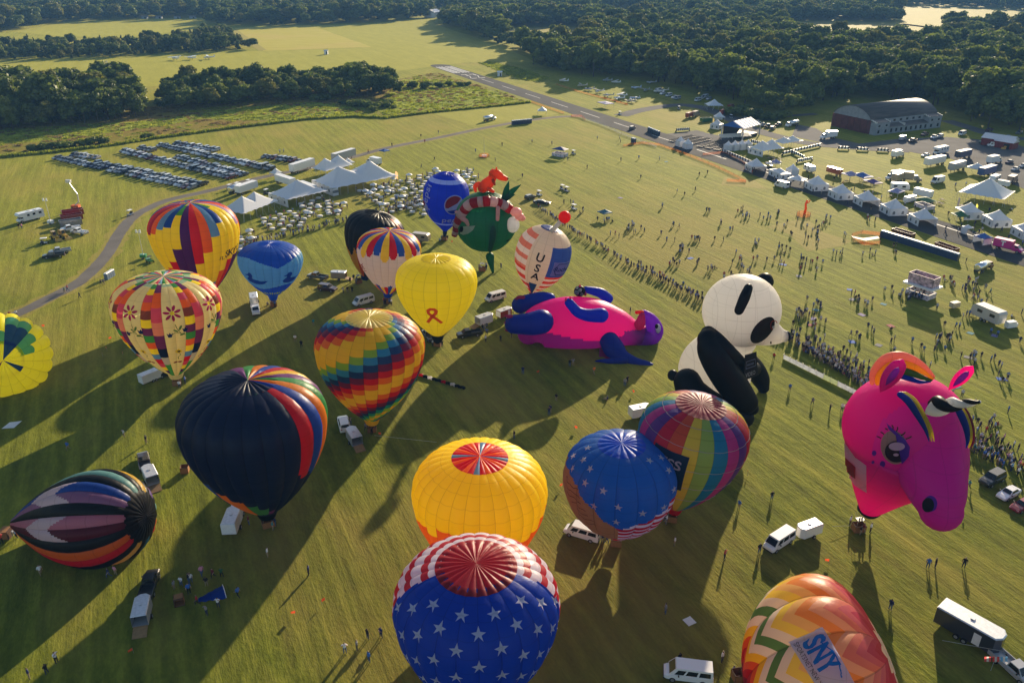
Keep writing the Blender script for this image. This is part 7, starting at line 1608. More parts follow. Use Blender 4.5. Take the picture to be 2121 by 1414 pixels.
# --- tables and umbrellas
tb = proto('round_table', 'table'); m = MB(); m.lathe([(0, .76), (.9, .76), (.93, .72), (.95, .35)], seg=16); m.build('tablecloth', TABLEM, tb, True); m = MB(); m.bar((0, 0, 0), (0, 0, .7), .06, 6); m.build('pedestal', DARKP, tb)
um = proto('umbrella_table', 'umbrella'); m = MB(); m.lathe([(0, .76), (.7, .76), (.72, .70)], seg=14); m.build('table_top', TABLEM, um, True); m = MB(); m.bar((0, 0, 0), (0, 0, 2.75), .035, 5); m.build('pole', ALU, um); m = MB(); m.lathe([(1.5, 2.05), (1.48, 2.15), (.9, 2.5), (.3, 2.75), (0, 2.82)], seg=10); m.build('canopy', VINYL, um)
def furnish(poly, n_, pu, where):
    P = [tuple(G(*p))[:2] for p in poly]; xs = [p[0] for p in P]; ys = [p[1] for p in P]; got = []; tries = 0
    while len(got) < n_ and tries < 6000:
        tries += 1; x, y = random.uniform(min(xs), max(xs)), random.uniform(min(ys), max(ys))
        if inpoly(x, y, P) and all((x - a_) ** 2 + (y - b2_) ** 2 > 10.5 for a_, b2_ in got): got.append((x, y))
    for x, y in got:
        if random.random() < pu: dup(um, (x, y, 0), random.uniform(0, 6), f'white umbrella opened over a round table {where}', f'umbrella tables {where}', scale=random.uniform(.82, .95))
        else: dup(tb, (x, y, 0), 0, f'round table under a white cloth {where}', f'round tables {where}', scale=random.uniform(.95, 1.1))
    return got
TABLES = furnish([(545, 455), (600, 440), (632, 452), (625, 470), (580, 482), (548, 475)], 34, .0, 'before the lowest marquee') + furnish([(622, 425), (660, 412), (720, 428), (700, 452), (640, 452)], 34, .1, 'before the single-peak marquee') + furnish([(745, 398), (830, 376), (905, 358), (915, 380), (890, 420), (880, 448), (800, 440), (770, 415)], 100, .32, 'before the largest marquee') + furnish([(940, 360), (985, 352), (985, 392), (955, 402)], 16, .3, 'beyond the blue egg-shaped balloon') + furnish([(490, 487), (520, 478), (530, 500), (495, 525)], 9, .1, 'beside the patchwork balloon')
for r_ in (tb, um):
    for c_, _ in root_tree(r_): bpy.data.objects.remove(c_)
    bpy.data.objects.remove(r_)
# ================================================================== people
SKINM, nt_, out_ = newmat('skin'); oi_ = N(nt_, 'ShaderNodeObjectInfo'); r_ = ramp(nt_, oi_.outputs['Random'], [(0, (.42, .24, .16)), (.6, (.36, .19, .12)), (.85, (.16, .08, .05)), (1, (.08, .045, .03))]); b_ = N(nt_, 'ShaderNodeBsdfPrincipled'); b_.inputs['Roughness'].default_value = .6; L(nt_, r_.outputs[0], b_.inputs[0]); L(nt_, b_.outputs[0], out_.inputs[0])
HAIRM, nt_, out_ = newmat('hair'); oi_ = N(nt_, 'ShaderNodeObjectInfo'); r_ = ramp(nt_, oi_.outputs['Random'], [(0, (.03, .018, .012)), (.4, (.09, .05, .025)), (.7, (.015, .012, .01)), (1, (.3, .2, .1))]); b_ = N(nt_, 'ShaderNodeBsdfPrincipled'); b_.inputs['Roughness'].default_value = .7; L(nt_, r_.outputs[0], b_.inputs[0]); L(nt_, b_.outputs[0], out_.inputs[0])
SHIRTM = mat_objcol('shirt_cloth', .85, .2)
TROUS = [mat('navy_trousers', (.02, .028, .06), rough=.85), mat('black_trousers', (.012, .012, .014), rough=.85), mat('khaki_trousers', (.26, .2, .12), rough=.85), mat('blue_jeans', (.05, .09, .18), rough=.85)]; SHOEM = mat('shoe_leather', (.05, .045, .04), rough=.7)
# joints: name -> (x, y, z, radius); the figure faces -y
STAND = dict(pel=(0, 0, .95, .15), sp=(0, 0, 1.18, .14), ch=(0, 0, 1.38, .165), nk=(0, 0, 1.52, .06), hd=(0, -.01, 1.66, .105), tp=(0, .01, 1.74, .085), sl=(-.19, 0, 1.43, .075), sr=(.19, 0, 1.43, .075), el=(-.26, .03, 1.17, .052), er=(.26, .03, 1.17, .052), wl=(-.27, -.08, .94, .036), wr=(.27, -.08, .94, .036), fl=(-.26, -.12, .84, .036), fr=(.26, -.12, .84, .036), hl=(-.1, 0, .88, .105), hr=(.1, 0, .88, .105), kl=(-.12, -.02, .5, .072), kr=(.12, -.02, .5, .072), al=(-.13, .02, .1, .045), ar=(.13, .02, .1, .045), tl=(-.14, -.14, .045, .045), tr=(.14, -.14, .045, .045))
ED = [('pel', 'sp', 'shirt'), ('sp', 'ch', 'shirt'), ('ch', 'nk', 'shirt'), ('nk', 'hd', 'skin'), ('hd', 'tp', 'hair'), ('ch', 'sl', 'shirt'), ('ch', 'sr', 'shirt'), ('sl', 'el', 'shirt'), ('sr', 'er', 'shirt'), ('el', 'wl', 'skin'), ('er', 'wr', 'skin'), ('wl', 'fl', 'skin'), ('wr', 'fr', 'skin'), ('pel', 'hl', 'trousers'), ('pel', 'hr', 'trousers'), ('hl', 'kl', 'trousers'), ('hr', 'kr', 'trousers'), ('kl', 'al', 'trousers'), ('kr', 'ar', 'trousers'), ('al', 'tl', 'shoe'), ('ar', 'tr', 'shoe')]
def pose(**k):
    d = dict(STAND); d.update({a: (*v, STAND[a][3]) if len(v) == 3 else v for a, v in k.items()}); return d
sitdz = {k: (v[0], v[1], v[2] - .83) for k, v in STAND.items() if k in ('pel', 'sp', 'ch', 'nk', 'hd', 'tp', 'sl', 'sr', 'el', 'er', 'wl', 'wr', 'fl', 'fr')}
POSES = {'standing': pose(), 'pointing a camera': pose(el=(-.33, -.12, 1.36), wl=(-.16, -.25, 1.55), fl=(-.1, -.27, 1.62), er=(.33, -.12, 1.36), wr=(.16, -.25, 1.55), fr=(.1, -.27, 1.62)),
         'walking': pose(kl=(-.1, -.22, .52), al=(-.1, -.18, .12), tl=(-.1, -.36, .07), kr=(.11, .08, .5), ar=(.12, .34, .16), tr=(.12, .26, .05), wl=(-.25, .14, .95), fl=(-.25, .18, .86), wr=(.25, -.26, 1.0), fr=(.25, -.33, .93)),
         'with folded arms': pose(el=(-.27, -.06, 1.18), er=(.27, -.06, 1.18), wl=(-.02, -.24, 1.2), fl=(.08, -.22, 1.22), wr=(.02, -.22, 1.26), fr=(-.08, -.2, 1.24), kl=(-.14, -.02, .5), al=(-.19, .02, .1), tl=(-.22, -.14, .045)),
         'sitting': pose(**sitdz, hl=(-.1, -.02, .1), hr=(.1, -.02, .1), kl=(-.16, -.38, .34), kr=(.16, -.38, .34), al=(-.14, -.62, .08), ar=(.14, -.62, .08), tl=(-.14, -.78, .05), tr=(.14, -.78, .05))}
def person_meshes():
    obs = []
    for pn, P in POSES.items():
        ks = list(P); me = bpy.data.meshes.new('person'); me.from_pydata([P[k][:3] for k in ks], [(ks.index(a), ks.index(b)) for a, b, _ in ED], [])
        o = bpy.data.objects.new('person_pose', me); C.objects.link(o); md = o.modifiers.new('skin', 'SKIN'); md.use_smooth_shade = True
        for v, k in zip(me.skin_vertices[0].data, ks): v.radius = (P[k][3],) * 2; v.use_root = (k == 'pel')
        o.modifiers.new('sub', 'SUBSURF').levels = 1; o.modifiers['sub'].render_levels = 1; obs.append((pn, P, o))
    dg = bpy.context.evaluated_depsgraph_get(); res = {}
    for pn, P, o in obs:
        base = bpy.data.meshes.new_from_object(o.evaluated_get(dg)); mats_ = {'skin': 0, 'hair': 1, 'shirt': 2, 'trousers': 3, 'shoe': 4}; mi = []
        segs = [(Vector(P[a][:3]), Vector(P[b][:3]), m, (P[a][3] + P[b][3]) / 2) for a, b, m in ED]
        for f in base.polygons:
            c = f.center; best = min(((c - (a + (b - a) * max(0, min(1, (c - a).dot(b - a) / (b - a).length_squared)))).length / r, m) for a, b, m, r in segs); m = best[1]
            hc = Vector(P['hd'][:3])
            if (c - hc).length < .2 and c.z > hc.z - .11: m = 'hair' if (c.z > hc.z + .05 or (c.y > hc.y + .02 and c.z > hc.z - .07)) else 'skin'
            mi.append(mats_[m])
        vs = []
        for ti in range(4):
            me = base.copy(); me.name = 'person'; me.materials.clear()
            for m in (SKINM, HAIRM, SHIRTM, TROUS[ti], SHOEM): me.materials.append(m)
            me.polygons.foreach_set('material_index', mi); me.polygons.foreach_set('use_smooth', [True] * len(mi)); vs.append(me)
        res[pn] = vs; bpy.data.objects.remove(o)
    return res
PM = person_meshes(); PN = list(PM); TN = ['navy trousers', 'black trousers', 'khaki trousers', 'jeans']
SHC = [('white', (.7, .7, .7)), ('black', (.015, .015, .017)), ('navy', (.02, .03, .09)), ('grey', (.22, .22, .23)), ('blue', (.05, .14, .42)), ('red', (.38, .03, .03)), ('teal', (.03, .25, .27)), ('pink', (.6, .25, .33)), ('dark green', (.03, .1, .05)), ('orange', (.62, .17, .03)), ('light blue', (.3, .45, .62)), ('maroon', (.14, .02, .03))]
SHW = [.18, .22, .16, .12, .1, .05, .03, .04, .03, .02, .05, .03]
NPEOPLE = 0; CROWD = []
def person(g, where, group, pn=None, face=None, color=None, scale=None, tr=None):
    """one person as an object of its own"""
    global NPEOPLE; NPEOPLE += 1
    pn = pn or random.choices(PN, [.5, .14, .12, .16, .08])[0]; ti = random.randrange(4) if tr is None else tr; cn, cc = next(c for c in SHC if c[0] == color) if color else random.choices(SHC, SHW)[0]
    o = obj('person', PM[pn][ti], None, (g.x, g.y, g.z), random.uniform(0, 6.28) if face is None else face + random.uniform(-.5, .5)); s = scale or random.uniform(.97, 1.12); o.scale = (s * 1.15, s * 1.15, s); o.color = (*cc, 1)
    tag(o, f'person in {cn} top, {TN[ti]}, {pn} {where}', 'person', group); return o
def crew(px_, py_, n_, where, spread=2.2, **k):
    c = G(px_, py_)
    for i in range(n_):
        a = random.uniform(0, 6.28); d = spread * random.uniform(.45, 1) if n_ > 1 else 0; person(Vector((c.x + math.cos(a) * d, c.y + math.sin(a) * d * .8, 0)), where, f'people {where}', **k)
# crews and lone walkers in the foreground
for x, y, n_, w in ((556, 1088, 3, 'at the navy balloon basket'), (516, 1086, 1, 'beside the white trailer'), (367, 798, 3, 'at the flower balloon basket'), (771, 893, 3, 'at the rainbow checkered basket'), (726, 880, 1, 'beside the open car door'), (567, 632, 3, 'at the duck balloon basket'), (806, 628, 4, 'at the petal balloon basket'), (718, 603, 3, 'by the maroon car'), (738, 585, 4, 'at the black balloon basket'), (908, 716, 4, 'at the yellow ribbon basket'), (921, 498, 3, 'by the egg-shaped balloon'), (1000, 560, 5, 'at the green monster basket'), (1038, 556, 1, 'beyond the green monster tail'), (1270, 1120, 5, 'beside the star balloon'), (1390, 1077, 5, 'at the striped balloon basket'), (1777, 1096, 4, 'at the unicorn basket'),
                     (1005, 690, 3, 'by the black pickup'), (1070, 700, 4, 'beside the monster paw'), (865, 498, 1, 'beside the cream travel trailer'), (425, 1200, 4, 'unrolling the blue fabric'), (375, 1222, 4, 'by the tipped wicker basket'), (425, 1258, 3, 'holding the edge of the blue fabric'), (12, 1112, 3, 'at the tipped basket'), (1385, 1375, 2, 'by the open white van'), (1548, 1385, 3, 'at the mouth of the chevron balloon'), (1495, 1370, 1, 'before the chevron balloon'), (1770, 1330, 2, 'near the ground fabric'), (640, 1191, 1, 'alone on sunlit grass')):
    if w == 'near the ground fabric': continue
    crew(x, y, n_, w, 2.0)
for x, y, w, cn, pn in ((85, 1190, 'below the striped lying balloon', 'white', 'walking'), (226, 1195, 'below the striped lying balloon', 'navy', None), (240, 1190, 'below the striped lying balloon', 'pink', None), (494, 1236, 'beside the blue fabric', 'blue', 'walking'), (460, 1195, 'behind the blue fabric', 'dark green', None), (142, 932, 'in the shade of the flower balloon', 'blue', 'walking'), (258, 905, 'at the edge of two shadows', 'white', None), (304, 918, 'at the edge of two shadows', 'black', None), (118, 1372, 'in the last strip of sun', 'white', None), (98, 1395, 'in the last strip of sun', 'black', None), (62, 1405, 'in the last strip of sun', 'navy', None), (555, 1153, 'in the navy balloon shadow', 'white', None), (1065, 908, 'behind the golden yellow balloon', 'black', None), (1140, 855, 'in the monster shadow', 'navy', None), (1137, 860, 'in the monster shadow', 'navy', None), (1152, 830, 'in the monster shadow', 'black', None), (1258, 828, 'in the monster shadow', 'navy', None), (1294, 800, 'near the monster wing', 'grey', None), (1299, 794, 'near the monster wing', 'black', None), (1187, 758, 'in front of the monster', 'grey', None), (1180, 760, 'in front of the monster', 'black', None), (1083, 775, 'in front of the monster', 'navy', None), (1230, 775, 'by the monster wing', 'orange', 'walking'), (1037, 708, 'in front of the monster', 'black', None), (1006, 708, 'in front of the monster', 'white', None), (612, 708, 'between the flower and rainbow balloons', 'white', None), (625, 720, 'between the flower and rainbow balloons', 'black', None), (650, 675, 'between the duck and rainbow balloons', 'teal', None), (824, 835, 'beside the rainbow balloon', 'teal', None), (862, 790, 'beside the long rolled fabric', 'black', None), (1397, 1130, 'below the striped balloon', 'white', None), (1500, 1158, 'in the panda shadow', 'red', None), (1530, 1053, 'beyond the striped balloon', 'blue', None), (1598, 1035, 'beyond the striped balloon', 'black', None), (1378, 1270, 'in the star balloon shadow', 'grey', None), (1921, 1175, 'on grass under the unicorn', 'blue', None), (1936, 1175, 'on grass under the unicorn', 'black', None), (1995, 1175, 'on grass under the unicorn', 'black', None), (1843, 1262, 'beyond the chevron balloon', 'navy', 'standing'), (1572, 1145, 'at the nose of the passenger van', 'black', None), (1602, 745, 'on grass beside the panda', 'red', None), (1635, 810, 'on grass beside the panda', 'blue', None), (1682, 838, 'on grass beside the panda', 'grey', None), (1718, 853, 'behind the unicorn', 'black', None), (1743, 852, 'behind the unicorn', 'white', None), (1749, 852, 'behind the unicorn', 'pink', None), (2005, 1012, 'between unicorn and black car', 'teal', 'walking'), (1305, 650, 'behind the monster head', 'black', None), (762, 1322, 'beside the flag balloon', 'black', None), (740, 1345, 'beside the flag balloon', 'grey', None), (715, 1352, 'beside the flag balloon', 'white', None), (790, 1320, 'beside the flag balloon', 'navy', None), (765, 1370, 'beside the flag balloon', 'blue', None), (35, 655, 'on the gravel road', 'white', 'walking'), (22, 658, 'on the gravel road', 'red', 'walking'), (135, 608, 'on the gravel road', 'dark green', 'walking'), (141, 603, 'on the gravel road', 'red', 'walking'), (166, 618, 'beside the gravel road', 'black', 'walking'), (210, 590, 'beside the portable toilets', 'black', None), (216, 590, 'beside the portable toilets', 'grey', None), (580, 318, 'beyond the car park', 'white', None), (588, 316, 'beyond the car park', 'white', None), (40, 474, 'beside the motorhome', 'black', None), (46, 474, 'beside the motorhome', 'pink', None)):
    crew(x, y, 1, w, color=cn, pn=pn)
# spectator line and the field behind it
LINE = [(1112, 432), (1180, 478), (1240, 512), (1300, 550), (1370, 584), (1430, 615), (1500, 650), (1560, 678), (1640, 712), (1720, 762), (1800, 812), (1880, 858), (1960, 905), (2040, 950), (2121, 995)]
LG = [G(*p) for p in LINE]; acc = [0]
for a, b in zip(LG, LG[1:]): acc.append(acc[-1] + (b - a).length)
def online(d):
    i = max(j for j in range(len(acc) - 1) if acc[j] <= d); t = (d - acc[i]) / (acc[i + 1] - acc[i]); p = LG[i].lerp(LG[i + 1], t); q = (LG[i + 1] - LG[i]).normalized(); return p, Vector((-q.y, q.x, 0)) if -q.y + q.x > 0 else Vector((q.y, -q.x, 0)), t, i
cand = []
d = 0.0
while d < acc[-1] - 1:
    p, nn, t, i = online(d); dens = 1 if i < 3 else (2 if i < 6 else (4 if i < 8 else 8))
    for k in range(dens):
        back = abs(random.gauss(0, .8 + .35 * dens)) if k else random.uniform(0, .6); q = p + nn * back + Vector((random.uniform(-.5, .5), random.uniform(-.5, .5), 0)); u = proj(q)
        if u[0] < IW + 10: cand.append((q, 'in the long spectator line', 3.6 if i < 9 else 3.9))
    d += random.uniform(.7, 1.3)
FIELD = [(1300, 470), (1500, 440), (1640, 430), (1800, 500), (1960, 560), (2121, 640), (2121, 960), (2020, 905), (1880, 830), (1720, 740), (1640, 690), (1560, 650), (1430, 590), (1330, 545), (1280, 500)]; FP = [tuple(G(*p))[:2] for p in FIELD]
GR_ = [(1545, 452, 6), (1590, 452, 5), (1617, 470, 2), (1635, 462, 2), (1570, 505, 4), (1622, 518, 7), (1655, 555, 3), (1690, 550, 5), (1622, 545, 4), (1680, 498, 4), (1720, 455, 3), (1752, 490, 2), (1805, 458, 2), (1805, 525, 4), (1860, 520, 2), (1690, 480, 6), (1540, 560, 4), (1440, 545, 3), (1490, 500, 2), (1400, 470, 3), (1465, 440, 4), (1374, 432, 2), (1410, 405, 2), (1185, 425, 3), (1210, 440, 5), (1255, 460, 6), (1310, 475, 7), (1335, 478, 2), (1280, 490, 3), (1475, 560, 4), (1500, 600, 9), (1520, 545, 3), (1540, 590, 5), (1555, 625, 5), (1420, 525, 3), (1385, 495, 2)]
for x, y, n_ in GR_:
    c = G(x, y)
    for k in range(n_): cand.append((c + Vector((random.gauss(0, 1.3), random.gauss(0, 1.6), 0)), 'scattered over the spectator field', None))
tries = 0
while tries < 165:
    x, y = random.uniform(-10, 180), random.uniform(100, 300); tries += .25
    if not inpoly(x, y, FP): continue
    u = proj((x, y, 0)); w = (1 if u[1] > 580 else .28)
    if random.random() > w or u[0] > IW: continue
    for k in range(random.choice((1, 2, 2, 3, 4, 5, 6))): cand.append((Vector((x + random.gauss(0, 1.2), y + random.gauss(0, 1.2), 0)), 'scattered over the spectator field', None))
for x, y in ((1102, 296), (1040, 303), (1143, 300), (1216, 350), (1323, 330), (1327, 370), (1283, 289), (1237, 289), (1448, 365), (1465, 361), (1440, 396), (1366, 332), (1286, 334), (1176, 333), (1169, 330), (872, 285), (908, 277), (880, 297), (812, 304), (763, 318), (985, 316), (1026, 335), (900, 333), (873, 348), (1285, 296), (1082, 368), (1610, 385), (1616, 385), (1800, 460), (1812, 460), (1978, 388), (2000, 385), (2095, 435), (2048, 440), (2040, 600), (2050, 610), (2000, 545), (1640, 262)): cand.append((G(x, y), 'apart on the open airfield', None))
tabs = [t for t in TABLES]; random.shuffle(tabs)
for x, y in tabs[:150]:
    for k in range(random.choice((1, 2, 3))): cand.append((Vector((x + random.choice((-1, 1)) * random.uniform(1.0, 1.6), y + random.uniform(-1.5, 1.5), 0)), 'among the white tables', None))
d0, d1 = G(480, 520), G(940, 408)
for k in range(170):
    p = d0.lerp(d1, random.random()); cand.append((p + Vector((random.gauss(0, 1.0), 1.5 + random.gauss(0, 1.3), 0)), 'along the rope before the tables', None))
vr0, vr1 = G(1560, 350), G(2121, 520)
for k in range(70):
    p = vr0.lerp(vr1, random.random()); cand.append((p + RN * random.uniform(-9, 14), 'between the vendor stalls', None))
room = 296 - NPEOPLE; cand = [c for c in cand if -10 < proj(c[0])[0] < IW + 10]
def rank(c): return (c[1] != 'apart on the open airfield') * 1e6 - ppm(c[0]) * 1e4 if 'apart' in c[1] else -ppm(c[0]) * 1e3
cand.sort(key=rank)
for g, w, f in cand[:room]: person(g, w, f'people {w}', face=f)
rest = cand[room:]
pcol = bpy.data.collections.new('crowd_kinds'); CM = mat('crowd_cloth_white', (.5, .5, .52), rough=.85); CKM = [CM, mat('crowd_cloth_black', (.015, .015, .017), rough=.85), mat('crowd_cloth_navy', (.025, .035, .1), rough=.85), mat('crowd_cloth_grey', (.2, .2, .21), rough=.85), mat('crowd_cloth_blue', (.08, .17, .4), rough=.85), mat('crowd_cloth_red', (.33, .04, .05), rough=.85)]
ci = 0
for pn in PN:
    for j, cm in enumerate(CKM):
        me = PM[pn][(j + ci) % 4].copy(); me.materials[2] = cm; o = bpy.data.objects.new(f'crowd_{ci:03d}', me); pcol.objects.link(o); ci += 1
rows = [(g.x, g.y, 0, random.uniform(0, 6.28), 1.15, random.uniform(.98, 1.1), random.choices(range(5), [.5, .14, .12, .16, .08])[0] * 6 + random.choices(range(6), [.25, .27, .2, .12, .1, .06])[0]) for g, w, f in rest]
o = struct(scatter('crowd', rows, pcol), 'stuff'); o['label'] = 'crowd of visitors among the tables, stalls and along the ropes'; o['category'] = 'crowd'
print('PEOPLE', NPEOPLE, len(rest))
# ================================================================== toilets, fences and small things
tp = proto('portable_toilet', 'portable toilet'); m = MB(); m.box((0, 0, 1.05), (1.1, 1.15, 2.1)); m.build('cabin', CARP, tp); m = MB(); m.box((0, 0, 2.2), (1.18, 1.22, .22), top=.75); m.build('roof', WHITEP, tp); m = MB(); m.box((0, -.59, 1.0), (.8, .04, 1.85)); d_ = m.build('door', mat_objcol('toilet_door', .5), tp); m = MB(); m.box((.28, -.62, 1.05), (.08, .05, .15)); m.build('handle', DARKP, d_)
def toilets(p, q, n_, color, label, group):
    a, b_ = G(*p), G(*q); rz = math.atan2(b_.y - a.y, b_.x - a.x)
    for i in range(n_): dup(tp, a.lerp(b_, (i + .5) / n_), rz, label, group, color, min(1.0, (b_ - a).length / n_ / 1.12), ('cabin', 'door'))
toilets((1824, 490), (1984, 540), 24, (.02, .05, .12), 'navy portable toilet in the long row on the spectator field', 'long row of portable toilets')
toilets((1060, 259), (1101, 255), 9, (.02, .04, .1), 'navy portable toilet in the row beside the gravel road', 'toilets by the gravel road'); toilets((1342, 272), (1366, 282), 6, (.03, .06, .1), 'dark portable toilet in the row beside the runway', 'toilets by the runway'); toilets((220, 580), (236, 570), 4, (.12, .17, .26), 'grey-blue portable toilet in the row of four beside the gravel road', 'four toilets by the road'); toilets((1308, 295), (1316, 297), 2, (.02, .04, .1), 'navy portable toilet of the pair by the orange fence', 'pair of toilets')
for c_, s_ in root_tree(tp):
    for d_ in s_: bpy.data.objects.remove(d_)
    bpy.data.objects.remove(c_)
bpy.data.objects.remove(tp)
for x, y, l in ((1876, 468, 'long dark red skip behind the start of the toilet row'), (1962, 500, 'long dark red skip behind the end of the toilet row')):
    pass
def skip(label, p, q, L_, c):
    a, b_ = G(*p), G(*q); t = thing('skip', label, 'skip', a, math.atan2(b_.y - a.y, b_.x - a.x)); m = MB()
    for sy in (-1, 1): m.box((0, sy * 1.1, .65), (L_, .1, 1.3))
    for sx in (-1, 1): m.box((sx * L_ / 2, 0, .65), (.1, 2.1, 1.3))
    o = m.build('body', CARP, t); o.color = (*c, 1); m = MB(); m.box((0, 0, .35), (L_ - .1, 2.1, .1)); m.build('floor', DARKP, t)
skip('long dark red skip behind the start of the toilet row', (1870, 486), (1890, 492), 7, (.1, .015, .015)); skip('long dark red skip behind the end of the toilet row', (1960, 516), (1980, 523), 7, (.13, .015, .015))
# --- fences: posts and netting
def net_mat(name, c, dens):
    m, nt, out = newmat(name); tc = N(nt, 'ShaderNodeTexCoord'); ck = N(nt, 'ShaderNodeTexBrick'); nz = N(nt, 'ShaderNodeTexWhiteNoise'); b = N(nt, 'ShaderNodeBsdfDiffuse'); b.inputs[0].default_value = (*c, 1); tr = N(nt, 'ShaderNodeBsdfTransparent'); t2 = N(nt, 'ShaderNodeBsdfTranslucent'); t2.inputs[0].default_value = (*c, 1); m1 = N(nt, 'ShaderNodeMixShader'); m1.inputs[0].default_value = .4; L(nt, b.outputs[0], m1.inputs[1]); L(nt, t2.outputs[0], m1.inputs[2])
    mx = N(nt, 'ShaderNodeMixShader'); mx.inputs[0].default_value = dens; L(nt, tr.outputs[0], mx.inputs[1]); L(nt, m1.outputs[0], mx.inputs[2]); L(nt, mx.outputs[0], out.inputs[0]); return m
ORN = net_mat('orange_netting', (.6, .17, .05), .4); GRN = net_mat('grey_netting', (.3, .33, .36), .35); POSTM = mat('fence_post', (.2, .2, .19), rough=.8)
def fence(label, pts, h, m_, step=4.0, closed=False, name='net_fence', G_=None):
    P = [G(*p) if G_ is None else p for p in pts]; P = P + [P[0]] if closed else P; t = thing(name, label, 'fence', P[0], 0)
    for a, b_ in zip(P, P[1:]):
        k = max(1, int((b_ - a).length / step))
        for i in range(k):
            u, v = a.lerp(b_, i / k) - P[0], a.lerp(b_, (i + 1) / k) - P[0]; m = MB(); m.bar(tuple(u), (u.x, u.y, h + .1), .04, 4); m.build('post', POSTM, t); m = MB(); nrm = Vector((0, 0, 1)).cross(v - u).normalized() * .01; m.add([u + nrm, v + nrm, (v.x, v.y, h), (u.x, u.y, h - .05)], [(0, 1, 2, 3)]); m.build('net_panel', m_, t)
    return t
fence('orange net fence along the edge of the launch field', [(1290, 304), (1330, 298), (1366, 302), (1430, 325), (1480, 345), (1530, 370), (1545, 378), (1505, 376)], 1.1, ORN); fence('orange net loop around the show aircraft', [(1455, 322), (1500, 318), (1520, 326), (1548, 345), (1540, 352)], 1.1, ORN); fence('grey net fence along the near side of the runway', [(1185, 240), (1240, 258), (1300, 284), (1360, 306)], 1.2, GRN, 6); fence('orange net fence by the gravel road end', [(1183, 242), (1205, 243), (1212, 250)], 1.2, ORN); fence('orange net along the parked aircraft', [(1152, 176), (1195, 190), (1240, 202), (1300, 218)], 1.0, ORN, 6); fence('orange net beside the lone white canopy', [(1100, 212), (1150, 230), (1168, 236)], 1.0, ORN, 6)
def ring(c, r, n_=10): g = G(*c); return [g + Vector((math.cos(2 * PI * i / n_) * r, math.sin(2 * PI * i / n_) * r, 0)) for i in range(n_)]
for c, l in (((1003, 325), 'orange net ring around the tall thin mast'), ((1664, 447), 'orange net ring around an orange wind figure')): fence(l, ring(c, 2.3), 1.2, ORN, 3, True, 'net_ring', 1)
fence('orange net pen with red sheets beside the toilet row', [(1764, 490), (1785, 484), (1822, 488), (1822, 506), (1790, 508), (1768, 500)], 1.2, ORN, 3, True)
t = thing('mast', 'tall thin mast standing in the orange net ring', 'mast', G(1003, 325)); m = MB(); m.tube([(0, 0, 0), (0, 0, 8.5)], [.12, .04], 6); m.build('pole', ALU, t); m = MB(); m.box((0, 0, .4), (2.2, 1.4, .7)); m.build('base', WHITEP, t)
t = thing('wind_figure', 'orange wind dancer figure above its net ring', 'inflatable figure', G(1666, 444)); m = MB(); m.tube([(0, 0, 0), (.2, 0, 2), (-.1, 0, 3.6), (.3, .1, 5)], [.4, .4, .35, .3], 10); o = m.build('body', FABO, t, True); o.color = (.7, .2, .04, 1); m = MB(); m.tube([(0, 0, 3.6), (.9, 0, 4.3), (1.2, 0, 5.0)], .16, 6); o = m.build('arm', FABO, t, True); o.color = (.7, .2, .04, 1)
t = thing('red_sheets', 'folded dark red sheets lying in the net pen', 'sheet', G(1793, 499)); m = MB(); m.add([(-4, 0, 1.0), (-.5, -1.2, .5), (-.5, 1.2, .5), (-4, 1.8, 1.1), (4, 1.0, 1.2), (3.8, -.8, 1.1)], [(0, 1, 2, 3), (1, 5, 4, 2)]); m.build('sheet', mat('dark_red_sheet', (.2, .04, .03)), t)
# --- patriotic kiosk and double-deck stand
def kiosk(label, p, q, col, roofm, deck=False, s=1.0):
    a, b_ = G(*p), G(*q); t = thing('kiosk', label, 'kiosk', a, math.atan2(b_.y - a.y, b_.x - a.x)); t.scale = (s,) * 3; m = MB()
    for sx in (-1, 1): m.box((sx * 2.6, 0, .6), (.2, 3.2, 1.2))
    for sy in (-1, 1): m.box((0, sy * 1.6, .6), (5.4, .2, 1.2))
    m.build('counter', mat('patterned_counter', (.55, .5, .55), var=.6, scale=2.2), t)
    for sx in (-1, 1):
        for sy in (-1, 1): m = MB(); m.bar((sx * 2.5, sy * 1.5, 0), (sx * 2.5, sy * 1.5, 2.6), .06); m.build('post', ALU, t)
    if not deck: roof_grid(5.6, 3.8, lambda x, y: 2.6 + 1.0 * max(0, 1 - max(abs(x) / 2.8, abs(y) / 1.9)), 8, 8, roofm, t)
    else:
        m = MB(); m.box((0, 0, 2.7), (7.0, 4.4, .4)); m.build('awning', WHITEP, t); m = MB()
        for sx in (-1, 1): m.box((sx * 2.9, 0, 4.0), (.12, 2.8, 2.2))
        for sy in (-1, 1): m.box((0, sy * 1.4, 4.0), (5.8, .12, 2.2))
        m.build('sign_box', mat('food_picture_sign', (.45, .32, .34), var=.7, scale=1.6), t); m = MB()
        for i in range(4): m.ball((-2.1 + 1.4 * i, -1.5, 1.5), .25, 8, 6)
        m.build('counter_lights', LAMP, t)
    return t
kiosk('star-spangled kiosk with a navy roof alone on the field', (1160, 323), (1178, 326), None, mat('navy_star_roof', (.02, .04, .16)), s=1.15); kiosk('double-deck snack stand with a picture sign above its white awning', (1906, 612), (1930, 620), None, None, True, 1.15); kiosk('green and yellow food stand on the vendor road', (1914, 430), (1930, 436), None, CANG, s=1.1)
for x, y, l in ((1195, 318, 0), (1170, 312, 0)): pass
m = MB(); m.box((0, 0, .9), (2.4, 1.3, 1.3)); o = m.build('generator', mat('tan_generator', (.5, .42, .28)), None, loc=G(1976, 637), rz=.4); tag(o, 'small tan generator on the spectator field', 'generator')
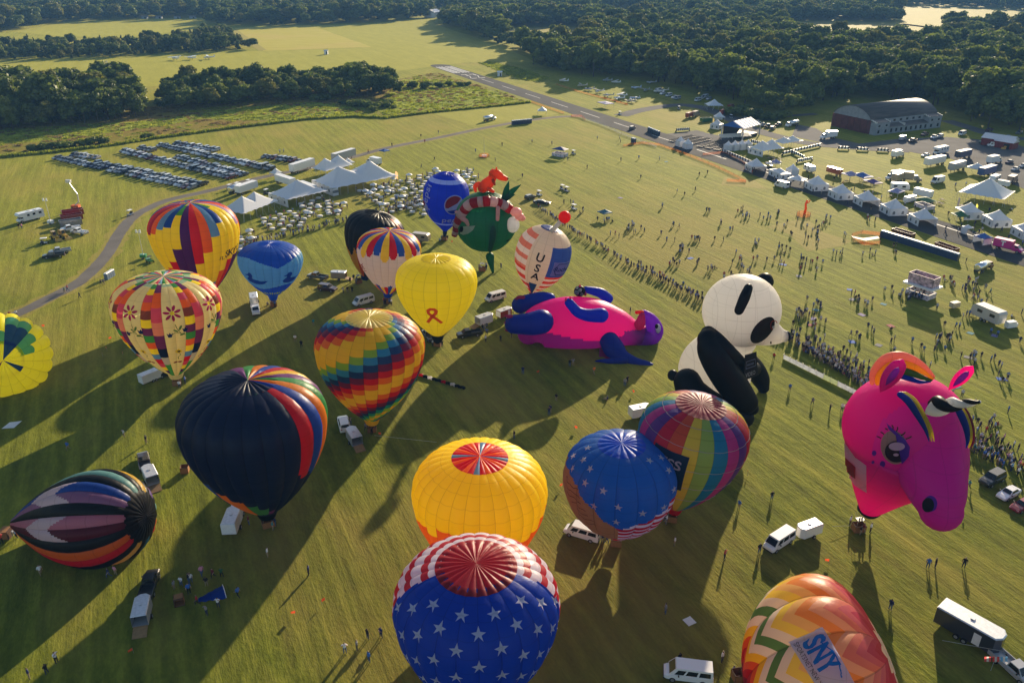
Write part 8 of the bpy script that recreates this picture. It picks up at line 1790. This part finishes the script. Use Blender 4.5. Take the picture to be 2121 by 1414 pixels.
m = MB(); m.box((0, 0, .9), (2.4, 1.2, 1.5)); m.box((1.6, 0, .5), (.8, .8, .9)); o = m.build('freezer', WHITEP, None, loc=G(2091, 678), rz=.3); tag(o, 'white freezer chest beside the tan concession trailer', 'freezer')
# --- striped barriers
BWM = [mat('barrier_black', (.015, .015, .017)), WHITEP]
def barrier(p, q, n_, label, h=1.2, z=.4):
    a, b_ = G(*p), G(*q); t = thing('striped_barrier', label, 'barrier', a, math.atan2(b_.y - a.y, b_.x - a.x)); l = (b_ - a).length
    for i in range(n_): m = MB(); m.box((l * (i + .5) / n_, 0, z + h / 2), (l / n_, .12, h)); m.build('stripe', BWM[i % 2], t)
    for x in (0, l): m = MB(); m.box((x, 0, .3), (.4, .6, .6)); m.build('foot', DARKP, t)
for i, (p, q, n_, l) in enumerate((((1735, 310), (1758, 311), 7, 'first black and white board on posts beside the road'), ((1774, 312), (1798, 313), 7, 'second black and white board on posts beside the road'), ((1816, 314), (1840, 315), 7, 'third black and white board beside the white box truck'), ((1620, 322), (1699, 304), 26, 'long black and white barrier round the enclosure'), ((1650, 338), (1682, 332), 16, 'short black and white barrier of the enclosure'), ((1640, 318), (1665, 330), 12, 'slanting black and white barrier of the enclosure'), ((1495, 315), (1565, 345), 26, 'black and white barrier along the seating'), ((1400, 273), (1428, 271), 13, 'black and white board behind the benches'), ((1555, 296), (1584, 303), 14, 'black and white barrier behind the pointed booths'))): barrier(p, q, n_, l)
# --- banner fence at the spectator line
a, b_ = G(1622, 743), G(1812, 838); t = thing('banner_fence', 'white banner fence in front of the spectators', 'banner', a, 0); dv = b_ - a; BAN = [mat('white_banner', (.6, .63, .68), trans=.2, var=.2, scale=1.2), mat('green_banner', (.5, .58, .3), trans=.2)]
for i in range(13): m = MB(); u, v = dv * (i / 13), dv * ((i + 1) / 13); m.add([(u.x, u.y, .05), (v.x, v.y, .05), (v.x, v.y, 1.1), (u.x, u.y, 1.1)], [(0, 1, 2, 3)]); m.build('banner_panel', BAN[i in (6, 7)], t); m = MB(); m.bar((u.x, u.y, 0), (u.x, u.y, 1.25), .035); m.build('post', ALU, t)
# --- blankets, gear and flags
BLK = [('blue', (.03, .1, .35)), ('grey', (.13, .13, .14)), ('teal', (.03, .16, .2)), ('lilac', (.18, .15, .28)), ('red', (.25, .04, .04))]
for i, (x, y) in enumerate(((1622, 548), (1655, 572), (1690, 642), (1685, 660), (1678, 673), (1760, 600), (1765, 620), (1830, 630), (1785, 652), (1845, 675), (1765, 708), (1820, 715), (2010, 690), (2060, 695), (1930, 860), (2075, 785), (2005, 740), (1980, 800), (1540, 600), (1500, 590), (1430, 535), (1450, 330), (1380, 335), (1285, 410), (1470, 620))):
    cn, cc = BLK[i % 5]; m = MB(); w_, h_ = random.uniform(1.3, 2.0), random.uniform(1.1, 1.7); m.box((0, 0, .03), (w_, h_, .05)); o = m.build('picnic_blanket', SHIRTM, None, loc=G(x, y), rz=random.uniform(0, 3)); o.color = (*cc, 1); tag(o, f'{cn} picnic blanket spread on the spectator grass', 'blanket', 'picnic blankets on the spectator grass')
t = thing('deflated_balloon', 'blue deflated balloon fabric being unrolled beside a basket', 'balloon fabric', G(436, 1236), .5); m = MB(); R_ = [[(lerp(-1.6, 1.9, i / 12), lerp(-1, 1, j / 8) * (.35 + 1.1 * i / 12), .12 + .55 * (i / 12) * (1 - (j / 4 - 1) ** 2) + .12 * math.sin(i * 1.7 + j * 2.3)) for j in range(9)] for i in range(13)]; m.add([p for r in R_ for p in r], [(i * 9 + j, i * 9 + j + 1, i * 9 + j + 10, i * 9 + j + 9) for i in range(12) for j in range(8)]); o = m.build('envelope', FABO, t, True); o.color = (*hx('#1d4fc0'), 1); m = MB(); m.tube([Vector(p) + Vector((0, 0, .04)) for p in R_[12]], .05, 5); m.build('hem', WHITEP, t)
def lone_basket(p, rz, label, tipped=False):
    t = thing('wicker_basket', label, 'basket', G(*p), rz); m = MB()
    for k in range(4): an = k * PI / 2; m.box((math.sin(an) * .6, -math.cos(an) * .6, .6), (1.28, .08, 1.1), an)
    m.box((0, 0, .08), (1.2, 1.2, .1)); m.build('body', WICKER, t); m = MB(); m.tube([(-.62, -.62, 1.17), (.62, -.62, 1.17), (.62, .62, 1.17), (-.62, .62, 1.17), (-.62, -.62, 1.17)], .07, 6); m.build('rim', SUEDE, t)
    if tipped: t.rotation_euler = (PI / 2, 0, rz); t.location.z = .65
lone_basket((372, 1243), .4, 'wicker basket lying on its side beside the blue fabric', True); lone_basket((384, 977), .2, 'wicker basket half behind the navy balloon'); lone_basket((1527, 1405), .2, 'wicker basket at the mouth of the chevron balloon')
t = thing('rolled_fabric', 'long roll of red, white and black fabric on the grass beside the rainbow balloon', 'fabric roll', G(868, 778)); a, b_ = G(868, 778), G(962, 806); dv = b_ - a
for i in range(10): m = MB(); m.tube([dv * (i / 10) + Vector((0, 0, .2)), dv * ((i + .5) / 10) + Vector((.1, .15, .3)), dv * ((i + 1) / 10) + Vector((0, 0, .2))], .32, 8); o = m.build('fold', FABO, t, True); o.color = (*[K['red'], K['black'], K['white'], K['black'], K['black']][i % 5], 1)
m = MB(); m.add([(0, 0, .05), (2.2, .3, .06), (2.6, 2.4, .3), (.3, 2.2, .1)], [(0, 1, 2, 3)]); o = m.build('white_sheet', VINYL, None, loc=G(3, 888)); tag(o, 'pale sheet lying on shaded grass near the stepped yellow balloon', 'sheet'); m = MB(); m.box((0, 0, .04), (1.3, 1.3, .06)); o = m.build('target_marker', VINYL, None, loc=G(1428, 1286), rz=.5); tag(o, 'white square marker sheet on the shaded grass', 'marker')
FL = [(88, 680), (232, 705), (213, 738), (222, 727), (255, 735), (1117, 775), (1310, 815), (1548, 985), (1716, 1168), (1990, 1068), (2033, 1300), (1165, 1010), (1190, 890), (667, 1252), (613, 1275), (277, 1352), (1240, 1118), (1010, 440), (810, 690), (935, 505), (790, 905), (1518, 1395)]
for x, y in FL:
    t = thing('marker_flag', 'small orange marker flag stuck in the launch field', 'flag', G(x, y), random.uniform(0, 6), 'orange marker flags'); m = MB(); m.bar((0, 0, 0), (0, 0, 1.0), .02, 4); m.build('stick', POSTM, t); m = MB(); m.add([(0, 0, 1.0), (.6, .1, .9), (.55, 0, .5), (0, 0, .55)], [(0, 1, 2, 3)]); m.build('cloth', mat('orange_flag_cloth', (.75, .1, .03), trans=.3), t)
for c, p, q, zz in (('line', (775, 905), (905, 925), 1.0), ('line', (1765, 1092), (1722, 1098), .8), ('line', (1950, 1330), (2070, 1372), 2.0)):
    a, b_ = G(*p), G(*q); m = MB(); m.bar(Vector((0, 0, .4)), (b_ - a) + Vector((0, 0, zz)), .03, 4); o = m.build('tether_rope', ROPE, None, loc=a); tag(o, {775: 'pale tether rope from the rainbow balloon basket', 1765: 'yellow tether rope at the unicorn basket', 1950: 'tether rope to the string of flags'}[p[0]], 'rope')
t = thing('flag_string', 'string of three national flags above the silver pickup', 'flags', G(2052, 1388)); m = MB(); m.bar((0, 0, 0), (0, 0, 2.4), .03); m.build('pole', ALU, t)
for i, cols in enumerate((((.6, .1, .1), (.6, .6, .6)), ((.65, .06, .05), (.65, .65, .65)), ((.15, .4, .7), (.65, .65, .65)))):
    x = -1.4 + i * 1.0
    for k in range(3): m = MB(); m.add([(x + k * .28, 0, 2.4), (x + (k + 1) * .28, 0, 2.38), (x + (k + 1) * .28, -.25, 1.8), (x + k * .28, -.25, 1.82)], [(0, 1, 2, 3)]); o = m.build('flag_panel', FABO, t); o.color = (*cols[k % 2], 1)
for x, y, c, l in ((2016, 448, (.7, .6, .1), 'yellow feather flag beside the pavilion tent'), (1475, 262, (.3, .25, .1), 'tall multicoloured banner beside the pointed tent at the stage'), (1535, 280, (.25, .2, .15), 'tall multicoloured banner in front of the stage'), (1980, 434, (.1, .1, .11), 'dark feather flag by the vendor road'), (820, 378, (.65, .4, .2), 'striped feather flag beside the largest marquee')):
    t = thing('feather_flag', l, 'flag', G(x, y), .3); m = MB(); m.bar((0, 0, 0), (0, 0, 4.2), .04); m.build('pole', ALU, t); m = MB(); m.add([(0, 0, 1.0), (.9, 0, 1.3), (.95, 0, 3.6), (.4, 0, 4.3), (0, 0, 4.2)], [(0, 1, 2, 3, 4)]); o = m.build('cloth', FABO, t); o.color = (*c, 1)
# --- lettering on the magenta truck and van stripes
for px_, py_ in ((2096, 521),):
    vt = [o for o in C.objects if o.get('label', '').startswith('magenta show truck')][0]
    for vs, fs in (text2d('T', 2.0, .1),):
        for sy in (-1, 1): m = MB(); m.add([(-2.6 + x * (1 if sy < 0 else -1), sy * 1.17, 2.1 + y) for x, y in vs], fs); o = m.build('lettering', WHITEP, vt)
# benches and stalls that fill the vendor strip
for i in range(26):
    x, y = random.choice(((1780 + random.uniform(-30, 40), 378 + random.uniform(-6, 10)), (1865 + random.uniform(-25, 15), 412 + random.uniform(-4, 6)), (1945 + random.uniform(-18, 18), 422 + random.uniform(-6, 6)), (2035 + random.uniform(-45, 45), 418 + random.uniform(-10, 14)), (1600 + random.uniform(-30, 30), 332 + random.uniform(-8, 8)))); t = thing('picnic_table', 'wooden picnic table among the food stalls', 'table', G(x, y), random.uniform(0, 3), 'picnic tables among the stalls'); m = MB(); m.box((0, 0, .75), (1.9, .8, .06)); m.build('table_top', mat('grey_timber', (.16, .12, .09), rough=.9), t)
    for sy in (-1, 1): m = MB(); m.box((0, sy * .75, .45), (1.9, .28, .05)); m.box((.7, sy * .4, .38), (.06, .9, .06)); m.build('bench', MATS['grey_timber'], t)
# ================================================================== summer haze in the air
m, nt, out = newmat('summer_haze'); nt.nodes.remove(out); out = nt.nodes.new('ShaderNodeOutputMaterial'); pv = N(nt, 'ShaderNodeVolumePrincipled'); pv.inputs['Color'].default_value = (.22, .5, 1.0, 1); pv.inputs['Density'].default_value = HAZE_D; pv.inputs['Anisotropy'].default_value = 0.0; L(nt, pv.outputs[0], out.inputs['Volume'])
b = MB(); b.box((0, 1500, 44), (17000, 7600, 94)); o = struct(b.build('haze', m), 'stuff'); o['label'] = 'pale blue summer haze filling the air over the airfield'; o['category'] = 'haze'
